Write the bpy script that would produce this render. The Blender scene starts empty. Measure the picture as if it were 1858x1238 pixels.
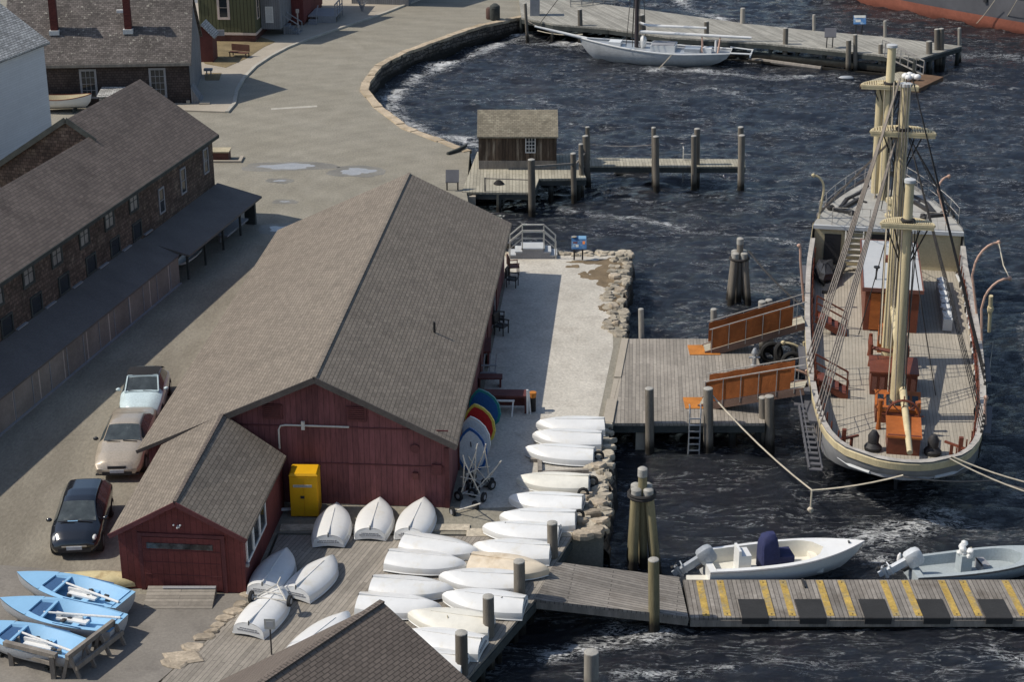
import bpy, math, random
import numpy as np
from mathutils import Vector, Matrix
random.seed(7); rng = np.random.default_rng(5)
R = math.radians
scene = bpy.context.scene
# ---------------------------------------------------------------- camera
CAM_H, PITCH, FOC = 30.5, R(22.0), 3150.0           # metres, down tilt, focal length in 1858-px units
cam_d = bpy.data.cameras.new("camera"); cam_d.sensor_width = 36.0
cam_d.lens = 36.0 * FOC / 1858.0; cam_d.clip_end = 3000; cam_d.clip_start = 1.0
cam = bpy.data.objects.new("camera", cam_d); scene.collection.objects.link(cam)
cam.location = (0, 0, CAM_H); cam.rotation_euler = (R(90) - PITCH, 0, 0)
scene.camera = cam
# ---------------------------------------------------------------- sky, sun, exposure
SUN_EL, SUN_AZ = R(47.5), R(270)                      # light comes from the left
world = bpy.data.worlds.new("World"); scene.world = world; world.use_nodes = True
wn = world.node_tree; wn.nodes.clear()
sky = wn.nodes.new("ShaderNodeTexSky"); sky.sky_type = 'NISHITA'; sky.sun_disc = False
sky.sun_elevation = SUN_EL; sky.sun_rotation = SUN_AZ
bg = wn.nodes.new("ShaderNodeBackground"); bg.inputs[1].default_value = 0.10
wo = wn.nodes.new("ShaderNodeOutputWorld")
wn.links.new(sky.outputs[0], bg.inputs[0]); wn.links.new(bg.outputs[0], wo.inputs[0])
sun_d = bpy.data.lights.new("sun", 'SUN'); sun_d.energy = 3.3; sun_d.angle = R(0.5); sun_d.color = (1.0, 0.94, 0.84)
sun = bpy.data.objects.new("sun", sun_d); scene.collection.objects.link(sun)
to_sun = Vector((math.cos(SUN_EL) * math.sin(R(269)), math.cos(SUN_EL) * math.cos(R(269)), math.sin(SUN_EL)))
sun.rotation_euler = to_sun.to_track_quat('Z', 'Y').to_euler(); sun.location = (-60, 60, 60)
scene.view_settings.view_transform = 'Standard'; scene.view_settings.look = 'None'
scene.view_settings.gamma = 1.0; scene.view_settings.exposure = 0.27

# ---------------------------------------------------------------- pixel -> place (survey of the photograph)
GZ = 1.3                                             # height of the quay above the water
def ray(px, py):
    x = (px - 929) / FOC; y = -(py - 619) / FOC
    return Vector((x, math.cos(PITCH) + y * math.sin(PITCH), -math.sin(PITCH) + y * math.cos(PITCH)))
def G(px, py, z=GZ):
    d = ray(px, py); t = (z - CAM_H) / d.z
    return Vector((d.x * t, d.y * t, z))
def AY(px, py, Y):
    d = ray(px, py); t = Y / d.y
    return Vector((d.x * t, Y, CAM_H + d.z * t))
def azpx(a, b, z=GZ):
    p, q = G(*a, z), G(*b, z)
    return math.atan2(q.x - p.x, q.y - p.y)
def frame(o, rz=0.0):
    return Matrix.Translation(Vector(o)) @ Matrix.Rotation(rz, 4, 'Z')

# ---------------------------------------------------------------- materials
MATS = {}
def mk(name, col, rough=.75, var=.22, scale=1.2, fine=14., fvar=.18, pat=None, bump=.25, spec=.35, metal=0.,
       col2=None, thr=.6, sc2=.8, soft=.08, world=False, rand=0., coat=0., wet=False, stretch=(1, 1, 1)):
    """pat=(brick width, row height, mortar size, mortar darkness, jitter, rotation, offset) in metres on UV"""
    m = bpy.data.materials.new(name); m.use_nodes = True; nt = m.node_tree; N = nt.nodes; L = nt.links
    b = N["Principled BSDF"]
    b.inputs["Roughness"].default_value = rough; b.inputs["Metallic"].default_value = metal
    b.inputs["Specular IOR Level"].default_value = spec
    if coat: b.inputs["Coat Weight"].default_value = coat
    tc = N.new("ShaderNodeTexCoord"); geo = N.new("ShaderNodeNewGeometry")
    mp = N.new("ShaderNodeMapping"); mp.inputs["Scale"].default_value = stretch
    L.new(geo.outputs["Position"] if world else tc.outputs["Object"], mp.inputs[0]); co = mp.outputs[0]
    if rand:                                          # every copy gets its own stains
        oi_ = N.new("ShaderNodeObjectInfo"); vm = N.new("ShaderNodeVectorMath"); vm.operation = 'SCALE'; vm.inputs[0].default_value = (37, 53, 71); L.new(oi_.outputs["Random"], vm.inputs["Scale"])
        va = N.new("ShaderNodeVectorMath"); va.operation = 'ADD'; L.new(mp.outputs[0], va.inputs[0]); L.new(vm.outputs[0], va.inputs[1]); co = va.outputs[0]
    def noise(s, det=5, rg=.6):
        n = N.new("ShaderNodeTexNoise"); n.inputs["Scale"].default_value = s; n.inputs["Detail"].default_value = det
        n.inputs["Roughness"].default_value = rg; L.new(co, n.inputs["Vector"]); return n
    def mix(a, bb, fac, mode='MIX'):
        x = N.new("ShaderNodeMix"); x.data_type = 'RGBA'; x.blend_type = mode
        for sock, v in ((x.inputs[0], fac), (x.inputs[6], a), (x.inputs[7], bb)):
            if hasattr(v, "is_linked"): L.new(v, sock)
            elif isinstance(v, (int, float)): sock.default_value = v
            else: sock.default_value = (*v, 1)
        return x.outputs[2]
    def ramp(n, lo, hi, a, bb):
        r = N.new("ShaderNodeMapRange"); r.inputs[1].default_value = lo; r.inputs[2].default_value = hi
        r.inputs[3].default_value = a; r.inputs[4].default_value = bb; L.new(n, r.inputs[0]); return r.outputs[0]
    n1 = noise(scale); n2 = noise(fine, 4, .7)
    c = mix(tuple(x * (1 - var) for x in col), tuple(min(1, x * (1 + var)) for x in col), ramp(n1.outputs[0], .3, .7, 0, 1))
    if col2:
        n3 = noise(sc2, 6, .65); c = mix(c, col2, ramp(n3.outputs[0], thr - soft, thr + soft, 0, 1))
    f2 = ramp(n2.outputs[0], .25, .75, 1 - fvar, 1 + fvar)
    cc = N.new("ShaderNodeCombineColor"); [L.new(f2, cc.inputs[i]) for i in range(3)]
    c = mix(c, cc.outputs[0], 1.0, 'MULTIPLY')
    h = n2.outputs[0]
    if pat:
        bw, rh, mo, md, jit, rot, off = pat
        um = N.new("ShaderNodeMapping"); um.inputs["Rotation"].default_value[2] = rot; L.new(tc.outputs["UV"], um.inputs[0])
        br = N.new("ShaderNodeTexBrick"); br.offset = off; br.squash = 1.0
        br.inputs["Scale"].default_value = 1; br.inputs["Brick Width"].default_value = bw; br.inputs["Row Height"].default_value = rh
        br.inputs["Mortar Size"].default_value = mo; br.inputs["Mortar Smooth"].default_value = .2; br.inputs["Bias"].default_value = 0
        br.inputs["Color1"].default_value = (1 - jit, 1 - jit, 1 - jit, 1); br.inputs["Color2"].default_value = (1 + jit, 1 + jit, 1 + jit, 1)
        br.inputs["Mortar"].default_value = (md, md, md, 1); L.new(um.outputs[0], br.inputs["Vector"])
        c = mix(c, br.outputs["Color"], 1.0, 'MULTIPLY')
        mm = N.new("ShaderNodeMath"); mm.operation = 'MULTIPLY_ADD'; L.new(br.outputs["Fac"], mm.inputs[0]); mm.inputs[1].default_value = -1.2
        L.new(n2.outputs[0], mm.inputs[2]); h = mm.outputs[0]
    if rand:
        oi = N.new("ShaderNodeObjectInfo"); rr = ramp(oi.outputs["Random"], 0, 1, 1 - rand, 1 + rand)
        c2 = N.new("ShaderNodeCombineColor"); [L.new(rr, c2.inputs[i]) for i in range(3)]
        c = mix(c, c2.outputs[0], 1.0, 'MULTIPLY')
    if wet:                                           # weed and wet stain near the water line
        sp = N.new("ShaderNodeSeparateXYZ"); L.new(geo.outputs["Position"], sp.inputs[0])
        nn = noise(5.); ad = N.new("ShaderNodeMath"); ad.operation = 'MULTIPLY_ADD'; L.new(nn.outputs[0], ad.inputs[0]); ad.inputs[1].default_value = -.5
        L.new(sp.outputs[2], ad.inputs[2]); c = mix((.018, .015, .011), c, ramp(ad.outputs[0], .05, .45, 0, 1))
    L.new(c, b.inputs["Base Color"])
    if bump:
        bp = N.new("ShaderNodeBump"); bp.inputs["Strength"].default_value = bump; bp.inputs["Distance"].default_value = .04
        L.new(h, bp.inputs["Height"]); L.new(bp.outputs[0], b.inputs["Normal"])
    MATS[name] = m; return m
SH = lambda w=.3, h=.15, md=.45, j=.14: (w, h, .018, md, j, 0, .5)
mk("roof_brown", (.198, .166, .132), .9, .12, .7, 9, .18, (.33, .15, .014, .5, .13, 0, .5), col2=(.228, .192, .152), thr=.56, sc2=1.6, soft=.14)
mk("roof_near", (.155, .125, .103), .9, .10, .7, 9, .12, (.24, .11, .013, .38, .12, 0, .5))
mk("roof_dull", (.165, .130, .108), .9, .14, .6, 10, .18, (.35, .17, .014, .55, .14, 0, .5), col2=(.115, .09, .075), thr=.62, sc2=.55, soft=.12)
mk("roof_old", (.125, .108, .097), .95, .25, .8, 9, .35, (.28, .16, .014, .5, .3, 0, .5), col2=(.36, .34, .28), thr=.645, sc2=4.5, soft=.05)
mk("roof_pale", (.42, .41, .385), .9, .2, .6, 8, .3, (.3, .16, .02, .35, .3, 0, .5))
mk("roof_shed", (.235, .205, .150), .95, .2, .7, 9, .2, (.25, .13, .014, .6, .22, 0, .5), col2=(.33, .3, .22), thr=.62, sc2=2.2)
mk("roof_felt", (.14, .125, .115), .95, .15, .5, 12, .2)
mk("cedar_wall", (.105, .074, .058), .9, .3, .6, 6, .3, (.22, .17, .014, .4, .35, 0, .5), col2=(.19, .145, .11), thr=.6, sc2=1.3)
mk("cedar_house", (.062, .048, .044), .9, .2, .6, 6, .2, (.24, .17, .014, .4, .25, 0, .5))
mk("old_boards", (.085, .060, .042), .9, .4, .5, 4, .3, (9, .2, .012, .3, .4, R(90), 0), col2=(.24, .2, .15), thr=.6, sc2=.9, stretch=(4, 4, .5))
mk("red_boards", (.165, .060, .060), .85, .24, .6, 5, .28, (9, .2, .010, .55, .10, R(90), 0), stretch=(2, 2, .4))
mk("red_bright", (.160, .042, .037), .8, .18, .6, 5, .2, (9, .2, .010, .55, .10, R(90), 0))
mk("red_trim", (.115, .034, .034), .7)
mk("brown_red", (.115, .036, .032), .7)
mk("green_boards", (.105, .105, .055), .8, .1, .6, 6, .1, (9, .28, .03, .4, .05, R(90), 0))
mk("white_boards", (.62, .63, .64), .7, .05, .6, 6, .06, (9, .14, .008, .8, .03, 0, 0))
mk("grey_boards", (.20, .20, .205), .85, .15, .6, 6, .15, (9, .18, .012, .5, .1, R(90), 0))
mk("pale_panel", (.26, .225, .195), .85, .2, .6, 6, .15, (9, 2.2, .05, 1.9, .15, R(90), 0))
mk("brick_red", (.125, .055, .044), .9, .2, 2, 12, .2, (.22, .08, .012, .8, .2, 0, .5))
mk("brick_dark", (.115, .032, .026), .9, .2, 2, 12, .2, (.22, .08, .012, .8, .2, 0, .5))
mk("trim_pink", (.62, .50, .42), .6, .05)
mk("rake_dark", (.095, .08, .07), .8)
mk("trim_white", (.70, .69, .66), .6, .06)
mk("trim_grey", (.28, .28, .29), .7, .1)
mk("flashing", (.6, .6, .58), .4, .1)
mk("glass_dark", (.025, .03, .035), .08, .1, bump=0, spec=.6)
mk("glass_sky_reflect", (.13, .13, .125), .15, .6, 1.4, 6, .2, bump=0, spec=.6, col2=(.03, .028, .027), thr=.5, sc2=1.8)  # pale mottling paints the sky's reflection into the glazing
mk("canoe_yellow", (.56, .47, .26), .5, .15, 1.3, 6, .1, col2=(.40, .30, .15), thr=.6, sc2=2.2)
mk("mat_orange", (.46, .17, .03), .8)
mk("glass_car", (.055, .065, .065), .06, .3, 2.5, 5, .1, bump=0, spec=.7, col2=(.16, .17, .16), thr=.62, sc2=2.0)  # pale grey blotches paint dash reflections into the car glass
mk("boulder_tan", (.36, .30, .225), .95, .3, 1.6, 8, .3, rand=.2, bump=.6)
mk("pane_pale", (.22, .215, .20), .3, .3, 1.5)
mk("mast_dark", (.05, .04, .042), .6)
mk("sloop_hull", (.46, .47, .47), .6, .14, .9, 5, .12)
mk("bin_brown", (.09, .05, .04), .8)
mk("bench_rust", (.10, .045, .032), .8)
mk("float_brown", (.14, .085, .05), .85, .3, 1, 6, .2)
mk("hull_shade_grey", (.42, .44, .46), .5, .08)  # hull greyed so the shade on its sides is in the colour
mk("beam_brown", (.16, .10, .075), .85, .2)
mk("lane_gravel", (.215, .190, .148), .95, .14, .5, 10, .26, col2=(.27, .245, .195), thr=.6, sc2=.5, soft=.15, world=True, bump=.35, stretch=(1, .4, 1))
mk("gravel", (.262, .240, .192), .95, .09, .5, 10, .26, col2=(.225, .204, .158), thr=.56, sc2=.3, soft=.2, world=True, bump=.35, stretch=(.95, .5, 1))
gm_ = MATS["gravel"].node_tree
for n_ in gm_.nodes:                                 # let the broad patches swirl like tyre sweeps
    if n_.type == 'TEX_NOISE' and n_.inputs["Scale"].default_value < 1: n_.inputs["Distortion"].default_value = 1.6
g_g = gm_.nodes.new("ShaderNodeNewGeometry"); b_g = gm_.nodes["Principled BSDF"]; src_ = b_g.inputs["Base Color"].links[0].from_socket
for cx_, cy_, sc_, am_ in ((-16, 114, .10, .035), (-45, 55, .14, .035), (-2, 92, .25, .03)):     # worn tyre sweeps
    mpg = gm_.nodes.new("ShaderNodeMapping"); mpg.inputs["Location"].default_value = (-cx_, -cy_, 0); gm_.links.new(g_g.outputs["Position"], mpg.inputs[0])
    wv_ = gm_.nodes.new("ShaderNodeTexWave"); wv_.wave_type = 'RINGS'; wv_.rings_direction = 'Z'; wv_.inputs["Scale"].default_value = sc_; wv_.inputs["Distortion"].default_value = 4; wv_.inputs["Detail"].default_value = 5; wv_.inputs["Detail Scale"].default_value = 1.4; wv_.inputs["Detail Roughness"].default_value = .7; gm_.links.new(mpg.outputs[0], wv_.inputs[0])
    mr_ = gm_.nodes.new("ShaderNodeMapRange"); mr_.inputs[3].default_value = 1 - am_; mr_.inputs[4].default_value = 1 + am_; gm_.links.new(wv_.outputs["Fac"], mr_.inputs[0])
    cc_ = gm_.nodes.new("ShaderNodeCombineColor"); [gm_.links.new(mr_.outputs[0], cc_.inputs[k]) for k in range(3)]
    mm_ = gm_.nodes.new("ShaderNodeMix"); mm_.data_type = 'RGBA'; mm_.blend_type = 'MULTIPLY'; mm_.inputs[0].default_value = 1; gm_.links.new(src_, mm_.inputs[6]); gm_.links.new(cc_.outputs[0], mm_.inputs[7]); src_ = mm_.outputs[2]
gm_.links.new(src_, b_g.inputs["Base Color"])
mk("yard", (.50, .465, .40), .95, .12, .5, 9, .28, col2=(.40, .365, .31), thr=.6, sc2=.9, soft=.12, world=True, bump=.5)
mk("dirt", (.17, .125, .075), .95, .3, 1.2, 10, .3, world=True, bump=.4)
mk("asphalt", (.215, .195, .168), .95, .16, .5, 10, .18, col2=(.15, .135, .118), thr=.62, sc2=.8, soft=.1, world=True, bump=.3)
mk("concrete", (.37, .325, .26), .9, .1, .6, 8, .12, world=True)
mk("kerb_stone", (.42, .39, .33), .9, .15, 1.0, 8, .15, world=True)
mk("lawn_dry", (.21, .16, .085), .95, .25, .8, 14, .3, world=True, bump=.6)
mk("puddle", (.34, .325, .30), .12, .1, bump=0, spec=.9)  # pale base colour paints in the bright sky that puddles mirror
mk("wet_gravel", (.20, .185, .155), .55, .2, .5, 9, .2, world=True)
mk("coping", (.46, .37, .26), .9, .25, .7, 6, .25, col2=(.33, .26, .17), thr=.58, sc2=.6, world=True, bump=.4)
mk("wall_stone", (.15, .125, .10), .95, .4, 1.0, 5, .35, (.55, .3, .05, .3, .4, 0, .4), bump=.8, wet=True)
mk("rubble", (.40, .35, .27), .95, .3, 1.6, 8, .3, rand=.25, bump=.6)
mk("planks_along", (.275, .245, .205), .9, .2, .5, 7, .2, (3.6, .15, .008, .35, .17, 0, .37), stretch=(1, 1, 1))
mk("planks_across", (.285, .255, .215), .9, .2, .5, 7, .2, (3.6, .15, .009, .35, .17, R(90), .37))
mk("planks_grey", (.245, .22, .19), .9, .3, .5, 7, .2, (3.6, .15, .012, .28, .18, R(90), .37), col2=(.13, .11, .09), thr=.62, sc2=.9, soft=.12)
mk("planks_pale", (.36, .33, .255), .9, .15, .5, 7, .2, (3.6, .19, .012, .35, .16, R(90), .37))
mk("planks_wharf", (.30, .285, .245), .9, .2, .3, 5, .2, (5, .25, .014, .45, .2, R(90), .37))
mk("timber_grey", (.23, .205, .175), .9, .25, 1.5, 12, .2, stretch=(3, 3, .4))
mk("timber_dark", (.055, .06, .055), .9, .3, 1.5, 8, .2, wet=True)
mk("pile_wood", (.165, .145, .118), .9, .28, 1.2, 10, .25, wet=True, stretch=(4, 4, .5), rand=.18)
mk("pile_pale", (.31, .285, .245), .9, .2, 1.2, 10, .25, wet=True, stretch=(4, 4, .5), rand=.12)
mk("pile_green", (.24, .205, .115), .9, .35, .8, 10, .25, wet=True, stretch=(4, 4, .35), rand=.12)
mk("pile_cap", (.34, .325, .29), .9, .2, 4, 20, .2)
mk("gel_white", (.73, .725, .70), .33, .04, 1, 5, .04, rand=.05, bump=.03, spec=.5, coat=.2, col2=(.66, .62, .53), thr=.66, sc2=1.3, soft=.10)
mk("gel_cream", (.72, .69, .60), .5, .08, 1, 5, .06, bump=.05)
mk("gel_stained", (.68, .58, .44), .6, .12, 1.3, 5, .06, col2=(.5, .38, .24), thr=.64, sc2=1.6, soft=.12, bump=.05)
mk("gel_offwhite", (.72, .72, .70), .4, .04, 1, 5, .03, bump=.03)  # even off-white gel coat
mk("skeg_shadow", (.05, .05, .05), .6)  # near-black tone painting the shadow slot at the skeg
mk("blue_paint", (.27, .50, .72), .45, .05, 1, 6, .04, bump=.04)
mk("blue_inner", (.20, .40, .62), .5, .06, 1, 6, .05, bump=.04)
mk("blue_deep", (.05, .12, .25), .6, .1)
mk("yellow_paint", (.70, .37, .010), .45, .06, 1, 6, .05, bump=.03)
mk("orange_paint", (.75, .22, .04), .6)
mk("varnish", (.36, .105, .025), .4, .2, 1.2, 6, .15, stretch=(1, 1, 4))
mk("varnish_dark", (.15, .042, .022), .45, .2, 1.2, 6, .15)
mk("canvas_orange", (.27, .082, .020), .8, .2, 1.0, 4, .12, bump=.4)
mk("mast_cream", (.55, .46, .28), .6, .14, .8, 8, .12, stretch=(3, 3, .5), col2=(.40, .27, .13), thr=.68, sc2=1.8, soft=.08)
mk("mast_rust", (.55, .44, .26), .6, .15, .8, 8, .08, col2=(.38, .19, .06), thr=.63, sc2=2.5)
mk("hull_grey", (.215, .215, .215), .6, .1, .5, 4, .1, bump=.1)
mk("hull_black", (.035, .035, .038), .5, .1)
mk("hull_dark", (.105, .105, .115), .6, .15, .3, 2, .12)
mk("boot_red", (.36, .125, .08), .7, .15, .6, 4, .15)
mk("ship_deck", (.36, .325, .265), .85, .1, .5, 6, .1, (7, .14, .010, .55, .07, R(90), .37))
mk("plate_grey", (.37, .36, .33), .75, .12, .7, 5, .12, (2.4, 1.6, .012, .6, .06, 0, .5))
mk("rail_grey", (.40, .37, .33), .8, .2, 1.5, 6, .15)
mk("panel_brown", (.17, .07, .05), .7, .2)
mk("cream_wall", (.50, .43, .28), .6, .1)
mk("roof_white", (.47, .48, .48), .6, .06, .6, 4, .06)
mk("rope_pale", (.50, .44, .34), .9)
mk("rope_dark", (.035, .032, .03), .9)
mk("rope_grey", (.22, .19, .165), .9)
mk("rubber", (.02, .02, .02), .8)
mk("iron", (.035, .033, .033), .6)
mk("galv", (.42, .43, .44), .45, .15, metal=.5)
mk("metal_pale", (.55, .52, .46), .5, .1)
mk("davit_pink", (.50, .32, .24), .6, .15)
mk("engine_grey", (.33, .35, .37), .35, .08, coat=.3)
mk("engine_light", (.55, .57, .58), .35, .06, coat=.3)
mk("canvas_navy", (.025, .03, .085), .85, .2, 2, 8, .1, bump=.3)
mk("skiff_grey", (.36, .40, .41), .55, .08)
mk("pad_black", (.028, .028, .028), .85, .2)
mk("strip_yellow", (.43, .29, .075), .85, .25, 2, 10, .3, col2=(.30, .24, .13), thr=.56, sc2=3)
mk("sign_blue", (.05, .14, .30), .5, .1, col2=(.3, .38, .42), thr=.6, sc2=3.5)
mk("sign_pale", (.5, .5, .46), .6)
mk("car_black", (.012, .014, .018), .18, .05, bump=0, coat=.8, spec=.6)
mk("car_gold", (.46, .39, .30), .30, .04, bump=0, metal=.25, coat=.7)
mk("car_mint", (.56, .66, .66), .25, .03, bump=0, coat=.7)
mk("soft_top", (.018, .017, .018), .85, .1)
mk("chrome", (.7, .7, .7), .15, .05, metal=1., bump=0)
mk("lamp_glass", (.62, .62, .60), .12, .05, bump=0, spec=.6)
mk("plate_white", (.55, .58, .62), .5)
mk("board_teal", (.02, .21, .22), .4, .05)
mk("board_blue", (.02, .10, .30), .4, .05)
mk("board_yellow", (.66, .52, .09), .4, .05)
mk("board_red", (.45, .02, .02), .4, .05)
mk("board_white", (.62, .67, .70), .4, .05)
mk("boot_tan", (.42, .36, .24), .8)

# ---------------------------------------------------------------- mesh builder
COL = scene.collection
ROOT = {}
class MB:
    def __init__(s, M=None): s.v, s.f, s.mi, s.M = [], [], [], M
    def add(s, vs, fs, mi=0):
        o = len(s.v)
        s.v += [(s.M @ Vector(p)) if s.M else Vector(p) for p in vs]
        s.f += [tuple(i + o for i in f) for f in fs]; s.mi += [mi] * len(fs); return s
    def box(s, x0, x1, y0, y1, z0, z1, mi=0):
        return s.add([(x0, y0, z0), (x1, y0, z0), (x1, y1, z0), (x0, y1, z0), (x0, y0, z1), (x1, y0, z1), (x1, y1, z1), (x0, y1, z1)],
                     [(3, 2, 1, 0), (4, 5, 6, 7), (0, 1, 5, 4), (1, 2, 6, 5), (2, 3, 7, 6), (3, 0, 4, 7)], mi)
    def bar(s, p, q, w, h=None, mi=0):
        p, q = Vector(p), Vector(q); h = h or w; d = (q - p).normalized()
        a = Vector((0, 0, 1)) if abs(d.z) < .95 else Vector((0, 1, 0))
        u = d.cross(a).normalized() * w / 2; v = u.normalized().cross(d) * h / 2
        c = [(-1, -1), (1, -1), (1, 1), (-1, 1)]
        return s.add([p + u * a_ + v * b_ for a_, b_ in c] + [q + u * a_ + v * b_ for a_, b_ in c],
                     [(3, 2, 1, 0), (4, 5, 6, 7), (0, 1, 5, 4), (1, 2, 6, 5), (2, 3, 7, 6), (3, 0, 4, 7)], mi)
    def tube(s, p, q, r0, r1=None, n=8, mi=0, caps=True): return s.pipe([p, q], [r0, r0 if r1 is None else r1], n, mi, caps)
    def pipe(s, pts, r, n=6, mi=0, caps=True):
        pts = [Vector(p) for p in pts]; rs = r if isinstance(r, (list, tuple)) else [r] * len(pts)
        vs = []; up = None
        for i, p in enumerate(pts):
            d = (pts[min(i + 1, len(pts) - 1)] - pts[max(i - 1, 0)]).normalized()
            if up is None: up = Vector((0, 0, 1)) if abs(d.z) < .9 else Vector((1, 0, 0))
            u = d.cross(up).normalized(); w = u.cross(d); up = w
            vs += [p + (u * math.cos(2 * math.pi * k / n) + w * math.sin(2 * math.pi * k / n)) * rs[i] for k in range(n)]
        fs = [(i * n + k, i * n + (k + 1) % n, (i + 1) * n + (k + 1) % n, (i + 1) * n + k) for i in range(len(pts) - 1) for k in range(n)]
        if caps: fs += [tuple(range(n))[::-1], tuple(range((len(pts) - 1) * n, len(pts) * n))]
        return s.add(vs, fs, mi)
    def lathe(s, c, prof, n=12, mi=0):                # prof: (r, z) upward
        c = Vector(c); vs = [c + Vector((r * math.cos(2 * math.pi * k / n), r * math.sin(2 * math.pi * k / n), z)) for r, z in prof for k in range(n)]
        m = len(prof)
        fs = [(i * n + k, i * n + (k + 1) % n, (i + 1) * n + (k + 1) % n, (i + 1) * n + k) for i in range(m - 1) for k in range(n)]
        return s.add(vs, fs + [tuple(range(n))[::-1], tuple(range((m - 1) * n, m * n))], mi)
    def prism(s, poly, z0, z1, mi=0, mi_side=None):
        n = len(poly); vs = [(p[0], p[1], z0) for p in poly] + [(p[0], p[1], z1) for p in poly]
        s.add(vs, [tuple(range(n, 2 * n))], mi)
        return s.add(vs, [tuple(range(n))[::-1]] + [(i, (i + 1) % n, n + (i + 1) % n, n + i) for i in range(n)], mi if mi_side is None else mi_side)
    def slab(s, a, b, c, d, t, mi=0):                 # top quad with thickness t hanging straight down
        P = [Vector(p) for p in (a, b, c, d)]; Q = [p - Vector((0, 0, t)) for p in P]
        return s.add(P + Q, [(0, 1, 2, 3), (7, 6, 5, 4), (0, 4, 5, 1), (1, 5, 6, 2), (2, 6, 7, 3), (3, 7, 4, 0)], mi)
    def quadpanel(s, P, off, t=.01, mi=0):            # flat polygon pushed along its normal, with a little thickness
        P = [Vector(p) for p in P]; n = (P[1] - P[0]).cross(P[-1] - P[0]).normalized(); k = len(P)
        A = [p + n * off for p in P]; B = [p + n * (off - t) for p in P]
        return s.add(A + B, [tuple(range(k)), tuple(range(k, 2 * k))[::-1]] + [(i, k + i, k + (i + 1) % k, (i + 1) % k) for i in range(k)], mi)
    def loft(s, rings, closed=True, cap0=True, cap1=True, mi=0):
        n = len(rings[0]); vs = [p for r in rings for p in r]; k = n if closed else n - 1
        fs = [(i * n + j, i * n + (j + 1) % n, (i + 1) * n + (j + 1) % n, (i + 1) * n + j) for i in range(len(rings) - 1) for j in range(k)]
        if cap0: fs.append(tuple(range(n))[::-1])
        if cap1: fs.append(tuple(range((len(rings) - 1) * n, len(rings) * n)))
        return s.add(vs, fs, mi)
    def blob(s, c, rx, ry, rz, seed=0, n=8, m=5, j=.18, mi=0):
        rr = random.Random(seed); c = Vector(c); rings = []
        for i in range(m):
            a = -math.pi / 2 + math.pi * (i + .5) / m
            rings.append([c + Vector((math.cos(a) * math.cos(2 * math.pi * k / n) * rx, math.cos(a) * math.sin(2 * math.pi * k / n) * ry, math.sin(a) * rz)) * 1.0
                          + Vector((rr.uniform(-j, j) * rx, rr.uniform(-j, j) * ry, rr.uniform(-j, j) * rz)) for k in range(n)])
        return s.loft(rings, mi=mi)
    def slabrock(s, c, rx, ry, h, seed=0, n=8):
        rr = random.Random(seed); c = Vector(c); a0 = rr.uniform(0, 6.28); q = [rr.uniform(.72, 1.15) for _ in range(n)]; tl = (rr.uniform(-.3, .3) * h, rr.uniform(-.3, .3) * h)
        ring = lambda k, z: [c + Vector((rx * k * q[i] * math.cos(a0 + 6.283 * i / n), ry * k * q[i] * math.sin(a0 + 6.283 * i / n), z + (tl[0] * math.cos(a0 + 6.283 * i / n) + tl[1] * math.sin(a0 + 6.283 * i / n)) * (z > 0) + rr.uniform(-.12, .12) * h * (z > 0))) for i in range(n)]
        return s.loft([ring(1, -h * .6), ring(1.03, h * .45), ring(.86, h)])
    def build(s, name, mats, parent=None, smooth=False, loc=None, ang=40):
        if not isinstance(mats, (list, tuple)): mats = [mats]
        if parent is not None: W = ROOT[parent]
        else:
            if loc is None:
                xs = [p.x for p in s.v]; ys = [p.y for p in s.v]; zs = [p.z for p in s.v]
                loc = ((min(xs) + max(xs)) / 2, (min(ys) + max(ys)) / 2, min(zs))
            W = Matrix.Translation(Vector(loc))
        I = W.inverted(); vs = [I @ p for p in s.v]
        me = bpy.data.meshes.new(name); me.from_pydata([tuple(p) for p in vs], [], s.f); me.update()
        for m in mats: me.materials.append(MATS[m] if isinstance(m, str) else m)
        me.polygons.foreach_set("material_index", s.mi)
        uv = me.uv_layers.new(name="UVMap").data; Z = Vector((0, 0, 1))
        for p in me.polygons:
            n = p.normal
            if abs(n.z) > .999: u, v = Vector((1, 0, 0)), Vector((0, 1, 0))
            else: u = Z.cross(n).normalized(); v = n.cross(u)
            for li in p.loop_indices:
                q = vs[me.loops[li].vertex_index]; uv[li].uv = (q.dot(u), q.dot(v))
        if smooth:
            me.shade_smooth(); me.set_sharp_from_angle(angle=R(ang))
        o = bpy.data.objects.new(name, me); COL.objects.link(o)
        if parent is not None: o.parent = parent; ROOT[o] = W
        else: o.matrix_world = W; ROOT[o] = W
        return o
def tag(o, label=None, cat=None, group=None, kind=None):
    if label: o["label"] = label
    if cat: o["category"] = cat
    if group: o["group"] = group
    if kind: o["kind"] = kind
    return o
def thing(name, label, cat, loc, rz=0., group=None):
    o = bpy.data.objects.new(name, None); COL.objects.link(o); o.empty_display_size = .3
    o.location = loc; o.rotation_euler = (0, 0, rz); ROOT[o] = frame(loc, rz)
    return tag(o, label, cat, group)
def dup(root, loc, rz, label, group=None, tilt=None):
    r = root.copy(); COL.objects.link(r); r.location = loc; r.rotation_euler = (0, 0, rz); tag(r, label, None, group)
    if tilt: r.rotation_euler = tilt
    for ch in list(root.children):
        c = ch.copy(); COL.objects.link(c); c.parent = r
        for g in list(ch.children):
            d = g.copy(); COL.objects.link(d); d.parent = c
    return r
def struct(name, mb, mat): return tag(mb.build(name, mat), kind="structure")
def solo(name, mb, mat, label, cat, group=None, smooth=False): return tag(mb.build(name, mat, smooth=smooth), label, cat, group)
def lerp(a, b, t): return a + (b - a) * t
def itp(x, xs, ys): return float(np.interp(x, xs, ys))
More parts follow.
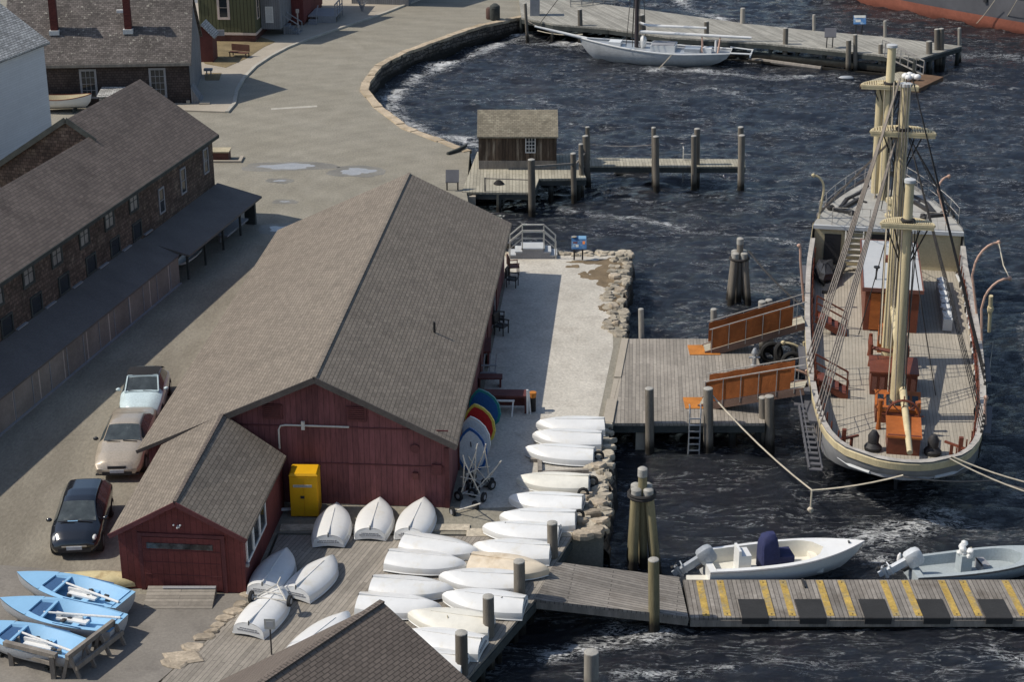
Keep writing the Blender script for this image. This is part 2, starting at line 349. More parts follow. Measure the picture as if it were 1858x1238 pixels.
# ================================================================ SETTING
coast = [(3.0, 150.5), (.97, 144.7), (-2.2, 141.3), (-5.4, 136.2), (-8.16, 131.1), (-9.73, 126.5), (-10.25, 121.5), (-10.16, 118.9), (-8.87, 114.3), (-6.72, 109.0), (-2.6, 103.5)]
cove = [(-2.6, 95.0), (-2.1, 88.5), (-.6, 84.35), (6.05, 84.35)]
eastwall = [(6.05, 84.35), (5.68, 80.9), (5.3, 77.8), (5.1, 72.5), (4.5, 68.0), (3.89, 63.3), (3.55, 57.0), (3.22, 54.0)]
land = [(-10.9, 20), (-10.7, 44.7), (-8.62, 49.3), (-8.3, 54.2)] + eastwall[::-1] + cove[::-1][1:] + coast[::-1] + [(1.5, 162), (-6, 185), (-220, 185), (-220, 20)]
land_c = land
g = MB(); g.prism(land_c, -2.0, GZ, 0)
ground = struct("ground", g, "gravel")
def sheet(name, pts, z, mat, thick=None):
    m = MB()
    m.prism([(p[0], p[1]) for p in pts], (z - thick) if thick else z - .02, z)
    return struct(name, m, mat)
def blobpts(c, rx, ry, n=48, j=.22, seed=1, rot=0):
    rr = random.Random(seed); out = []; hm = [(k, rr.uniform(.4, 1) * j / k ** .55, rr.uniform(0, 6.28)) for k in (2, 3, 4, 5, 7, 11)]
    for k in range(n):
        a = 2 * math.pi * k / n; q = 1 + sum(A_ * math.cos(f_ * a + p_) for f_, A_, p_ in hm); x, y = rx * q * math.cos(a), ry * q * math.sin(a)
        out.append((c[0] + x * math.cos(rot) - y * math.sin(rot), c[1] + x * math.sin(rot) + y * math.cos(rot)))
    return out
# pale gravel yard beside the boathouse, asphalt apron, pavement with kerb, dry lawn
yard = [(-1.9, 56.0), (3.0, 56.4), (3.4, 60.5), (3.5, 64.0), (4.5, 71.5), (4.75, 77.5), (5.2, 81.0), (5.3, 83.9), (-.5, 84.0), (-.3, 80.0)]
sheet("gravel_yard", yard, GZ + .006, "yard")
sheet("asphalt_apron", [(-18, 40), (-10.9, 40), (-10.75, 44.6), (-8.7, 49.2), (-8.72, 49.95), (-13.0, 49.95), (-13.2, 51.2), (-18.0, 52.0), (-21, 46)], GZ + .005, "asphalt")
for i, (px, py, rx, ry) in enumerate(((1105, 480, .8, .9), (1085, 500, .75, .7), (1108, 512, .55, 1.3), (1062, 476, .8, .25), (1118, 545, .25, .9), (1098, 560, .3, .5), (1060, 498, .28, .3), (1040, 484, .35, .2), (1112, 585, .2, .6), (1128, 480, .3, .6))):
    sheet("yard_dirt", blobpts(G(px, py), rx, ry, n=60, j=.36, seed=60 + i), GZ + .011 + .0015 * i, "dirt")
kerb = [G(*p) for p in [(412, 205), (425, 190), (430, 165), (443, 142), (463, 122), (490, 104), (520, 88), (560, 72), (600, 58), (650, 41), (700, 24), (735, 10), (775, -6), (850, -32)]]
walk_in = [(-32, 168)] + [(-30, 150), (-24.5, 136), (-24.0, 128), (-24, 118), (-22.6, 113.3)]
sheet("pavement", [(p.x, p.y) for p in kerb] + walk_in, GZ + .10, "concrete", .14)
km = MB()
for a, b in zip(kerb[:-1], kerb[1:]):
    km.bar((a.x, a.y, GZ + .04), (b.x, b.y, GZ + .04), .24, .2)
struct("kerb", km, "kerb_stone")
sheet("lawn", [G(p[0], p[1])[:2] for p in [(372, 118), (410, 125), (448, 108), (478, 88), (500, 78), (470, 68), (385, 60), (350, 90)]], GZ + .115, "lawn_dry")
sheet("pavement_step", [G(p[0], p[1])[:2] for p in [(372, 148), (398, 148), (402, 135), (372, 135)]], GZ + .125, "lawn_dry")
dq = [G(*p) for p in ((492, 196), (575, 191), (576, 194), (492, 199))]
sheet("drain_strip", [(p.x, p.y) for p in dq], GZ + .006, "kerb_stone")
lane = [(-40, 40), (-21, 45), (-18.2, 51.8), (-13.2, 51.4), (-13.4, 56.2), (-12.6, 66), (-11.6, 78), (-11.9, 83), (-12.6, 85.2), (-13.6, 86.1), (-14.6, 85.7), (-15.4, 86.6), (-18, 78), (-22, 60)]
sheet("lane", lane, GZ + .0025, "lane_gravel")
# puddles and the wet gravel round them
for i, (c, rx, ry, rot, sd) in enumerate([(G(522, 302), 1.75, .55, .05, 3), (G(648, 311), .95, .7, -.1, 5), (G(508, 328), .35, .18, 0, 6), (G(517, 366), .28, .12, 0, 8), (G(512, 416), .75, .5, 0, 9)]):
    sheet("wet_gravel", blobpts(c, rx * 1.35 + .35, ry * 1.4 + .3, seed=sd + 20, rot=rot, j=.14), GZ + .004, "wet_gravel")
    sheet("puddle", blobpts(c, rx, ry, seed=sd, rot=rot, j=.25), GZ + .009, "puddle")
# ---------------------------------------------------------------- water
foam_lines = [  # runs of broken foam seen in the photograph: pixels, half width in metres, strength
    ([(960, 60), (900, 85), (840, 105), (760, 140), (720, 170), (712, 190), (740, 225), (800, 248), (862, 262)], .8, 1.0),
    ([(940, 75), (1000, 80), (1060, 78), (1110, 88)], 1.0, 1.0),
    ([(1180, 128), (1260, 130), (1320, 135), (1400, 142), (1480, 138)], .6, .9),
    ([(1150, 158), (1220, 165), (1290, 160), (1370, 182)], .5, .75), ([(990, 72), (1040, 95), (1090, 75)], .5, .6),
    ([(920, 110), (960, 125), (1010, 130), (1060, 150)], .5, .55), ([(980, 185), (1020, 195), (1060, 200)], .5, .6),
    ([(1020, 380), (1080, 390), (1150, 398), (1230, 412), (1300, 420), (1380, 432), (1440, 440)], .55, .95),
    ([(1100, 355), (1190, 372), (1260, 395)], .4, .6), ([(1395, 525), (1450, 505)], .7, .8),
    ([(1750, 100), (1800, 98), (1858, 108)], .9, .9), ([(1640, 160), (1720, 150), (1790, 158)], .6, .6), ([(1490, 135), (1600, 165)], .4, .5),
    ([(1230, 0), (1260, 20), (1310, 38), (1370, 48), (1420, 52)], .9, .95), ([(1170, 10), (1220, 12)], .4, .7),
    ([(1200, 1152), (1130, 1160), (1060, 1175), (1000, 1190)], .5, .95), ([(1140, 1130), (1100, 1150), (1030, 1178)], .35, .85),
    ([(1120, 1232), (1220, 1228), (1330, 1210)], .3, .7), ([(1380, 1200), (1460, 1215), (1540, 1205)], .3, .6), ([(1560, 1210), (1680, 1218)], .3, .55),
    ([(1800, 1180), (1858, 1200)], .5, .95), ([(1830, 1228), (1858, 1235)], .3, .7),
    ([(1560, 985), (1620, 970), (1680, 955), (1720, 940), (1780, 950)], .9, .9), ([(1570, 1010), (1610, 1025)], .5, .9), ([(1530, 920), (1580, 960)], .5, .6),
    ([(1800, 870), (1858, 855)], .6, .6), ([(1790, 700), (1858, 690)], .5, .6), ([(1800, 640), (1858, 600)], .4, .5), ([(1780, 930), (1858, 900)], .6, .6),
    ([(1380, 230), (1480, 240), (1570, 250)], .4, .5), ([(1500, 300), (1400, 290)], .3, .4), ([(1700, 240), (1790, 235), (1858, 225)], .4, .55),
    ([(1120, 790), (1160, 815), (1200, 840)], .4, .3), ([(640, 1225), (900, 1225)], .3, .4), ([(1450, 920), (1480, 940)], .3, .6), ([(700, 180), (705, 200), (730, 220)], .5, 1.0)]
def axis(lo, a, b, hi, d):
    f = np.arange(a, b, d); n1 = np.linspace(lo, a, 14)[:-1]; n2 = np.linspace(b, hi, 14)[1:]
    return np.concatenate([n1, f, [b], n2])
xs = axis(-260, -12.5, 48, 320, .2); ys = axis(-40, 40, 162, 480, .2)
X, Y = np.meshgrid(xs, ys); Zw = np.zeros_like(X)
for k in range(44):
    lam = .42 * 1.075 ** k; th = rng.normal(R(97), .5); amp = .0145 * lam ** .76 * rng.uniform(.6, 1.2)
    if lam > 7: amp *= .6
    ph = rng.uniform(0, 6.28); q = (X * math.cos(th) + Y * math.sin(th)) * 2 * math.pi / lam + ph
    patch = .6 + .4 * np.sin(X * rng.uniform(.1, .5) + Y * rng.uniform(.1, .5) + ph * 3)
    s_ = np.sin(q); Zw += amp * patch * (s_ + .35 * np.cos(2 * q))
inner = ((X > -12.6) & (X < 48.1) & (Y > 39.9) & (Y < 162.1)); Zw *= inner
foam = np.zeros_like(X)
for pts, hw, st in foam_lines:
    w = [G(*p, 0) for p in pts]
    for a, b in zip(w[:-1], w[1:]):
        ax, ay, bx, by = a.x, a.y, b.x, b.y; dx, dy = bx - ax, by - ay
        t = np.clip(((X - ax) * dx + (Y - ay) * dy) / (dx * dx + dy * dy + 1e-9), 0, 1)
        d = np.hypot(X - ax - t * dx, (Y - ay - t * dy) * .8)
        foam = np.maximum(foam, st * np.exp(-(d / (hw * 1.15)) ** 2))
ny, nx = X.shape; idx = np.arange(nx * ny).reshape(ny, nx)
quads = np.stack([idx[:-1, :-1], idx[:-1, 1:], idx[1:, 1:], idx[1:, :-1]], -1).reshape(-1, 4)
wm = bpy.data.meshes.new("water"); wm.vertices.add(nx * ny); wm.vertices.foreach_set("co", np.stack([X, Y, Zw], -1).astype(np.float32).ravel())
wm.loops.add(quads.size); wm.loops.foreach_set("vertex_index", quads.ravel().astype(np.int32))
wm.polygons.add(len(quads)); wm.polygons.foreach_set("loop_start", np.arange(0, quads.size, 4, dtype=np.int32)); wm.polygons.foreach_set("use_smooth", np.ones(len(quads), dtype=bool))
wm.update(calc_edges=True)
at = wm.attributes.new("foam", 'FLOAT', 'POINT'); at.data.foreach_set("value", foam.astype(np.float32).ravel())
at = wm.attributes.new("crest", 'FLOAT', 'POINT'); at.data.foreach_set("value", (Zw / .12).astype(np.float32).ravel())
water = bpy.data.objects.new("water", wm); COL.objects.link(water); tag(water, kind="structure")
m = bpy.data.materials.new("sea_water"); m.use_nodes = True; nt = m.node_tree; N = nt.nodes; L = nt.links; b = N["Principled BSDF"]
geo = N.new("ShaderNodeNewGeometry")
def nmap(sc, rot=0):
    mp = N.new("ShaderNodeMapping"); mp.inputs["Scale"].default_value = sc; mp.inputs["Rotation"].default_value[2] = rot; L.new(geo.outputs["Position"], mp.inputs[0]); return mp.outputs[0]
def noi(v, s, det=5, rg=.6, dist=0):
    n = N.new("ShaderNodeTexNoise"); n.inputs["Scale"].default_value = s; n.inputs["Detail"].default_value = det; n.inputs["Roughness"].default_value = rg; n.inputs["Distortion"].default_value = dist
    L.new(v, n.inputs["Vector"]); return n.outputs[0]
def mth(op, a, bb, c=None):
    x = N.new("ShaderNodeMath"); x.operation = op
    for i, v in enumerate((a, bb, c)):
        if v is None: continue
        if isinstance(v, (int, float)): x.inputs[i].default_value = v
        else: L.new(v, x.inputs[i])
    return x.outputs[0]
def rng_(v, lo, hi, a=0., bb=1.):
    r = N.new("ShaderNodeMapRange"); r.inputs[1].default_value = lo; r.inputs[2].default_value = hi; r.inputs[3].default_value = a; r.inputs[4].default_value = bb; L.new(v, r.inputs[0]); return r.outputs[0]
fa = N.new("ShaderNodeAttribute"); fa.attribute_name = "foam"; ca = N.new("ShaderNodeAttribute"); ca.attribute_name = "crest"
str_v = nmap((.45, 1.25, 1), R(4))
lace = noi(str_v, 2.2, 9, .72, .9); lace2 = noi(nmap((.5, 1.1, 1)), 6.5, 6, .7, .6); big = noi(nmap((.3, 1., 1)), .32, 4, .6)
ridg = mth('ABSOLUTE', mth('SUBTRACT', lace, .5), 0.)            # thin strands where the noise crosses its middle
strand = rng_(ridg, .0, .045, 1., 0.)
# foam where a run of it lies, thinner flecks elsewhere on crests
base = mth('MULTIPLY_ADD', fa.outputs["Fac"], .36, mth('MULTIPLY', ca.outputs["Fac"], .05))
base = mth('ADD', base, mth('MULTIPLY', rng_(big, .42, .72), .09))
fine = noi(nmap((.55, 1.2, 1), R(-6)), 14, 5, .75, .8)
dens = mth('ADD', mth('ADD', base, mth('MULTIPLY', lace2, .40)), mth('ADD', mth('MULTIPLY', strand, .26), mth('MULTIPLY', fine, .30)))
thin = rng_(mth('ABSOLUTE', mth('SUBTRACT', noi(nmap((.22, 1.35, 1), R(5)), 1.7, 7, .62, .7), .5), 0.), .0, .021, 1., 0.)
gust = rng_(noi(nmap((.5, 1., 1)), .55, 4, .6), .42, .60)
foam_f = mth('MAXIMUM', rng_(dens, .71, .87), mth('MULTIPLY', mth('MULTIPLY', thin, gust), rng_(lace2, .40, .58, 0., .95)))
mx = N.new("ShaderNodeMix"); mx.data_type = 'RGBA'; L.new(foam_f, mx.inputs[0]); mx.inputs[6].default_value = (.010, .012, .0165, 1); mx.inputs[7].default_value = (.72, .72, .70, 1)
L.new(mx.outputs[2], b.inputs["Base Color"]); L.new(rng_(foam_f, 0, 1, .08, .8), b.inputs["Roughness"])
b.inputs["IOR"].default_value = 1.333; b.inputs["Specular IOR Level"].default_value = .85
bp = N.new("ShaderNodeBump"); bp.inputs["Strength"].default_value = 1.0; bp.inputs["Distance"].default_value = .30
L.new(mth('ADD', mth('ADD', mth('MULTIPLY', noi(nmap((.6, 1.3, 1)), 2.6, 7, .68, .5), .7), mth('MULTIPLY', noi(nmap((.7, 1.3, 1)), 9, 4, .6, .3), .16)), mth('MULTIPLY', foam_f, .15)), bp.inputs["Height"]); L.new(bp.outputs[0], b.inputs["Normal"])
wm.materials.append(m)
# ---------------------------------------------------------------- sea walls
def resample(pts, d):
    out = []
    for a, b in zip(pts[:-1], pts[1:]):
        n = max(1, int(math.hypot(b[0] - a[0], b[1] - a[1]) / d))
        out += [(lerp(a[0], b[0], k / n), lerp(a[1], b[1], k / n)) for k in range(n)]
    return out + [pts[-1]]
def seawall(pts, label, side, out=.35, cop=.55, copmat="coping", d=.45, jit=.12, top=GZ + .05, cj=.15, gap=.01):
    P = resample(pts, d); rr = random.Random(len(P)); n = len(P); nor = []
    for i in range(n):
        a, b = P[max(0, i - 1)], P[min(n - 1, i + 1)]; t = Vector((b[0] - a[0], b[1] - a[1], 0)).normalized(); nor.append(Vector((t.y, -t.x, 0)) * side)
    root = thing("stone_seawall", label, "seawall", (P[n // 2][0], P[n // 2][1], 0))
    lev = [top - .02, .9, .5, .1, -.4, -1.2]; fm = MB(); vs = []; fs = []
    for j, z in enumerate(lev):
        for i in range(n):
            o = nor[i] * (out * (j / 5) + .05 + rr.uniform(-jit, jit)); vs.append((P[i][0] + o.x, P[i][1] + o.y, z + rr.uniform(-.05, .05) * (j > 0)))
    for j in range(len(lev) - 1):
        for i in range(n - 1): fs.append((j * n + i, j * n + i + 1, (j + 1) * n + i + 1, (j + 1) * n + i) if side < 0 else (j * n + i + 1, j * n + i, (j + 1) * n + i, (j + 1) * n + i + 1))
    fm.add(vs, fs); fm.build("wall_face", "wall_stone", root)
    cm = MB()
    if copmat == "rubble":                            # loose worn stones bedded along the edge
        for i in range(n - 1):
            for q_ in range(3):
                t_ = rr.random(); d_ = rr.choice((.02, .1, .3, .5, .75)) * cop / .75; c_ = Vector((lerp(P[i][0], P[i + 1][0], t_), lerp(P[i][1], P[i + 1][1], t_), top - .10)) - nor[i] * d_
                cm.slabrock(c_, rr.uniform(.16, .36), rr.uniform(.14, .30), rr.uniform(.10, .17), rr.randrange(9999), 7)
    i = 0 if copmat != "rubble" else n
    while i < n - 1:
        st = rr.choice((1, 1, 2)); k = min(n - 1, i + st)
        a = Vector((*P[i], 0)); b_ = Vector((*P[k], 0)); oc = rr.uniform(-cj, cj); o1 = nor[i] * (.12 + rr.uniform(0, .05)); o1b = nor[k] * o1.length; o2 = -nor[i] * (cop + oc); o2b = -nor[k] * (cop + oc); e = (b_ - a) * gap
        h = top + rr.uniform(-.03, .05)
        cm.slab(*[(q.x, q.y, h) for q in ((a + e + o1, b_ - e + o1b, b_ - e + o2b, a + e + o2) if side < 0 else (b_ - e + o1b, a + e + o1, a + e + o2, b_ - e + o2b))], .22); i = k
    cm.build("coping", copmat, root)
    return root
seawall(coast, "curved stone seawall with tan coping round the cove", -1, cop=.42, cj=.05, d=.9)
seawall(eastwall[:4], "rough stone seawall by the blue map board, topped with loose grey stones", -1, out=.3, cop=.75, copmat="rubble", jit=.18, d=.5)
seawall(eastwall[3:6], "low seawall edge where the gravel yard meets the plank pier", -1, out=.1, cop=.2, copmat="concrete", jit=.04, d=2.0)
seawall(eastwall[5:], "rough stone seawall behind the row of white dinghies, topped with loose stones", -1, out=.3, cop=.75, copmat="rubble", jit=.18, d=.5)
seawall([(-.9, 84.4), (6.0, 84.4)], "low stone seawall behind the white footbridge and the map board", -1, out=.3, cop=.5, copmat="rubble")
# under the shed: shore of brown stones
rm = MB(); rr = random.Random(3)
for k in range(60):
    x, y = rr.uniform(-1.6, 3.2), rr.uniform(84.8, 91.0)
    r = rr.uniform(.12, .4); rm.blob((x, y, -.02 - .1 * (y - 84.8) * .3), r, r, r * .5, seed=k)
tag(rm.build("shore_stones", "wall_stone"), kind="stuff")
rocks_edge = [(452, 1082, .35), (436, 1098, .3), (424, 1112, .42), (410, 1124, .36), (398, 1137, .3), (385, 1148, .34), (372, 1158, .42), (352, 1176, .5), (332, 1195, .75), (318, 1205, .6), (443, 1073, .25), (466, 1068, .22)]
for i, (px, py, r) in enumerate(rocks_edge):
    p = G(px, py); m_ = MB(); m_.slabrock((p.x, p.y, GZ), r * .9, r * .62, .08, i + 40)
    tag(m_.build("boulder", "boulder_tan"), "tan flat boulder along the left edge of the grey plank deck", "rock", "boulders edging the plank deck")
rocks_wall = [(1087, 815, .35), (1072, 830, .3), (1090, 850, .4), (1083, 880, .45), (1070, 905, .35), (1092, 918, .4), (1078, 935, .5), (1060, 950, .35), (1095, 950, .4), (1083, 968, .6), (1062, 975, .5), (1120, 505, .4), (1128, 530, .35), (1118, 560, .38), (1122, 590, .3)]
for i, (px, py, r) in enumerate(rocks_wall):
    p = G(px, py); m_ = MB(); m_.slabrock((p.x - .1, p.y, GZ + .06), r * .75, r * .6, .14, i + 80)
    tag(m_.build("boulder", "boulder_tan"), "grey tan boulder lying on top of the seawall beside the gravel yard", "rock", "boulders on the yard seawall")

# ---------------------------------------------------------------- windows
def window(parent, M, w, h, nx=2, ny=2, fm="trim_white", gm="glass_dark", t=.09, d=.05):
    """M: x along the wall, -y outward, z up, origin at lower left"""
    f = MB(M); f.box(-t, 0, -d, .02, -t, h + t); f.box(w, w + t, -d, .02, -t, h + t); f.box(0, w, -d, .02, h, h + t); f.box(0, w, -d, .02, -t, 0)
    for i in range(1, nx): f.box(w * i / nx - .015, w * i / nx + .015, -d + .012, .0, 0, h)
    for j in range(1, ny): f.box(0, w, -d + .014, .0, h * j / ny - .015, h * j / ny + .015)
    fo = f.build("window", fm, parent)
    p = MB(M); p.box(0, w, -.02, .01, 0, h); p.build("pane", gm, fo)
    return fo
def wallM(F, p, ang): return F @ frame(p, ang)      # ang 0: wall facing -y; +90deg: wall facing +x
# ================================================================ BUILDINGS
# ---- red boathouse with its small front wing
F1 = frame((-1.94, 55.86, GZ), -R(4.4)); bh = thing("red_boathouse", "long red boathouse with brown shingle roof and a small red wing in front", "boathouse", (-1.94, 55.86, GZ), -R(4.4))
LB = 25.2; RX, RZ = -5.02, 5.15; EL = (-11.65, 2.06); ER = (0, 2.7)
zl = lambda x: RZ + (x - RX) * (RZ - EL[1]) / (RX - EL[0]); zr_ = lambda x: RZ - (x - RX) * (RZ - ER[1]) / (ER[0] - RX)
w = MB(F1); x0, x1 = -11.3, -.35; y0, y1 = .22, LB - .25
fr = [(x0, y0, 0), (x1, y0, 0), (x1, y0, zr_(x1) - .16), (RX, y0, RZ - .18), (x0, y0, zl(x0) - .16)]; bk = [(a, y1, c) for a, _, c in fr]
w.add(fr + bk, [(0, 1, 2, 3, 4), (9, 8, 7, 6, 5), (1, 6, 7, 2), (5, 0, 4, 9)]); w.build("wall", "red_boards", bh)
rf = MB(F1); rf.slab((RX, -.12, RZ), (ER[0], -.12, ER[1]), (ER[0], LB, ER[1]), (RX, LB, RZ), .14)
rf.slab((EL[0], -.12, EL[1]), (RX, -.12, RZ - .001), (RX, LB, RZ - .001), (EL[0], LB, EL[1]), .14); rfo = rf.build("roof", "roof_brown", bh)
rc = MB(F1); rc.bar((RX, -.13, RZ + .0), (RX, LB + .01, RZ + .0), .14, .04); rc.build("ridge_cap", "roof_brown", rfo)
tr = MB(F1)
tr.bar((RX, -.16, RZ - .10), (ER[0], -.16, ER[1] - .10), .05, .22); xm_ = -8.3; tr.bar((xm_, -.165, zl(xm_) - .10), (RX, -.165, RZ - .10), .05, .22); tr.bar((EL[0], -.13, EL[1] - .07), (xm_, -.13, zl(xm_) - .07), .03, .13); tr.build("rake_board", "rake_dark", bh)
tr = MB(F1); tr.box(-8.2, -.35, .19, .22, 3.05, 3.10); tr.box(-5.6, -.35, .19, .22, 1.62, 1.66); tr.box(-.50, -.33, .18, .24, 0, 2.4); tr.build("wall_trim", "red_trim", bh)
for x in (-6.65, -3.62):
    v = MB(F1); v.box(x - .36, x + .36, .15, .22, 3.35, 3.92); fo = v.build("louvre_vent", "red_trim", bh)
    s_ = MB(F1)
    for k in range(6): s_.box(x - .28, x + .28, .12, .15, 3.42 + k * .08, 3.46 + k * .08)
    s_.build("slats", "brown_red", fo)
p = MB(F1); p.pipe([(-6.45, .13, 2.2), (-6.45, .13, 2.95), (-6.38, .13, 3.10), (-6.2, .13, 3.14), (-3.9, .13, 3.14)], .035, 6); po = p.build("pipe", "metal_pale", bh)
p = MB(F1); p.box(-5.62, -5.5, .09, .18, 2.98, 3.3); p.build("pipe_bracket", "metal_pale", po)
p = MB(F1); p.lathe((0, 0, 0), [(.0, 0), (.17, 0), (.17, .05), (0, .05)], 12); p.v = [F1 @ Vector((-1.55 + q.x, .2 - q.z, 2.35 + q.y)) for q in [F1.inverted() @ v for v in p.v]]; p.build("round_hatch", "red_trim", bh)
p = MB(F1); p.box(-.95, -.6, .12, .22, 1.35, 1.75); p.build("meter_box", "red_trim", bh)
p = MB(F1); p.box(-1.65, -1.45, .1, .22, 1.15, 1.4); p.build("alarm_box", "brown_red", bh)
for y, wd in ((3.2, 1.2), (7.5, 2.4), (12.0, 1.2), (15.5, 2.4), (20, 1.2)):
    p = MB(F1); p.box(x1 - .01, x1 + .05, y, y + wd, .05, 2.15); d_ = p.build("side_door", "brown_red", bh)
p = MB(F1); p.box(x1 + .0, x1 + .08, 17.2, 18.4, .3, .36); p.box(x1, x1 + .06, 19.0, 19.1, 0, 2.2); p.build("drain_pipe", "trim_grey", bh)
p = MB(F1); p.tube((-1.8, 8.35, zr_(-1.8) - .1), (-1.8, 8.35, zr_(-1.8) + .45), .05); p.build("vent_pipe", "rubber", rfo)
# wing
F2 = frame((-8.77, 50.0, GZ), -R(5.0)); WX, WZ, WE = -2.10, 3.40, 2.2
w = MB(F2); f2 = [(-4.16, 0, 0), (0, 0, 0), (0, 0, WE + .0), (WX, 0, WZ - .1), (-4.16, 0, WE + .0)]; b2 = [(a, 6.05, c) for a, _, c in f2]
w.add(f2 + b2, [(0, 1, 2, 3, 4), (9, 8, 7, 6, 5), (1, 6, 7, 2), (5, 0, 4, 9)]); w.build("wing_wall", "red_bright", bh)
rf = MB(F2); sl = (WZ - WE) / -WX * .98
rf.slab((WX, -.22, WZ + .03), (.18, -.22, WE - .04), (.18, 6.0, WE - .04), (WX, 6.25, WZ + .22), .11)
rf.slab((-4.38, -.22, WE - .06), (WX, -.22, WZ + .029), (WX, 6.25, WZ + .219), (-4.38, 6.1, WE + .16), .11); wr = rf.build("wing_roof", "roof_brown", bh)
rc = MB(F2); rc.bar((WX, -.23, WZ + .03), (WX, 6.2, WZ + .22), .12, .04); rc.build("ridge_cap", "roof_near", wr)
tr = MB(F2); tr.bar((WX, -.25, WZ - .06), (.18, -.25, WE - .12), .05, .16); tr.bar((-4.38, -.255, WE - .14), (WX, -.255, WZ - .06), .05, .16); tr.build("wing_rake_board", "red_trim", bh)
dr = MB(F2); dr.box(-3.35, -.75, -.07, 0, .1, 2.0); do = dr.build("garage_door", "red_bright", bh)
dr = MB(F2)
for z in (.62, 1.08, 1.52): dr.box(-3.33, -.77, -.085, -.07, z, z + .02)
dr.build("panel_seam", "red_trim", do)
dr = MB(F2); dr.box(-3.2, -1.0, -.1, -.07, 1.6, 1.8); dr.build("glazing", "glass_sky_reflect", do)
dr = MB(F2); dr.box(-3.5, -3.36, -.06, 0, 0, 2.12); dr.box(-.74, -.6, -.06, 0, 0, 2.12); dr.box(-3.5, -.6, -.065, 0, 2.02, 2.14); dr.build("door_frame", "red_trim", bh)
dr = MB(F2); dr.box(-2.14, -2.04, -.12, 0, 2.40, 2.45); [dr.blob((-2.09 + dx, -.22, 2.44 + dz), .032, .035, .035, seed=k) for k, (dx, dz) in enumerate(((-.11, .12), (.11, .12), (0, .02)))]; dr.build("floodlight", "trim_white", bh)
for k in range(3): window(bh, wallM(F2, (0, .38 + k * .95, 1.0), R(90)), .75, 1.1, 1, 1)
dr = MB(F2); dr.box(0, .1, .15, .27, .9, 1.02); dr.build("wall_lamp", "trim_grey", bh)
# ---- long shingled building on the left
A2 = R(13); C2 = (-15.9, 89.75, GZ); F3 = frame(C2, -A2)
lb = thing("shingled_rope_shed", "long two storey brown shingled building with lean-to and open porch", "building", C2, -A2)
w = MB(F3); y0, y1 = -48, 0
def gab(mb, xl, xr, xm, ze_l, ze_r, zm, y0, y1, d=.12):
    f = [(xl, y0, 0), (xr, y0, 0), (xr, y0, ze_r - d), (xm, y0, zm - d), (xl, y0, ze_l - d)]; b_ = [(a, y1, c) for a, _, c in f]
    mb.add(f + b_, [(0, 1, 2, 3, 4), (9, 8, 7, 6, 5), (1, 6, 7, 2), (5, 0, 4, 9)])
sl3 = .65
gab(w, -8, 0, -4, 4.92, 4.92, 7.53, -8.43, -.2); gab(w, -5.6, 0, -2.82, 4.92, 4.92, 4.92 + .65 * 2.82, -48, -8.44); w.build("wall", "cedar_wall", lb)
rf = MB(F3); rf.slab((-4, -8.55, 7.56), (.25, -8.55, 4.8), (.25, .12, 4.8), (-4, .12, 7.56), .13); rf.slab((-8.25, -8.55, 4.8), (-4, -8.55, 7.559), (-4, .12, 7.559), (-8.25, .12, 4.8), .13)
zr3 = 7.56 - .6494 * 1.18
rf.slab((-2.82, -48, zr3), (.25, -48, 4.8), (.25, -8.56, 4.8), (-2.82, -8.56, zr3), .13); rf.slab((-5.85, -48, 4.8), (-2.82, -48, zr3), (-2.82, -8.56, zr3), (-5.85, -8.56, 4.8), .13)
ro = rf.build("roof", "roof_dull", lb)
rc = MB(F3); rc.bar((-4, -8.58, 7.56), (-8.25, -8.58, 4.79), .05, .26); rc.bar((-4, -8.58, 7.56), (-2.5, -8.58, 6.59), .05, .26); rc.build("rake_board", "timber_dark", ro)
rc = MB(F3); rc.bar((.27, -48, 4.70), (.27, .1, 4.70), .05, .18); rc.build("eave_board", "timber_dark", ro)
# upper windows tucked under the eave, lower windows, openings
for d_ in (-10.6, -13.3, -15.9, -18.6, -21.2, -23.9, -26.6, -29.3):
    window(lb, wallM(F3, (0, d_, 3.78), R(90)), .8, .88, 2, 2, "timber_dark", "pane_pale", t=.12)
for d_ in (-10.5, -12.95, -15.5, -18.2, -20.8, -23.4, -26.0):
    window(lb, wallM(F3, (0, d_, 2.32), R(90)), .85, .72, 1, 1, "timber_dark"); sb_ = MB(F3); sb_.box(0, .12, d_ + 1.1, d_ + 2.0, 2.2, 2.26); sb_.build("flashing_strip", "trim_grey", lb)
for d_, z, h in ((-7.3, 2.7, 1.15), (-4.55, 2.9, 1.2), (-1.5, 3.1, 1.2)):
    window(lb, wallM(F3, (0, d_, z), R(90)), .5, h, 1, 2, "trim_grey")
lt = MB(F3); lt.slab((0.01, -48, 2.2), (2.0, -48, 1.5), (2.0, -9.8, 1.5), (.01, -9.8, 2.2), .08); lt.build("lean_to_roof", "roof_felt", lb)
lt = MB(F3); f = [(0.01, -48, 0), (1.92, -48, 0), (1.92, -48, 1.40), (.01, -48, 2.1)]; b_ = [(a, -9.8, c) for a, _, c in f]
lt.add(f + b_, [(0, 1, 2, 3), (7, 6, 5, 4), (1, 5, 6, 2)]); lt.build("lean_to_wall", "pale_panel", lb)
lt = MB(F3); lt.box(1.92, 2.02, -48, -9.8, .0, .06); lt.build("sill_board", "trim_grey", lb)
for k in range(22): MB(F3).box(1.92, 1.945, -10.9 - k * 1.55, -10.84 - k * 1.55, .06, 1.38).build("batten", "trim_grey", lb)
pr = MB(F3); pr.slab((0.01, -9.75, 2.08), (2.5, -9.75, 1.50), (2.5, .15, 1.50), (.01, .15, 2.08), .10); pr.build("porch_roof", "roof_felt", lb)
for d_ in (-9.2, -7.0, -4.6, -2.2): MB(F3).box(2.05, 2.15, d_, d_ + .1, 0, 1.48).build("porch_post", "timber_dark", lb)
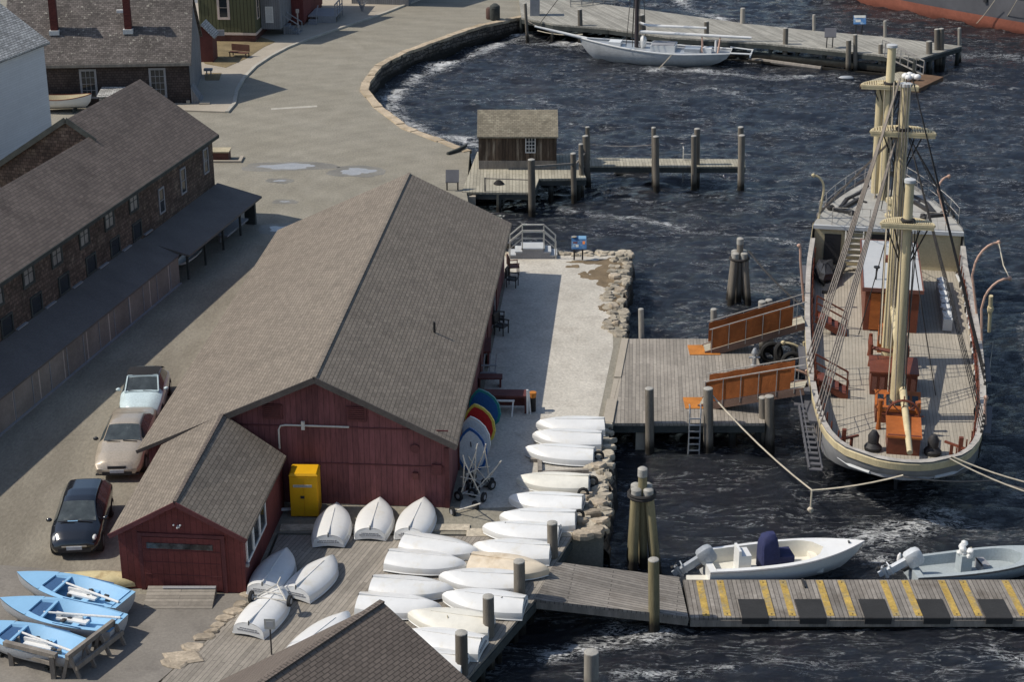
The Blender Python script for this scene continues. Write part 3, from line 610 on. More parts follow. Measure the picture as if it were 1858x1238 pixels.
MB(F3).box(1.6, 2.2, -.25, -.05, 0, 1.48).build("porch_screen", "timber_dark", lb)
# things kept under the porch
m_ = MB(F3)
m_.loft([[(1.35 + .35 * s * math.cos(a), -8.6 + t, .55 + .25 * s * math.sin(a)) for a in np.linspace(math.pi, 2 * math.pi, 7)] for t, s in ((0, .3), (.6, .9), (1.6, 1), (2.4, .8), (3.0, .15))], closed=False, cap0=False, cap1=False)
solo("rowing_hull", m_, "gel_offwhite", "pale rowing hull stored in the shadow under the open porch", "boat")
m_ = MB(F3); m_.box(1.3, 1.95, -3.6, -.6, .35, .45); m_.box(1.4, 1.5, -3.5, -3.4, 0, .35); m_.box(1.4, 1.5, -.8, -.7, 0, .35); solo("trestle_table", m_, "trim_grey", "low grey trestle in the shadow at the far end of the porch", "trestle")
# ---- near roof at the bottom of the picture
apex = G(693, 1092, 8.0); aza = azpx((475, 1238), (693, 1092), 8.0); F4 = frame((apex.x, apex.y, GZ), -aza); zt4 = 8.0 - GZ
nb = thing("near_shed", "shed at the bottom edge with only its dark brown shingle roof showing", "shed", (apex.x, apex.y, GZ), -aza)
wl_, wr_ = -6.3, 5.0; zl4, zr4 = zt4 + wl_ * .765, zt4 - wr_ * .487
w = MB(F4); gab(w, wl_ + .4, wr_ - .4, 0, zl4 + .2, zr4 + .1, zt4 - .1, -14, -.25); w.build("wall", "red_boards", nb)
rf = MB(F4); rf.slab((0, -14, zt4), (wr_, -14, zr4), (wr_, 0, zr4), (0, 0, zt4), .14); rf.slab((wl_, -14, zl4), (0, -14, zt4 - .001), (0, 0, zt4 - .001), (wl_, 0, zl4), .14); ro = rf.build("roof", "roof_near", nb)
rc = MB(F4); rc.bar((0, -14, zt4 + .0), (0, .01, zt4 + .0), .16, .05); rc.build("ridge_cap", "roof_near", ro)
# ---- white building at the left edge
F5 = frame((-27.5, 101.0, GZ), R(-17)); zt = AY(80, 75, 101.0).z - GZ
wb = thing("white_house", "tall white clapboard house with pale shingle roof at the left edge", "house", (-27.5, 101.0, GZ), R(-17))
w = MB(F5); gab(w, -9, 0, -4.5, zt - .05, zt - .05, zt + 3.0, -16, 0); w.build("wall", "white_boards", wb)
rf = MB(F5); rf.slab((-4.5, -16.3, zt + 3.2), (.25, -16.3, zt - .05), (.25, .3, zt - .05), (-4.5, .3, zt + 3.2), .14); rf.slab((-9.25, -16.3, zt - .05), (-4.5, -16.3, zt + 3.19), (-4.5, .3, zt + 3.19), (-9.25, .3, zt - .05), .14); rf.build("roof", "roof_pale", wb)
# ---- old shingled house with two chimneys
Yh = 115.2; F6 = frame((-21.75, Yh, GZ), R(4.5)); oh_ = thing("old_shingled_house", "weathered shingled house with lichen roof and two red chimneys", "house", (-21.75, Yh, GZ), R(4.5))
w = MB(F6); zr6 = 6.75; f = [(0, 0, 0), (0, 8.2, 0), (0, 8.2, 2.95), (0, 4.1, zr6 - .15), (0, 0, 2.95)]; b_ = [(-12, b1, c) for _, b1, c in f]
w.add(f + b_, [(1, 0, 4, 3, 2)[::-1], (5, 6, 7, 8, 9)[::-1], (0, 5, 9, 4)[::-1], (6, 1, 2, 7)[::-1]]); w.build("wall", "cedar_house", oh_)
w = MB(F6); w.add([(.03, 0, 0), (.03, 8.2, 0), (.03, 8.2, 2.95), (.03, 4.1, zr6 - .2), (.03, 0, 2.95)], [(0, 1, 2, 3, 4)]); w.add([(.0, 0, 0), (.0, 8.2, 0), (.0, 8.2, 2.95), (.0, 4.1, zr6 - .2), (.0, 0, 2.95)], [(4, 3, 2, 1, 0)]); w.build("end_wall", "grey_boards", oh_)
rf = MB(F6); rf.slab((-12.3, -.3, 2.95), (.2, -.3, 2.95), (.2, 4.1, zr6), (-12.3, 4.1, zr6), .14); rf.slab((-12.3, 4.1, zr6 - .001), (.2, 4.1, zr6 - .001), (.2, 8.5, 2.95), (-12.3, 8.5, 2.95), .14); ro = rf.build("roof", "roof_old", oh_)
rc = MB(F6); rc.box(-12.3, .22, -.36, -.3, 2.72, 2.92); rc.build("eave_board", "timber_grey", ro)
for x in (-8.95, -4.05):
    c = MB(F6); c.box(x - .22, x + .24, 1.55, 2.05, 4.3, 7.5); co_ = c.build("chimney", "brick_dark", oh_)
    c = MB(F6); c.box(x - .32, x + .34, 1.42, 2.12, 4.55, 4.85); c.build("flashing", "flashing", co_)
    c = MB(F6); c.box(x - .29, x + .31, 1.48, 2.12, 7.4, 7.6); c.build("cap", "brick_dark", co_)
c = MB(F6); c.box(-4.9, -4.3, 2.9, 3.3, 5.55, 5.9); c.build("roof_hatch", "trim_white", oh_)
for x in (-7.15, -2.55): window(oh_, wallM(F6, (x, 0, .65), 0), .85, 1.75, 3, 4, "trim_grey", t=.14)
c = MB(F6); c.add([(.05, -.2, 0), (.75, -.2, 0), (.05, -.2, 1.2), (.05, 1.6, 0), (.75, 1.6, 0), (.05, 1.6, 1.2)], [(0, 1, 2), (5, 4, 3), (1, 4, 5, 2), (0, 3, 4, 1)]); c.build("cellar_hatch", "grey_boards", oh_)
c = MB(F6); c.box(-.3, -.05, -.3, 0, 0, .3); c.build("corner_stone", "concrete", oh_); c = MB(F6); c.box(.6, 1.3, -.6, -.1, 0, .2); c.build("doorstep", "concrete", oh_)
# ---- small red outhouse
p = G(388, 115); F7 = frame((p.x, p.y, GZ), R(-2)); hs = thing("red_outhouse", "narrow dark red outhouse with pale roof beside the old shingled house", "outhouse", p, R(-2))
w = MB(F7); gab(w, -1.5, 0, -.75, 2.1, 2.1, 2.9, 0, 1.6); w.build("wall", "brown_red", hs)
rf = MB(F7); rf.slab((-.75, -.2, 2.95), (.2, -.2, 1.95), (.2, 1.8, 1.95), (-.75, 1.8, 2.95), .08); rf.slab((-1.7, -.2, 1.95), (-.75, -.2, 2.949), (-.75, 1.8, 2.949), (-1.7, 1.8, 1.95), .08); rf.build("roof", "roof_pale", hs)
# ---- green house on brick footing
p = G(465, 78); F8 = frame((p.x, p.y, GZ), R(-4)); gh = thing("green_house", "green board house with pink trim on a red brick footing", "house", p, R(-4))
w = MB(F8); w.box(-4.4, 0, 0, 9, .75, 5.2); w.build("wall", "green_boards", gh)
w = MB(F8); w.box(-4.35, -.05, .05, 8.9, 0, .62); w.build("footing", "brick_red", gh)
w = MB(F8); w.box(-4.45, .05, -.05, 9.05, .62, .80); w.build("sill_trim", "trim_pink", gh)
window(gh, wallM(F8, (-2.75, 0, 2.0), 0), .62, 1.5, 1, 2, "trim_pink", t=.18)
window(gh, wallM(F8, (0, .8, 1.8), R(90)), .7, 1.6, 1, 2, "trim_pink")
w = MB(F8); w.box(.05, 1.6, 2.0, 7.0, .7, 4.5); w.build("side_wing", "grey_boards", gh)
window(gh, wallM(F8, (.5, 2.0, 1.3), 0), .45, 1.1, 1, 2, "trim_white", "lamp_glass")
w = MB(F8); w.slab((-4.8, -.5, 5.0), (.5, -.5, 5.0), (.5, 4.5, 7.5), (-4.8, 4.5, 7.5), .15); w.build("roof", "roof_dull", gh)
w = MB(F8)
for k in range(4): w.box(1.7 + k * .28, 2.0 + k * .28, 3.0, 4.2, .0, .75 - k * .19)
w.build("steps", "grey_boards", gh)
w = MB(F8)
for y in (2.95, 4.25): w.bar((1.65, y, 1.6), (2.85, y, .85), .07); w.bar((1.65, y, 0), (1.65, y, 1.6), .07); w.bar((2.85, y, 0), (2.85, y, .85), .07)
w.build("stair_rail", "trim_grey", gh)
w = MB(F8); w.box(-5.0, -4.42, -.08, -.02, 3.1, 3.6); w.build("end_board", "trim_white", gh)
# ---- red board house behind
p = G(552, 48); F9 = frame((p.x, p.y, GZ), R(-5)); rh = thing("red_house", "bright red board house with grey entrance porch at the top edge", "house", p, R(-5))
w = MB(F9); w.box(-3.8, 0, 0, 8, .35, 5.0); w.build("wall", "red_bright", rh)
w = MB(F9); w.box(-3.75, -.04, .04, 7.9, 0, .35); w.build("footing", "brick_red", rh)
w = MB(F9); w.slab((-4.1, -.4, 4.8), (.4, -.4, 4.8), (.4, 4, 7), (-4.1, 4, 7), .15); w.build("roof", "roof_dull", rh)
w = MB(F9); w.box(.1, 2.4, 1.2, 4.6, .55, .65); w.box(.9, 2.3, 1.2, 1.35, 0, .55); w.box(.2, .9, .4, 1.2, .0, .2); w.box(.2, .9, .8, 1.2, .2, .4); w.build("porch_deck", "trim_grey", rh)
w = MB(F9)
for y in (1.25, 2.3, 3.4, 4.5): w.box(2.3, 2.38, y, y + .08, 0, 1.6)
w.bar((2.34, 1.25, 1.58), (2.34, 4.55, 1.58), .08); w.bar((2.34, 1.25, 1.1), (2.34, 4.55, 1.1), .06); w.bar((.95, .4, .9), (.95, 1.3, 1.5), .07); w.bar((.95, .4, 0), (.95, .4, .9), .07); w.build("porch_rail", "trim_grey", rh)
# ---- grey building past the red house (its foot only)
p = G(655, 12); F10 = frame((p.x, p.y, GZ), R(-8)); q_ = thing("grey_house", "dark grey house foot behind the pavement at the top edge", "house", p, R(-8))
w = MB(F10); w.box(-1, 4, 0.8, 8, 0, 5); w.build("wall", "grey_boards", q_)
w = MB(F10); w.slab((-1.4, .3, 4.8), (4.4, .3, 4.8), (4.4, 4.5, 7), (-1.4, 4.5, 7), .15); w.build("roof", "roof_dull", q_)
m_ = MB()
pb = G(657, 22)
for k in range(14):
    a = k * 2.4; e = pb + Vector((math.cos(a) * .5, math.sin(a) * .4, 1.0 + .35 * math.sin(k * 1.7))); m_.pipe([pb, pb.lerp(e, .5) + Vector((0, 0, .2)), e], [.04, .03, .012], 5)
solo("bare_shrub", m_, "trim_grey", "pale leafless shrub on the pavement beside the grey house", "shrub")
# ================================================================ DECKS AND PIERS
def deck(name, label, cat, poly, z, mat, th=.12, beams=True, skirt="timber_dark", rot=0., joist_y=None):
    cx = sum(p[0] for p in poly) / len(poly); cy = sum(p[1] for p in poly) / len(poly)
    t = thing(name, label, cat, (cx, cy, z - th), rot)
    m_ = MB(); m_.prism([(p[0], p[1]) for p in poly], z - th, z); d_ = m_.build("planking", mat, t)
    if beams:
        b_ = MB(); n = len(poly)
        for i in range(n):
            a, c = poly[i], poly[(i + 1) % n]; v = (Vector((cx, cy, 0)) - Vector(((a[0] + c[0]) / 2, (a[1] + c[1]) / 2, 0))).normalized() * .1
            b_.bar((a[0] + v.x, a[1] + v.y, z - th - .16), (c[0] + v.x, c[1] + v.y, z - th - .16), .16, .3)
        b_.build("edge_beam", skirt, t)
    return t
def pile(bx, by, tx, ty, label, r=.17, zb=0., mat="pile_wood", group=None, cap=None, z0=-1.6, name="piling", top=None):
    B = G(bx, by, zb); T = AY(tx, ty, B.y) if top is None else Vector((B.x, B.y, top))
    dx = (T.x - B.x) / max(.1, T.z - zb); f = B + Vector((dx * (z0 - zb), 0, z0 - zb))
    t = thing(name, label, "piling", (f.x, f.y, z0), 0, group); L_ = T - f
    m_ = MB(); k = 5; m_.pipe([f + L_ * (i / k) for i in range(k + 1)], [r * (1.08 - .10 * i / k) for i in range(k + 1)], 10); m_.build("post", mat, t, smooth=True)
    c = MB(); u = L_.normalized(); c.pipe([T + u * .001, T + u * .03, T + u * .05], [r * .985, r * .95, r * .75], 10); c.build("post_top", cap or "pile_cap", t, smooth=True)
    return t
# dinghy deck at the front
dz = GZ + .01
plank_az = azpx((400, 1224), (602, 995))
dk = deck("plank_deck", "grey plank deck covered with overturned white dinghies", "deck", [(-10.55, 44.9), (-14.0, 26), (3, 26), (-3.0, 40.5), (-1.35, 44.95), (.72, 49.5), (1.52, 52.1), (2.1, 53.85), (-8.2, 54.0), (-8.55, 49.35)], dz + .02, "planks_along", rot=R(90) - plank_az)
for k in range(7):
    q = Vector((-1.25, 45.2, 0)).lerp(Vector((1.9, 53.2, 0)), k / 6); pz = MB(); pz.tube((q.x - .25, q.y, -1.5), (q.x - .25, q.y, dz - .1), .14); pz.build("support", "timber_dark", dk)
m_ = MB(); m_.box(-1.6, 2.1, 53.86, 54.45, GZ - .5, GZ + .05); m_.box(-8.2, -1.5, 54.3, 54.75, GZ - .2, GZ + .06); solo("stone_kerb", m_, "rubble", "pale stone step between the plank deck and the boathouse yard", "step")
st = "upright weathered piling "
pile(1003, 1012, 1002, 950, "piling at the outer edge of the dinghy deck nearest the stone seawall", .19, dz)
pile(943, 1085, 942, 1020, "piling at the deck edge by the head of the sloping gangway", .20, dz)
pile(887, 1155, 886, 1084, "piling at the deck edge between the sloping gangway and the near shed roof", .19, dz)
pile(838, 1225, 837, 1150, "nearest piling on the deck edge, half hidden by the near shed roof", .20, dz)
pile(1187, 1146, 1186, 1017, "green stained piling standing against the gangway and floating dock joint", .19, 0, "pile_green")
pile(1073, 1262, 1073, 1185, "lone pale piling in open water at the bottom edge of the picture", .24, 0, "pile_pale")
# gangway and floating dock
gw = thing("gangway", "sloping grey plank gangway from the dinghy deck down to the floating dock", "gangway", (3.3, 50.9, .9))
A = [Vector((1.5, 52.05, 1.34)), Vector((.72, 49.55, 1.34))]; Bq = [Vector((5.75, 52.35, .58)), Vector((5.82, 49.72, .58))]
m_ = MB(); m_.slab(A[1], Bq[1], Bq[0], A[0], .10); m_.build("planking", "planks_grey", gw)
m_ = MB(); m_.bar(A[1] + Vector((.05, .06, -.22)), Bq[1] + Vector((0, .06, -.22)), .1, .26); m_.bar(A[0] + Vector((.05, -.06, -.22)), Bq[0] + Vector((0, -.06, -.22)), .1, .26); m_.build("side_beam", "timber_grey", gw)
fd = thing("floating_dock", "long floating dock with yellow strips and black pads", "dock", (14, 51.05, 0)); DZ = .5
m_ = MB(); m_.box(5.88, 34, 49.8, 52.3, DZ - .09, DZ); m_.build("planking", "planks_grey", fd)
m_ = MB(); m_.box(5.9, 34, 49.78, 49.9, DZ - .34, DZ - .1); m_.box(5.9, 34, 52.2, 52.32, DZ - .34, DZ - .1); m_.box(5.9, 6.0, 49.9, 52.2, DZ - .34, DZ - .1); m_.build("edge_beam", "timber_grey", fd)
for k in range(10): MB().box(6.3 + k * 2.6, 7.9 + k * 2.6, 50.0, 52.1, -.3, DZ - .1).build("float_tank", "timber_dark", fd)
for px in (1276, 1314, 1393, 1430, 1498, 1538, 1616, 1656, 1724, 1763, 1842):
    x = G(px, 1090, DZ).x; m_ = MB(); m_.box(x - .115, x + .115, 49.9, 52.24, DZ + .001, DZ + .012); s_ = m_.build("yellow_strip", "strip_yellow", fd)
    m_ = MB(); [m_.lathe((x, y, DZ + .012), [(.03, 0), (.03, .01)], 6) for y in (50.0, 52.1)]; m_.build("bolt", "iron", s_)
for px in (1367, 1471, 1588, 1694, 1806):
    x = G(px, 1108, DZ).x; m_ = MB(); m_.box(x - .44, x + .44, 49.74, 50.95, DZ + .004, DZ + .03); m_.box(x - .44, x + .44, 49.72, 49.77, DZ - .2, DZ + .02); m_.build("rubber_pad", "pad_black", fd)
x = G(1460, 1065, DZ).x; m_ = MB(); m_.bar((x, 51.7, DZ + .05), (x - .02, 52.25, DZ + .05), .06); m_.build("cleat", "iron", fd)
# front pier with the two ship's gangplanks
pr_ = deck("plank_pier", "grey plank pier between the gravel yard and the sailing ship", "pier", [(3.95, 63.4), (10.15, 63.4), (10.75, 68.5), (10.8, 72.5), (5.05, 72.5)], GZ + .02, "planks_across", rot=-R(4))
for px in (1160, 1285, 1335, 1383):
    q = G(px, 775)
    for y_ in (63.9, 67.5): m_ = MB(); m_.tube((q.x, y_, -1.5), (q.x, y_, GZ - .1), .16); m_.build("support", "timber_dark", pr_)
m_ = MB(); q = G(1157, 800, .6); m_.box(5.0, 5.45, 63.55, 64.0, -1.2, 1.1); m_.build("concrete_pier", "concrete", pr_)
pile(1179, 822, 1178, 706, "left piling in front of the grey plank pier", .18, 0); pile(1285, 822, 1285, 706, "front piling beside the ladder where a mooring rope is tied", .2, 0)
pile(1385, 812, 1384, 722, "left one of the tight pair of pilings at the front pier's outer corner", .17, 0); pile(1397, 818, 1396, 720, "right one of the tight pair of pilings at the front pier's outer corner", .19, 0)
pile(1164, 614, 1163, 562, "slim pale piling behind the pier near the seawall", .13, 1.2, "pile_pale"); pile(1295, 600, 1295, 562, "slim pale piling just behind the upper orange gangplank's foot", .15, 1.2, "pile_pale")
pile(1384, 592, 1383, 548, "left of two pale piling tops behind the upper orange gangplank", .19, 1.3, "pile_pale"); pile(1396, 590, 1395, 545, "right of two pale piling tops behind the upper orange gangplank", .17, 1.3, "pile_pale")
m_ = MB(); q = G(1260, 768)
for s in (-.22, .22): m_.pipe([(q.x + s, 63.6, GZ + .75), (q.x + s, 63.42, GZ + .78), (q.x + s, 63.3, GZ + .5), (q.x + s, 63.25, -.3)], .03, 6)
for k in range(7): m_.bar((q.x - .22, 63.25, -.1 + k * .28), (q.x + .22, 63.25, -.1 + k * .28), .04, .05)
solo("ladder", m_, "galv", "metal ladder hanging down the front of the plank pier", "ladder")
def gangplank(label, foot, head, dropy):
    f, h = Vector(foot), Vector(head); d = h - f; u = d.normalized(); L_ = d.length; s = Vector((-u.y, u.x, 0)).normalized(); up = Vector((0, 0, 1))
    t = thing("gangplank", label, "gangplank", f); W = .42
    m_ = MB(); m_.slab(f - s * W, h - s * W, h + s * W, f + s * W, .07); m_.build("walkway", "planks_pale", t)
    m_ = MB(); [m_.bar(f + s * W * k - up * .14, h + s * W * k - up * .14, .07, .3) for k in (-1, 1)]; m_.build("side_beam", "beam_brown", t)
    for k in (1, -1):
        m_ = MB(); n = 16; a = f + u * .05 * L_; e = f + u * .87 * L_
        P0 = [a.lerp(e, i / n) + s * (W + .02) * k + s * .004 * math.sin(i * 2.1) + up * .06 for i in range(n + 1)]; P1 = [a.lerp(e, i / n) + s * (W + .02) * k + s * .006 * math.sin(i * 1.3) + up * (.95 + .02 * math.sin(i * 1.57)) for i in range(n + 1)]
        vs = P0 + P1; m_.add(vs, [(i, i + 1, n + 2 + i, n + 1 + i) for i in range(n)]); o = m_.build("canvas_screen", "canvas_orange", t)
        sm = o.modifiers.new("thickness", 'SOLIDIFY'); sm.thickness = .02
        m_ = MB(); m_.bar(f + u * .03 * L_ + s * (W + .05) * k + up * 1.02, h + s * (W + .05) * k + up * 1.02, .035)
        for i in range(6):
            q = f.lerp(h, .06 + .17 * i) + s * (W + .05) * k; m_.bar(q - up * .15, q + up * 1.02, .028)
        m_.build("handrail", "rail_grey", t)
    m_ = MB(); c = Vector((f.x - .25, f.y, GZ + .06)); m_.box(c.x - .45, c.x + .9, c.y - .62, c.y + .5, GZ + .021, GZ + .05); m_.build("foot_mat", "mat_orange", t)
    return t
gp = [(G(1278, 632, GZ + .1), G(1458, 580, 2.75)), (G(1272, 728, GZ + .1), G(1462, 697, 2.75))]
gangplank("upper orange canvas sided gangplank tilted up to the ship's rail", *gp[0], 0); gangplank("lower orange canvas sided gangplank nearer the camera, leading to the ship's quarter", *gp[1], 0)
q = G(1368, 665); t = thing("fire_hydrant", "small silver bollard standpipe on the pier between the two gangplanks", "standpipe", q)
MB(frame(q)).lathe((0, 0, 0), [(.16, 0), (.16, .06), (.09, .1), (.09, .55), (.14, .6), (.14, .68), (.06, .85)], 10).build("barrel", "galv", t, smooth=True)
m_ = MB(frame(q)); m_.tube((-.24, 0, .42), (.24, 0, .42), .05); m_.tube((0, -.22, .45), (0, 0, .45), .05); m_.build("nozzle", "galv", t)
for i, (px, py, z, ti) in enumerate(((1425, 640, .6, .2), (1400, 640, .45, -.3), (1437, 660, .35, .1), (1392, 655, .1, .5))):
    c = G(px, py, z); m_ = MB(); n = 18
    m_.pipe([c + Vector((.42 * math.cos(a), .12 * math.sin(a) + ti * .3 * math.sin(a), .42 * math.sin(a))) for a in np.linspace(0, 2 * math.pi, n)], .12, 8)
    solo("tyre_fender", m_, "rubber", ["black rubber ring hanging between pier and ship, nearest the ship", "black rubber ring leaning against the pier end under the upper gangplank", "low black rubber ring just above the lower gangplank by the ship", "black rubber ring almost in the water at the pier's dark corner"][i], "fender", smooth=True)
# dolphins: clusters of leaning piles
def dolphin(label, px, py, tx, ty, tall, mat, capc, wrap):
    c = G(px, py, 0); top = AY(tx, ty, c.y); tall = AY(tx, tall, c.y).z; t = thing("piling_cluster", label, "pilings", (c.x, c.y, -1.5))
    for i, (ax, ay) in enumerate(((-.42, -.32), (.42, -.32), (.40, .42), (-.40, .42))):
        tp = Vector((top.x + ax * .5, c.y + ay * .5, top.z)); f = Vector((c.x + ax * 1.0, c.y + ay * 1.0, 0)); f = f + (f - tp) * (1.5 / tp.z)
        m_ = MB(); m_.pipe([f, f.lerp(tp, .5), tp], [.2, .18, .165], 10); o = m_.build("pile", mat, t, smooth=True)
        m_ = MB(); m_.pipe([tp - Vector((0, 0, .32)), tp, tp + Vector((0, 0, .05))], [.185, .185, .12], 10); m_.build("pile_cap", capc, o, smooth=True)
    m_ = MB(); m_.pipe([(c.x, c.y, -1), (top.x, c.y, tall)], [.17, .16], 10); o = m_.build("king_pile", mat, t, smooth=True)
    m_ = MB(); m_.pipe([(top.x, c.y, tall - .28), (top.x, c.y, tall), (top.x, c.y, tall + .05)], [.175, .175, .11], 10); m_.build("pile_cap", capc, o, smooth=True)
    m_ = MB(); n = 16
    for zz in wrap: m_.pipe([(top.x + .46 * math.cos(a), c.y + .42 * math.sin(a), zz) for a in np.linspace(0, 6.3, n)], .06, 6)
    m_.build("rope_lashing", "rope_dark", t, smooth=True)
dolphin("cluster of tall yellowish leaning pilings near the sloping gangway", 1168, 1025, 1165, 885, 851, "pile_green", "pile_cap", (2.75, 2.85))
dolphin("cluster of dark leaning pilings in the water behind the plank pier", 1340, 548, 1342, 458, 433, "pile_wood", "pile_cap", (2.3,))
# ---- pier shed on its platform, walkway, pilings
pf = deck("shed_platform", "plank platform under the old weathered pier shed", "deck", [tuple(G(*p)[:2]) for p in ((838, 349), (968, 351), (978, 325), (1064, 324), (1040, 281), (866, 276))], GZ + .03, "planks_pale")
for p in ((850, 352), (905, 352), (960, 350), (1000, 326), (1050, 324)):
    m_ = MB(); q = G(*p); m_.tube((q.x, q.y + .3, -1.5), (q.x, q.y + .3, GZ - .1), .15); m_.build("support", "timber_dark", pf)
m_ = MB(); q = G(858, 352); m_.box(q.x - .5, q.x + .15, q.y, q.y + .5, -.6, 1.14); m_.build("abutment", "concrete", pf)
wk = deck("walkway_pier", "narrow plank walkway running out from the pier shed between tall pilings", "pier", [(4.2, 100.3), (13.95, 100.15), (14.1, 101.75), (4.4, 102.0)], GZ, "planks_pale", th=.1)
Ys = 99.5; F11 = frame((-1.98, Ys, GZ + .03)); ps = thing("pier_shed", "small weathered wooden shed with mossy roof standing on the pier platform", "shed", (-1.98, Ys, GZ + .03))
w = MB(F11); f = [(0, 0, 0), (0, 3.0, 0), (0, 3.0, 2.05), (0, 1.5, 3.1), (0, 0, 2.05)]; b_ = [(4.62, b1, c) for _, b1, c in f]
w.add(f + b_, [(4, 3, 2, 1, 0), (5, 6, 7, 8, 9), (0, 5, 9, 4), (6, 1, 2, 7)]); w.build("wall", "old_boards", ps)
w = MB(F11); w.box(0, 4.62, -.02, 0.0, 0, .52); w.build("base_boards", "timber_grey", ps)
rf = MB(F11); rf.slab((-.08, -.2, 2.03), (4.7, -.2, 2.03), (4.7, 1.5, 3.24), (-.08, 1.5, 3.24), .09); rf.slab((-.08, 1.5, 3.239), (4.7, 1.5, 3.239), (4.7, 3.2, 2.03), (-.08, 3.2, 2.03), .09); rf.build("roof", "roof_shed", ps)
window(ps, wallM(F11, (2.82, 0, 1.05), 0), .5, .85, 3, 4, "trim_white", t=.05)
pg = "pilings round the pier shed platform"
for (bx, by, tx, ty, lab, r, zb) in ((965, 352, 964, 290, "stout piling at the front corner of the shed platform, with a rail fixed to it", .21, GZ), (1041, 325, 1040, 279, "short piling on the right edge of the shed platform", .17, GZ), (1055, 318, 1054, 262, "front of three close dark pilings where the walkway begins", .15, GZ),
        (1065, 300, 1062, 247, "middle of three close dark pilings where the walkway begins", .19, GZ), (1067, 290, 1066, 231, "rear of three close dark pilings where the walkway begins", .14, GZ),
        (1187, 339, 1186, 232, "rear slim piling at the middle of the walkway", .14, 0), (1191, 346, 1190, 248, "front piling at the middle of the walkway", .19, 0), (1264, 336, 1265, 234, "rear piling of the pair two thirds out along the walkway", .18, 0), (1259, 343, 1259, 247, "front piling of the pair two thirds out along the walkway", .17, 0),
        (1345, 336, 1344, 231, "rear piling at the far end of the walkway", .18, 0), (1344, 346, 1346, 246, "front piling at the far end of the walkway", .2, 0)):
    pile(bx, by, tx, ty, lab, r, zb)
m_ = MB(); a, b_ = G(965, 352), G(1041, 325); c = G(880, 349)
m_.bar(a + Vector((0, 0, 1.6)), b_ + Vector((0, 0, .92)), .09, .13); m_.bar(c + Vector((0, .1, .8)), a + Vector((0, .1, .8)), .05); m_.bar(c + Vector((0, .1, 0)), c + Vector((0, .1, .85)), .08); m_.bar(b_ + Vector((0, 0, .8)), G(1062, 300) + Vector((0, 0, .8)), .08)
solo("deck_rail", m_, "timber_grey", "thin grey rail along the edge of the shed platform", "railing")
q = G(905, 334, GZ + .03); m_ = MB(); [m_.pipe([(q.x + (.28 - .05 * k) * math.cos(a), q.y + (.28 - .05 * k) * math.sin(a), q.z + .04 + .05 * k) for a in np.linspace(0, 6.28, 14)], .035, 6) for k in range(4)]; solo("rope_coil", m_, "rope_dark", "dark coil of rope on the shed platform planks", "rope", smooth=True)
q = G(1150, 308, .1); m_ = MB(); m_.box(q.x - 1.2, q.x + .9, q.y - .7, q.y + .7, .02, .32); solo("small_float", m_, "timber_grey", "small dark float in the water under the walkway", "float")
q = G(1250, 290); m_ = MB()
for s in (-.35, .35): m_.pipe([(q.x + s, q.y - .3, 0), (q.x + s, q.y, 2.0), (q.x + s, q.y + .3, 2.05)], .03, 5)
for k in range(6): m_.bar((q.x - .35, q.y - .2, .2 + .3 * k), (q.x + .35, q.y - .2, .2 + .3 * k), .03)
solo("dock_ladder", m_, "metal_pale", "pale metal ladder with hoops on the far walkway", "ladder")
a, b_ = G(812, 281), G(846, 268); m_ = MB(); m_.pipe([a + Vector((0, 0, .08)), a.lerp(b_, .5) + Vector((.05, -.1, .1)), b_ + Vector((0, 0, .15))], [.1, .13, .09], 7); solo("driftwood_log", m_, "timber_dark", "dark log lying at the edge of the gravel left of the pier shed", "log", smooth=True)
# dark sign board on the gravel
q = G(821, 345); t = thing("notice_board", "dark slanted notice board on the gravel beside the shed platform", "sign", q)
m_ = MB(frame(q)); m_.box(-.35, -.27, -.03, .05, 0, .8); m_.box(.27, .35, -.03, .05, 0, .8); m_.build("leg", "iron", t); m_ = MB(frame(q)); m_.slab((-.38, -.25, .55), (.38, -.25, .55), (.38, .22, 1.15), (-.38, .22, 1.15), .04); m_.build("panel", "hull_dark", t)
# ---- footbridge with white rails
F12 = frame(tuple(G(928, 470))); t = thing("footbridge", "short white railed step bridge at the far end of the gravel yard", "steps", tuple(G(928, 470)))
m_ = MB(F12); m_.box(.55, 1.65, 0, 1.0, 0, .5); m_.box(.22, .55, 0, 1.0, 0, .33); m_.box(-.1, .22, 0, 1.0, 0, .16); m_.box(1.65, 1.98, 0, 1.0, 0, .33); m_.box(1.98, 2.3, 0, 1.0, 0, .16); m_.build("steps", "trim_grey", t)
m_ = MB(F12); m_.box(.5, 1.7, -.03, 1.03, .5, .56); m_.box(.18, .56, -.02, 1.02, .33, .38); m_.box(-.13, .24, -.02, 1.02, .16, .2); m_.box(1.64, 2.02, -.02, 1.02, .33, .38); m_.box(1.96, 2.33, -.02, 1.02, .16, .2); m_.build("tread", "roof_white", t)
for y in (0, 1.0):
    m_ = MB(F12); pp = [(-.08, y, 0, .95), (.55, y, .5, 1.5), (1.65, y, .5, 1.5), (2.25, y, 0, .95)]
    for a, y_, z0, z1 in pp: m_.bar((a, y, z0), (a, y, z1), .06)
    for (a, _, _, z1), (c, _, _, z2) in zip(pp[:-1], pp[1:]): m_.bar((a, y, z1), (c, y, z2), .06); m_.bar((a, y, z1 - .4), (c, y, z2 - .4), .035)
    m_.build("handrail", "metal_pale", t)
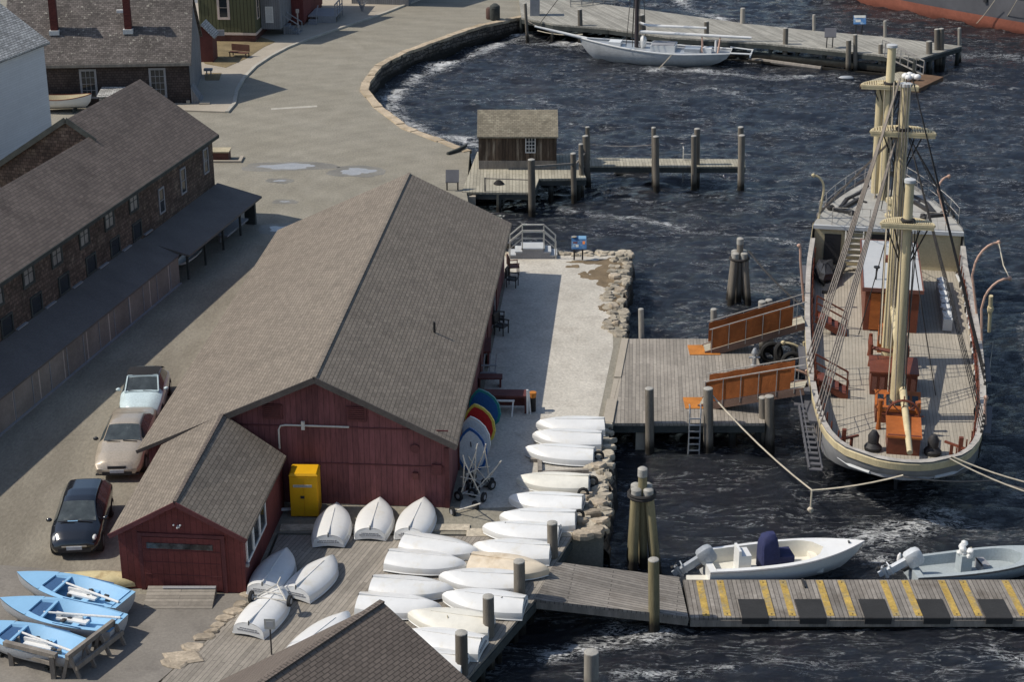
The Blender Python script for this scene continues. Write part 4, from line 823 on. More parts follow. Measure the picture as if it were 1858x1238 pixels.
# map board
q = G(1050, 472); t = thing("map_board", "blue panel on two black legs at the corner of the gravel yard", "sign", q); F = frame(q)
m_ = MB(F); m_.box(-.27, -.19, -.03, .03, 0, .9); m_.box(.15, .23, -.03, .03, 0, .9); m_.build("leg", "iron", t)
m_ = MB(F); m_.slab((-.38, -.2, .68), (.38, -.2, .68), (.38, .15, 1.25), (-.38, .15, 1.25), .04); po = m_.build("panel", "sign_blue", t)
m_ = MB(F); m_.slab((-.02, .06, 1.115), (.36, .06, 1.115), (.36, .145, 1.255), (-.02, .145, 1.255), .02); m_.build("header_band", "blue_paint", po)
m_ = MB(F); m_.lathe((-.24, .12, 1.2), [(.13, 0), (.13, .03)], 12); m_.build("emblem", "boot_tan", po)
m_ = MB(F); m_.slab((.18, -.08, .885), (.3, -.08, .885), (.3, .0, 1.015), (.18, .0, 1.015), .015); m_.build("picture", "orange_paint", po)
m_ = MB(F); m_.slab((-.17, -.16, .755), (-.02, -.16, .755), (-.02, -.09, .87), (-.17, -.09, .87), .015); m_.build("picture", "sign_pale", po)
m_ = MB(F); m_.slab((-.3, -.06, .915), (-.08, -.06, .915), (-.08, -.02, .985), (-.3, -.02, .985), .015); m_.build("picture", "brown_red", po)
# ---- wharf at the top right
WZ_ = 1.5
wp = [G(*p, WZ_) for p in ((946, 32), (1003, 43), (1102, 51), (1216, 67), (1400, 79), (1548, 94), (1668, 106), (1746, 83), (1601, 66), (1475, 55), (1360, 43), (1200, 21), (1080, 5), (1000, -8), (940, -14))]
wf = deck("wharf", "long plank wharf on dark piles across the top of the cove", "wharf", [(p.x, p.y) for p in wp], WZ_, "planks_wharf", th=.14, rot=R(20))
for a, b_ in zip(wp[:6], wp[1:7]):
    n = max(1, int((b_ - a).length / 1.9))
    for k in range(n): q = a.lerp(b_, k / n); m_ = MB(); m_.tube((q.x, q.y + .35, -1.5), (q.x, q.y + .35, WZ_ - .1), .17, n=6); m_.build("support", "timber_dark", wf); m_ = MB(); m_.bar((q.x - .5, q.y + .9, -.2), (q.x + .5, q.y + .9, WZ_ - .3), .16); m_.build("brace", "timber_dark", wf)
for k in range(4): q = wp[6].lerp(wp[7], k / 3); m_ = MB(); m_.tube((q.x - .3, q.y, -1.5), (q.x - .3, q.y, WZ_ - .1), .17, n=6); m_.build("support", "timber_dark", wf)
m_ = MB()
for a, b_ in zip(wp[2:6], wp[3:7]): m_.bar((a.x, a.y + .25, .45), (b_.x, b_.y + .25, .45), .15, .5); m_.bar((a.x, a.y - .2, .05), (b_.x, b_.y - .2, .05), .2, .16)
m_.build("fender_beam", "timber_dark", wf)
for (bx, by, tx, ty, lab, r, zb) in ((955, 40, 953, 6, "first thin piling on the wharf beside the grey kiosk", .13, WZ_), (1053, 46, 1052, 17, "dark piling on the wharf just behind the white sloop's bowsprit", .2, WZ_), (1166, 58, 1163, 27, "thick leaning dark piling behind the white sloop's mast", .3, WZ_), (1282, 66, 1282, 39, "dark piling on the wharf behind the sloop's long white boom", .2, WZ_),
        (1347, 42, 1348, 15, "pale piling at the rear edge of the wharf above the sloop's stern", .2, WZ_), (1424, 112, 1426, 51, "tall dark piling on the front edge of the wharf right of the sloop", .2, .1), (1477, 55, 1477, 27, "slim pale piling on the rear edge of the wharf left of the blue panel", .13, WZ_), (1539, 128, 1540, 73, "dark piling in front of the wharf left of the steep ramp", .2, .1), (1552, 95, 1552, 63, "slim dark piling on the wharf at the head of the steep ramp", .16, WZ_),
        (1606, 67, 1606, 38, "slim pale piling on the rear edge of the wharf right of the blue panel", .14, WZ_), (1597, 130, 1598, 80, "dark piling standing close left of the ship's foremast top", .17, .1), (1686, 130, 1686, 75, "stout piling at the front right corner of the wharf", .23, .1), (1700, 90, 1700, 53, "left of two thick brown pilings at the end of the wharf", .2, WZ_), (1708, 90, 1708, 52, "right of two thick brown pilings at the end of the wharf", .2, WZ_), (1741, 79, 1741, 51, "slim pale piling at the far right corner of the wharf", .14, WZ_)):
    pile(bx, by, tx, ty, lab, r, zb, "pile_wood" if "pale" not in lab else "pile_pale")
def reader(name, label, px, py, tw, mat):
    q = G(px, py, WZ_); t = thing(name, label, "sign", q); F = frame(q); m_ = MB(F); m_.box(-.3 * tw, -.22 * tw, -.04, .04, 0, 1.0); m_.box(.2 * tw, .28 * tw, -.04, .04, 0, 1.0); m_.build("leg", "iron", t)
    m_ = MB(F); m_.slab((-.55 * tw, -.35, .9), (.45 * tw, -.35, .9), (.55 * tw, .35, 1.45), (-.45 * tw, .35, 1.45), .05); po = m_.build("panel", mat, t); return t, F, po
t, F, po = reader("reading_board", "blue reading panel on two posts at the rear of the wharf", 1558, 62, 1.0, "sign_blue")
m_ = MB(F); m_.slab((-.42, .12, 1.3), (.48, .12, 1.3), (.5, .33, 1.455), (-.42, .33, 1.455), .02); m_.build("header_band", "sign_pale", po)
m_ = MB(F); m_.slab((-.35, -.2, 1.03), (.05, -.2, 1.03), (.07, .0, 1.19), (-.33, .0, 1.19), .02); m_.build("picture", "sign_pale", po)
reader("reading_board", "dark reading panel on two posts at the front of the wharf", 1505, 86, .9, "hull_dark")
# kiosk and bins on the quay
q = G(970, 33); m_ = MB(frame(q)); m_.box(-.38, .42, 0, .9, 0, 2.3); m_.box(-.42, .46, -.04, .94, 2.3, 2.4); m_.box(-.3, .34, -.02, 0, .15, 2.15); solo("kiosk", m_, "trim_grey", "grey upright box cabinet at the landward end of the wharf", "cabinet")
q = G(890, 34); t = thing("litter_bin", "rust brown litter bin on the quay, left one of two", "bin", q); MB(frame(q)).lathe((0, 0, 0), [(.34, 0), (.38, .1), (.38, .85), (.3, .95), (.1, 1.0)], 12).build("drum", "bin_brown", t, smooth=True)
q = G(898, 36); t = thing("litter_bin", "dark green litter bin with domed lid, right one of two on the quay", "bin", q); MB(frame(q)).lathe((0, 0, 0), [(.36, 0), (.42, .1), (.42, 1.0)], 12).build("drum", "timber_dark", t, smooth=True); MB(frame(q)).lathe((0, 0, 1.0), [(.44, 0), (.4, .2), (.15, .38)], 12).build("lid", "timber_dark", t, smooth=True)
# gangway at the far top and dark hull beyond it
m_ = MB(); a, b_ = G(1035, 10, WZ_), G(1115, 14, .9)
for k in (-.5, .5):
    for z in (.0, .5, 1.0): m_.bar(a + Vector((0, k, z)), b_ + Vector((0, k, z)), .09)
    for i in range(5): q = a.lerp(b_, i / 4); m_.bar(q + Vector((0, k, 0)), q + Vector((0, k, 1)), .07)
m_.slab(a + Vector((0, -.5, 0)), b_ + Vector((0, -.5, 0)), b_ + Vector((0, .5, 0)), a + Vector((0, .5, 0)), .08); solo("boarding_ramp", m_, "rail_grey", "pale railed ramp sloping off the back of the wharf at the top edge", "ramp")
# steep ramp and brown float at the end of the wharf
m_ = MB(); a, b_ = G(1602, 98, WZ_), G(1672, 131, .4)
m_.slab(a + Vector((0, -.6, .02)), b_ + Vector((0, -.6, 0)), b_ + Vector((0, .5, 0)), a + Vector((0, .5, .02)), .1)
for k in (-.6, .5):
    for z in (.5, 1.0): m_.bar(a + Vector((0, k, z)), b_ + Vector((0, k, z)), .07)
    for i in range(6): q = a.lerp(b_, i / 5); m_.bar(q + Vector((0, k, 0)), q + Vector((0, k, 1)), .06)
solo("steep_ramp", m_, "rail_grey", "grey railed ramp sloping from the wharf down to the brown float", "ramp")
P_ = [G(*p, .35) for p in ((1560, 152), (1668, 160), (1712, 139), (1640, 128))]
t = thing("landing_float", "brown landing float at the foot of the grey ramp", "float", P_[0].lerp(P_[2], .5)); m_ = MB(); m_.prism([(p.x, p.y) for p in P_], -.2, .35); m_.build("planking", "float_brown", t)
m_ = MB(); m_.slab(*[P_[0].lerp(P_[1], u).lerp(P_[3].lerp(P_[2], u), v) + Vector((0, 0, .03)) for u, v in ((0.0, .1), (.55, .1), (.5, .9), (.0, .9))], .02); m_.build("pale_deck", "planks_pale", t)
for i, (px, py) in enumerate(((1642, 143), (1650, 141), (1657, 144), (1664, 145), (1648, 146))):
    q = G(px, py, .38); m_ = MB(); m_.blob(q + Vector((0, 0, .22)), .28, .25, .24, seed=i, n=9, m=6, j=.04); tag(m_.build("float_buoy", "gel_white", smooth=True), "round white buoy heaped on the brown landing float", "buoy", "buoys on the landing float")
q = G(1536, 143, .02); m_ = MB(); m_.blob(q + Vector((0, 0, .1)), .6, .25, .16, seed=4, j=.1); solo("drift_buoy", m_, "engine_grey", "small grey float drifting in the water left of the brown landing float", "buoy", smooth=True)
m_ = MB(); m_.tube(G(1360, 107, .1), G(1490, 124, .1), .18); solo("floating_boom", m_, "timber_grey", "long floating timber in the water along the foot of the wharf", "log")
# ================================================================ BOATS ASHORE
def hull_levels(mb, levels, prof, n=14, inner=False, cap_stern=True, cap_bottom=True, mi=0):
    """levels from sheer to keel: (z(t), y0, y1, B); y along the boat, stern at y0; prof(t) half-beam fraction"""
    rings = []
    for z, y0, y1, B in levels:
        zf = z if callable(z) else (lambda t, z=z: z)
        L_ = [( prof(t) * B, lerp(y0, y1, t), zf(t)) for t in np.linspace(0, 1, n)]
        ring = L_ + [(-a, b_, c) for a, b_, c in L_[::-1][1:]]; rings.append(ring)
    m = len(rings[0]); vs = [p for r in rings for p in r]; fs = []
    for i in range(len(rings) - 1):
        for j in range(m - 1):
            f = (i * m + j, i * m + j + 1, (i + 1) * m + j + 1, (i + 1) * m + j); fs.append(f if inner else f[::-1])
        if cap_stern:
            f = (i * m, (i + 1) * m, (i + 1) * m + m - 1, i * m + m - 1); fs.append(f if inner else f[::-1])
    if cap_bottom: k = (len(rings) - 1) * m; f = tuple(range(k, k + m)); fs.append(f if inner else f[::-1])
    mb.add(vs, fs, mi); return rings
def round_prof(st, pk, p):
    return lambda t: (lerp(st, 1, math.sin(min(1, t / pk) * math.pi / 2)) if t < pk else max(0.0, 1 - ((t - pk) / (1 - pk)) ** p)) 
# ---- overturned dinghy: keel up, stern at y=0, bow at y=2.75
def make_dinghy(label, mat, name="dinghy", pf=round_prof(.80, .36, 2.7)):
    t = thing(name, label, "dinghy", (0, 0, 0), 0, "white dinghies laid out upside down")
    sh = lambda u: .07 * (1 - u) * u * 4 * .5 + .02
    m_ = MB(); flip = lambda lv: [((lambda u, z=z: z), a, b_, B) for z, a, b_, B in lv]
    lev = [(sh, 0, 2.70, .66), (.15, .0, 2.76, .665), (.29, .01, 2.755, .635), (.375, .02, 2.69, .545), (.44, .03, 2.58, .41), (.48, .04, 2.44, .23), (.50, .05, 2.32, .05)]
    hull_levels(m_, lev, pf, n=20, inner=True, cap_stern=False, cap_bottom=True); m_.build("hull", mat, t, smooth=True, ang=26)
    m_ = MB(); st = pf(0); pts = [(.66 * st, 0, .02), (.665 * st, .0, .15), (.63 * st, .01, .29), (.535 * st, .02, .375), (.40 * st, .03, .435), (.05 * st, .05, .495)]
    ring = pts + [(-a, b_, c) for a, b_, c in pts[::-1]]; ring = ring + [(-.3 * st, 0, .07), (0, 0, .09), (.3 * st, 0, .07)]
    m_.add(ring + [(a, b_ + .03, c) for a, b_, c in ring], [tuple(range(len(ring)))]); tr_ = m_.build("transom", "gel_offwhite", t)
    m_ = MB(); rr = random.Random(4)
    for row, (z, w_) in enumerate(((.27, .30), (.21, .38))):
        x = -w_
        while x < w_:
            dx = rr.uniform(.03, .07); y_ = .012 + (z - .15) * .2 - .02; m_.box(x, x + dx, y_ - .012, y_ + .01, z, z + .035); x += dx + rr.uniform(.012, .03)
    m_.build("lettering", "trim_grey", tr_)
    m_ = MB(); e = [(pf(u) * .672, 2.715 * u, sh(u) + .02) for u in np.linspace(0, 1, 18)]; m_.pipe(e + [(-a, b_, c) for a, b_, c in e[::-1][1:]], .022, 5); m_.build("rub_rail", "gel_offwhite", t)
    m_ = MB(); m_.add([(-.02, .06, .49), (.02, .06, .49), (.02, .06, .575), (-.02, .06, .575), (-.012, .85, .50), (.012, .85, .50), (.012, .85, .515), (-.012, .85, .515)], [(3, 2, 1, 0), (4, 5, 6, 7), (0, 1, 5, 4), (1, 2, 6, 5), (2, 3, 7, 6), (3, 0, 4, 7)]); m_.box(-.012, .012, .85, 2.0, .49, .52); m_.build("skeg", mat, t)
    m_ = MB(); m_.box(-.018, .018, .035, .05, .40, .56); m_.build("skeg_shadow_strip", "skeg_shadow", t)  # dark strip painted in for the shadow slot by the skeg
    return t
D0 = make_dinghy("white overturned dinghy at the back of the row, next to the plank pier", "gel_white")
D1 = make_dinghy("old cream overturned dinghy with a dull hull, on two beams halfway along the gravel yard row", "gel_cream")
D2 = make_dinghy("tan stained overturned dinghy with its bow to the water, beside a piling", "gel_stained")
used = set()
def put(proto, bow, stern, label, z=GZ + .02, zb=.25):
    b_, s_ = G(*bow, z + zb), G(*stern, z + zb); d = (b_ - s_); d.z = 0; c = (b_ + s_) / 2; u = d.normalized()
    o = c - u * 1.375; rz = math.atan2(-u.x, u.y)
    tilt = (R(random.uniform(-1.5, 1.5)), R(random.uniform(-3, 3)), rz)
    if proto not in used: used.add(proto); proto.location = (o.x, o.y, z); proto.rotation_euler = tilt; tag(proto, label); return proto
    return dup(proto, (o.x, o.y, z), rz, label, tilt=tilt)
W = "white overturned dinghy "
put(D0, (979, 769), (1092, 771), W + "at the back of the gravel yard row, next to the plank pier")
put(D0, (971, 791), (1088, 797), W + "second from the plank pier in the gravel yard row")
put(D0, (955, 817), (1075, 826), W + "third from the plank pier, just above two exposed wooden beams")
put(D1, (943, 868), (1065, 876), "old cream overturned dinghy just below two exposed wooden beams")
put(D0, (930, 903), (1053, 913), W + "just in front of the old cream dinghy beside the seawall rocks")
put(D0, (913, 935), (1040, 942), W + "at the step between gravel yard and plank deck")
put(D0, (882, 958), (1010, 968), W + "with a dark strap near its bow, behind the piling nearest the seawall", z=GZ + .04)
put(D0, (866, 990), (994, 1002), W + "with its stern touching the piling nearest the seawall", z=GZ + .04)
put(D2, (991, 1035), (858, 1019), "tan stained overturned dinghy with its bow pointing out to the gangway", z=GZ + .04)
put(D0, (804, 1048), (938, 1055), W + "with its stern against the piling at the gangway head", z=GZ + .04)
put(D0, (807, 1085), (948, 1099), W + "tied with two thin lines, beside the gangway at the deck edge", z=GZ + .04)
D1b = dup(D1, (0, 0, 0), 0, "x"); used.add(D1b)
def put2(o, bow, stern, label, z=GZ + .04):
    q = put(o, bow, stern, label, z)
    for ch in list(o.children): 
        for g_ in list(ch.children): bpy.data.objects.remove(g_)
        bpy.data.objects.remove(ch)
    bpy.data.objects.remove(o); return q
put2(D1b, (748, 1119), (884, 1135), "dull white overturned dinghy with a yellow line across it beside a dark piling")
put(D0, (735, 1150), (868, 1172), W + "with its stern nearest the last piling beside the shed roof", z=GZ + .04)
put(D0, (700, 1186), (832, 1204), W + "showing only a corner between the near shed roof and the last piling", z=GZ + .04)
put(D0, (865, 1000), (734, 982), W + "at the back of the left file, closest to the red boathouse", z=GZ + .04)
put(D0, (840, 1026), (709, 1013), W + "second in the left file, bow to the tan dinghy", z=GZ + .04)
put(D0, (815, 1071), (682, 1061), W + "third in the left file, behind the near shed's ridge", z=GZ + .04)
put(D0, (792, 1100), (656, 1093), W + "at the front of the left file, beside the near shed roof", z=GZ + .04)
put(D0, (611, 922), (597, 978), W + "half in shadow with bow to the wall, beside the yellow cabinet", z=GZ + .04)
put(D0, (690, 908), (672, 968), W + "pointing at the boathouse wall, middle of three", z=GZ + .04)
put(D0, (770, 911), (745, 966), W + "pointing at the boathouse wall, right of three near the wheeled dollies", z=GZ + .04)
put(D0, (516, 1010), (482, 1062), W + "wholly in shadow against the red wing's side wall", z=GZ + .04)
put(D0, (601, 1016), (542, 1073), W + "half sunlit, second out from the red wing's side wall", z=GZ + .04)
put(D0, (508, 1078), (459, 1134), W + "with a wheeled dolly lying across its hull", z=GZ + .04)
put(D0, (622, 1126), (555, 1178), W + "showing only a white tip above the near shed roof", z=GZ + .04)
# straps and lines over the dinghies
def strap(label, pts, r=.014, mat="rope_grey"):
    m_ = MB(); m_.pipe(pts, r, 5); solo("tie_line", m_, mat, label, "rope")
strap("dark strap over the dinghy behind the piling", [G(918, 948, 1.85), G(912, 958, 1.72), G(909, 972, 1.45)], .018, "rope_dark")
strap("thin line over the dinghy beside the gangway", [G(926, 1071, 1.7), G(910, 1085, 1.87), G(897, 1098, 1.55), G(890, 1112, 1.35)])
strap("yellow line running over two dinghies by the near roof", [G(808, 1102, 1.7), G(812, 1120, 1.87), G(818, 1140, 1.6), G(816, 1150, 1.8), G(827, 1175, 1.6)], .014, "boot_tan")
# beams under the row
for (p, q, lab) in (((962, 838), (1065, 845), "grey timber beam under the row of dinghies in the gap, rear one"), ((985, 862), (1068, 858), "grey timber beam in the gap between dinghies, front one")):
    m_ = MB(); m_.bar(G(*p) + Vector((0, 0, .07)), G(*q) + Vector((0, 0, .07)), .12, .14); solo("timber_beam", m_, "timber_grey", lab, "beam")
m_ = MB(); m_.box(*[v for v in (G(975, 836).x, G(978, 836).x + .1)], G(975, 860).y, G(975, 836).y, GZ, GZ + .14); solo("cross_beam", m_, "timber_grey", "short cross timber joining the beams in the gap between dinghies", "beam")
for i, (px, py, lab) in enumerate(((1086, 838, "small black tyre at the seawall beside the third dinghy of the row"), (1075, 884, "small black tyre behind the cream dinghy's stern"), (1058, 906, "small dark tyre at the stern of the dinghy in front of the cream one"), (1050, 946, "small dark tyre at the stern of the dinghy by the step"))):
    q = G(px, py); m_ = MB(); m_.pipe([(q.x + .17 * math.cos(a), q.y + .03 * math.sin(a), GZ + .23 + .17 * math.sin(a)) for a in np.linspace(0, 6.28, 14)], .06, 6); solo("old_tyre", m_, "rubber", lab, "tyre", smooth=True)
# dollies: axle, two wheels, pale handle tubes
def wheel(mb_t, mb_r, c, ax, r=.19, w_=.09):
    c = Vector(c); ax = Vector(ax).normalized(); mb_t.tube(c - ax * w_ / 2, c + ax * w_ / 2, r, n=14); mb_r.tube(c - ax * (w_ / 2 + .012), c + ax * (w_ / 2 + .012), r * .5, n=10)
def dolly(label, M, h=1.5, w_=.95, loc=(0, 0, 0)):
    t = thing("boat_dolly", label, "dolly", loc); m_ = MB(M); m_.tube((-w_ / 2, 0, .2), (w_ / 2, 0, .2), .025); m_.tube((-w_ * .4, 0, .2), (0, 0, h), .024); m_.tube((w_ * .4, 0, .2), (0, 0, h), .024); m_.tube((0, 0, h), (0, 0, h + .35), .024); m_.tube((-.3, 0, h * .55), (.3, 0, h * .55), .02); m_.build("frame", "metal_pale", t)
    for s in (-1, 1):
        a, b_ = MB(M), MB(M); wheel(a, b_, (s * w_ / 2, 0, .2), (1, 0, 0)); o = a.build("tyre", "rubber", t, smooth=True); b_.build("rim", "trim_grey", o, smooth=True)
    return t
for i, (px, py, tilt, yaw, h, lab) in enumerate(((838, 925, 58, 30, 1.3, "wheeled dolly lying flat, nearest the camera in the heap"), (858, 905, 20, -25, 1.9, "wheeled dolly leaning on the boathouse corner, pale tubes upright"), (870, 885, 24, 15, 2.1, "wheeled dolly leaning against the white sailboard"), (846, 900, 14, 50, 2.0, "wheeled dolly leaning closest to the boathouse corner wall"), (865, 892, 35, 60, 1.5, "wheeled dolly at the centre of the heap"), (878, 880, 30, -40, 1.4, "wheeled dolly at the right side of the heap by the sailboards"))):
    q = G(px, py); dolly(lab, frame(q, R(yaw)) @ Matrix.Rotation(R(tilt), 4, 'X'), h, loc=q)
q = G(503, 1096, 1.9); dolly("wheeled dolly lying upside down across a white dinghy", frame(G(487, 1095, 1.80), R(-12)) @ Matrix.Rotation(R(-78), 4, 'X'), .9, 1.3, loc=G(487, 1095, 1.8))
# sail boards on edge beside the boathouse
def sailboard(label, px, py, pxt, pyt, w_, mat, rim, L_=None, face_off=.03):
    b_ = G(px, py); t_ = AY(pxt, pyt, b_.y + .25); t = thing("sailboard", label, "board", b_); u = (t_ - b_); L_ = u.length; u.normalize(); s = Vector((1, -.15, 0)).normalized(); s = (s - u * s.dot(u)).normalized(); n = s.cross(u); n = -n if n.y > 0 else n
    def outline(k): return [b_ + u * (L_ * (v + .0)) + s * (w_ / 2 * k * wv) for v, wv in [(0.0, .35), (.08, .72), (.25, .95), (.5, 1.0), (.7, .84), (.86, .54), (.96, .22), (1.0, 0), (.96, -.22), (.86, -.54), (.7, -.84), (.5, -1), (.25, -.95), (.08, -.72), (0.0, -.35)]]
    m_ = MB(); m_.quadpanel(outline(1.0), .05, .12); m_.build("hull", rim, t)
    c = b_ + u * L_ * .5; m_ = MB(); m_.quadpanel([c + (p - c) * .86 for p in outline(1.0)], .06, .02); m_.build("deck", mat, t)
    return t, b_, u, s, n, L_
sailboard("teal sailboard with blue deck, rearmost of the row leaning by the boathouse", 887, 775, 868, 706, 1.3, "board_blue", "board_teal")
sailboard("yellow edged red sailboard in the middle of the row leaning by the boathouse", 877, 805, 860, 733, 1.25, "board_red", "board_yellow")
sailboard("pale grey sailboard behind the white and blue one", 868, 830, 853, 756, 1.2, "board_white", "gel_offwhite")
t, b_, u, s, n, L_ = sailboard("white sailboard with blue edge, frontmost of the row by the boathouse", 860, 854, 852, 776, 1.15, "board_white", "board_blue")
m_ = MB(); c = b_ + u * L_ * .62; m_.quadpanel([c - s * .02 - u * .1, c + s * .02 - u * .1, c + s * .02 + u * .1, c - s * .02 + u * .1], .09 if n.y < 0 else -.09, .02); m_.build("daggerboard_slot", "hull_black", t)
# yard furniture along the boathouse's long wall
q = G(940, 757); t = thing("work_table", "dark red work table with a pale trestle under it in the gravel yard", "table", q); F = frame(q, R(-2))
m_ = MB(F); m_.box(-1.6, .35, .3, .95, .72, .80); m_.build("table_top", "brown_red", t); m_ = MB(F); m_.box(-1.6, .3, .9, .95, .1, .7); m_.build("apron", "brown_red", t)
for x in (-1.5, .25): MB(F).box(x, x + .08, .32, .4, 0, .72).build("leg", "brown_red", t)
m_ = MB(F)
m_.box(-.95, -.15, .1, .18, .62, .68)
for x in (-.9, -.2): m_.bar((x - .05, .0, 0), (x, .14, .64), .06); m_.bar((x - .05, .28, 0), (x, .14, .64), .06)
solo("saw_horse", m_, "trim_white", "pale saw horse standing in front of the dark red table", "trestle")
m_ = MB(F); m_.lathe((.58, .6, 0), [(.13, 0), (.13, .62)], 10); m_.lathe((.58, .6, .62), [(.13, 0), (.15, .22)], 10, 1); o = m_.build("bucket_stand", ["rubber", "mat_orange"]); tag(o, "orange bucket standing on a black drum at the end of the red table", "bucket")
m_ = MB(F); m_.bar((.38, .3, 0), (.36, .35, 1.05), .08); m_.bar((.5, .3, 0), (.42, .35, 1.0), .06); solo("leaning_planks", m_, "trim_white", "pale boards leaning upright on the end of the dark red table", "boards")
q = G(888, 705); m_ = MB(frame(q)); m_.box(-.5, .55, 0, .5, .4, .46); m_.box(-.45, -.38, .05, .45, 0, .4); m_.box(.42, .5, .05, .45, 0, .4); solo("plank_bench", m_, "brown_red", "low red brown plank bench against the boathouse wall behind the sailboards", "bench")
q = G(880, 668); m_ = MB(frame(q)); m_.box(-.4, .25, 0, 1.6, .7, .78); m_.box(-.4, -.34, 0, 1.6, .78, 1.3); m_.box(-.3, -.22, .1, 1.5, 0, .7); m_.box(.1, .18, .1, 1.5, 0, .7); solo("paint_rack", m_, "brown_red", "tall dark red rack standing against the boathouse wall", "rack")
q = G(884, 690); m_ = MB(frame(q)); [m_.bar((-.2 + k * .25, 0, 0), (-.1 + k * .25, .5, 1.0), .05) for k in range(3)]; m_.box(-.3, .4, -.05, .05, .3, .36); m_.box(-.3, .4, .2, .3, .55, .6); solo("metal_rack", m_, "trim_grey", "small grey folded rack just in front of the tall red rack", "rack")
q = G(885, 605); m_ = MB(frame(q)); m_.box(-.2, .15, 0, .4, .2, 1.1); solo("grey_bin", m_, "engine_grey", "grey upright box under the boathouse eave halfway along the yard", "bin")
def chair(label, px, py, rz, mat, s=1.0):
    q = G(px, py); t = thing("yard_chair", label, "chair", q, rz); F = frame(q, rz)
    m_ = MB(F); m_.box(-.27 * s, .27 * s, -.25, .25, .38, .43); m_.build("seat", mat, t); m_ = MB(F); m_.slab((-.27 * s, .26, .98), (.27 * s, .26, .98), (.27 * s, .32, .98), (-.27 * s, .32, .98), .5); m_.build("backrest", mat, t)
    for x in (-.25, .22):
        for y in (-.24, .22): MB(F).box(x * s, x * s + .04, y, y + .04, 0, .6 if y < 0 else .9).build("leg", mat, t)
    m_ = MB(F); [m_.box(x * s, x * s + .05, -.25, .3, .6, .64) for x in (-.29, .24)]; m_.build("arm", mat, t)
chair("dark armchair in the shadow nearest the far end of the boathouse", 932, 497, R(100), "panel_brown"); chair("black folding chair in shadow second from the far end of the boathouse", 930, 520, R(75), "iron")
chair("black folding chair with splayed legs halfway along the boathouse wall", 905, 592, R(85), "iron"); chair("dark chair pulled out beside the grey box under the eave", 910, 606, R(60), "iron")
q = G(926, 530); m_ = MB(); m_.bar(G(912, 545) + Vector((-.3, 0, .1)), G(922, 505) + Vector((-.3, 0, .3)), .1); solo("pale_pipe", m_, "trim_white", "pale pipe lying along the foot of the boathouse wall near the chairs", "pipe")
# yellow cabinet
F = frame((-7.42, 55.35, GZ), R(-1)); t = thing("safety_cabinet", "bright yellow metal safety cabinet against the boathouse wall", "cabinet", (-7.42, 55.35, GZ), R(-1))
m_ = MB(F); m_.box(-.5, .5, 0, .82, .05, 1.66); m_.build("body", "yellow_paint", t)
m_ = MB(F); m_.add([(-.52, -.02, 1.66), (.52, -.02, 1.66), (.52, .84, 1.66), (-.52, .84, 1.66), (-.46, .02, 1.74), (.46, .02, 1.74), (.46, .78, 1.74), (-.46, .78, 1.74)], [(4, 5, 6, 7), (0, 1, 5, 4), (1, 2, 6, 5), (2, 3, 7, 6), (3, 0, 4, 7), (3, 2, 1, 0)]); m_.build("top", "yellow_paint", t)
for x in (-.485, .01):
    m_ = MB(F); m_.box(x, x + .475, -.025, 0, .1, 1.6); do = m_.build("door", "yellow_paint", t)
    if x < 0: m_ = MB(F); m_.box(-.12, .02, -.05, -.025, .78, .88); m_.build("handle", "iron", do)
m_ = MB(F); m_.box(-.37, .3, -.032, -.025, 1.22, 1.32); lp = m_.build("label_plate", "sign_pale", t)
m_ = MB(F); rr = random.Random(9); x = -.34
while x < .25: dx = rr.uniform(.02, .05); m_.box(x, x + dx, -.036, -.032, 1.25, 1.29); x += dx + .015
m_.build("lettering", "trim_grey", lp)
m_ = MB(); q = G(500, 935); m_.bar(q + Vector((-.3, 0, .2)), q + Vector((.8, .1, .2)), .08); m_.box(q.x - .35, q.x - .15, q.y - .1, q.y + .1, GZ, GZ + .35); solo("pipe_stand", m_, "trim_white", "pale pipe stub low beside the yellow cabinet", "pipe")
# small sign on the deck
q = AY(491, 1200, 47.0); q = Vector((G(493, 1190).x, G(493, 1190).y, GZ)); t = thing("deck_sign", "small pale square sign on a thin post standing on the plank deck", "sign", q)
m_ = MB(frame(q)); m_.tube((0, 0, 0), (0, 0, 1.15), .025); m_.build("post", "iron", t); m_ = MB(frame(q)); m_.box(-.17, .17, -.04, -.02, .95, 1.32); po = m_.build("panel", "sign_pale", t); m_ = MB(frame(q)); m_.box(-.11, .11, -.05, -.04, 1.03, 1.24); m_.build("notice", "roof_white", po)
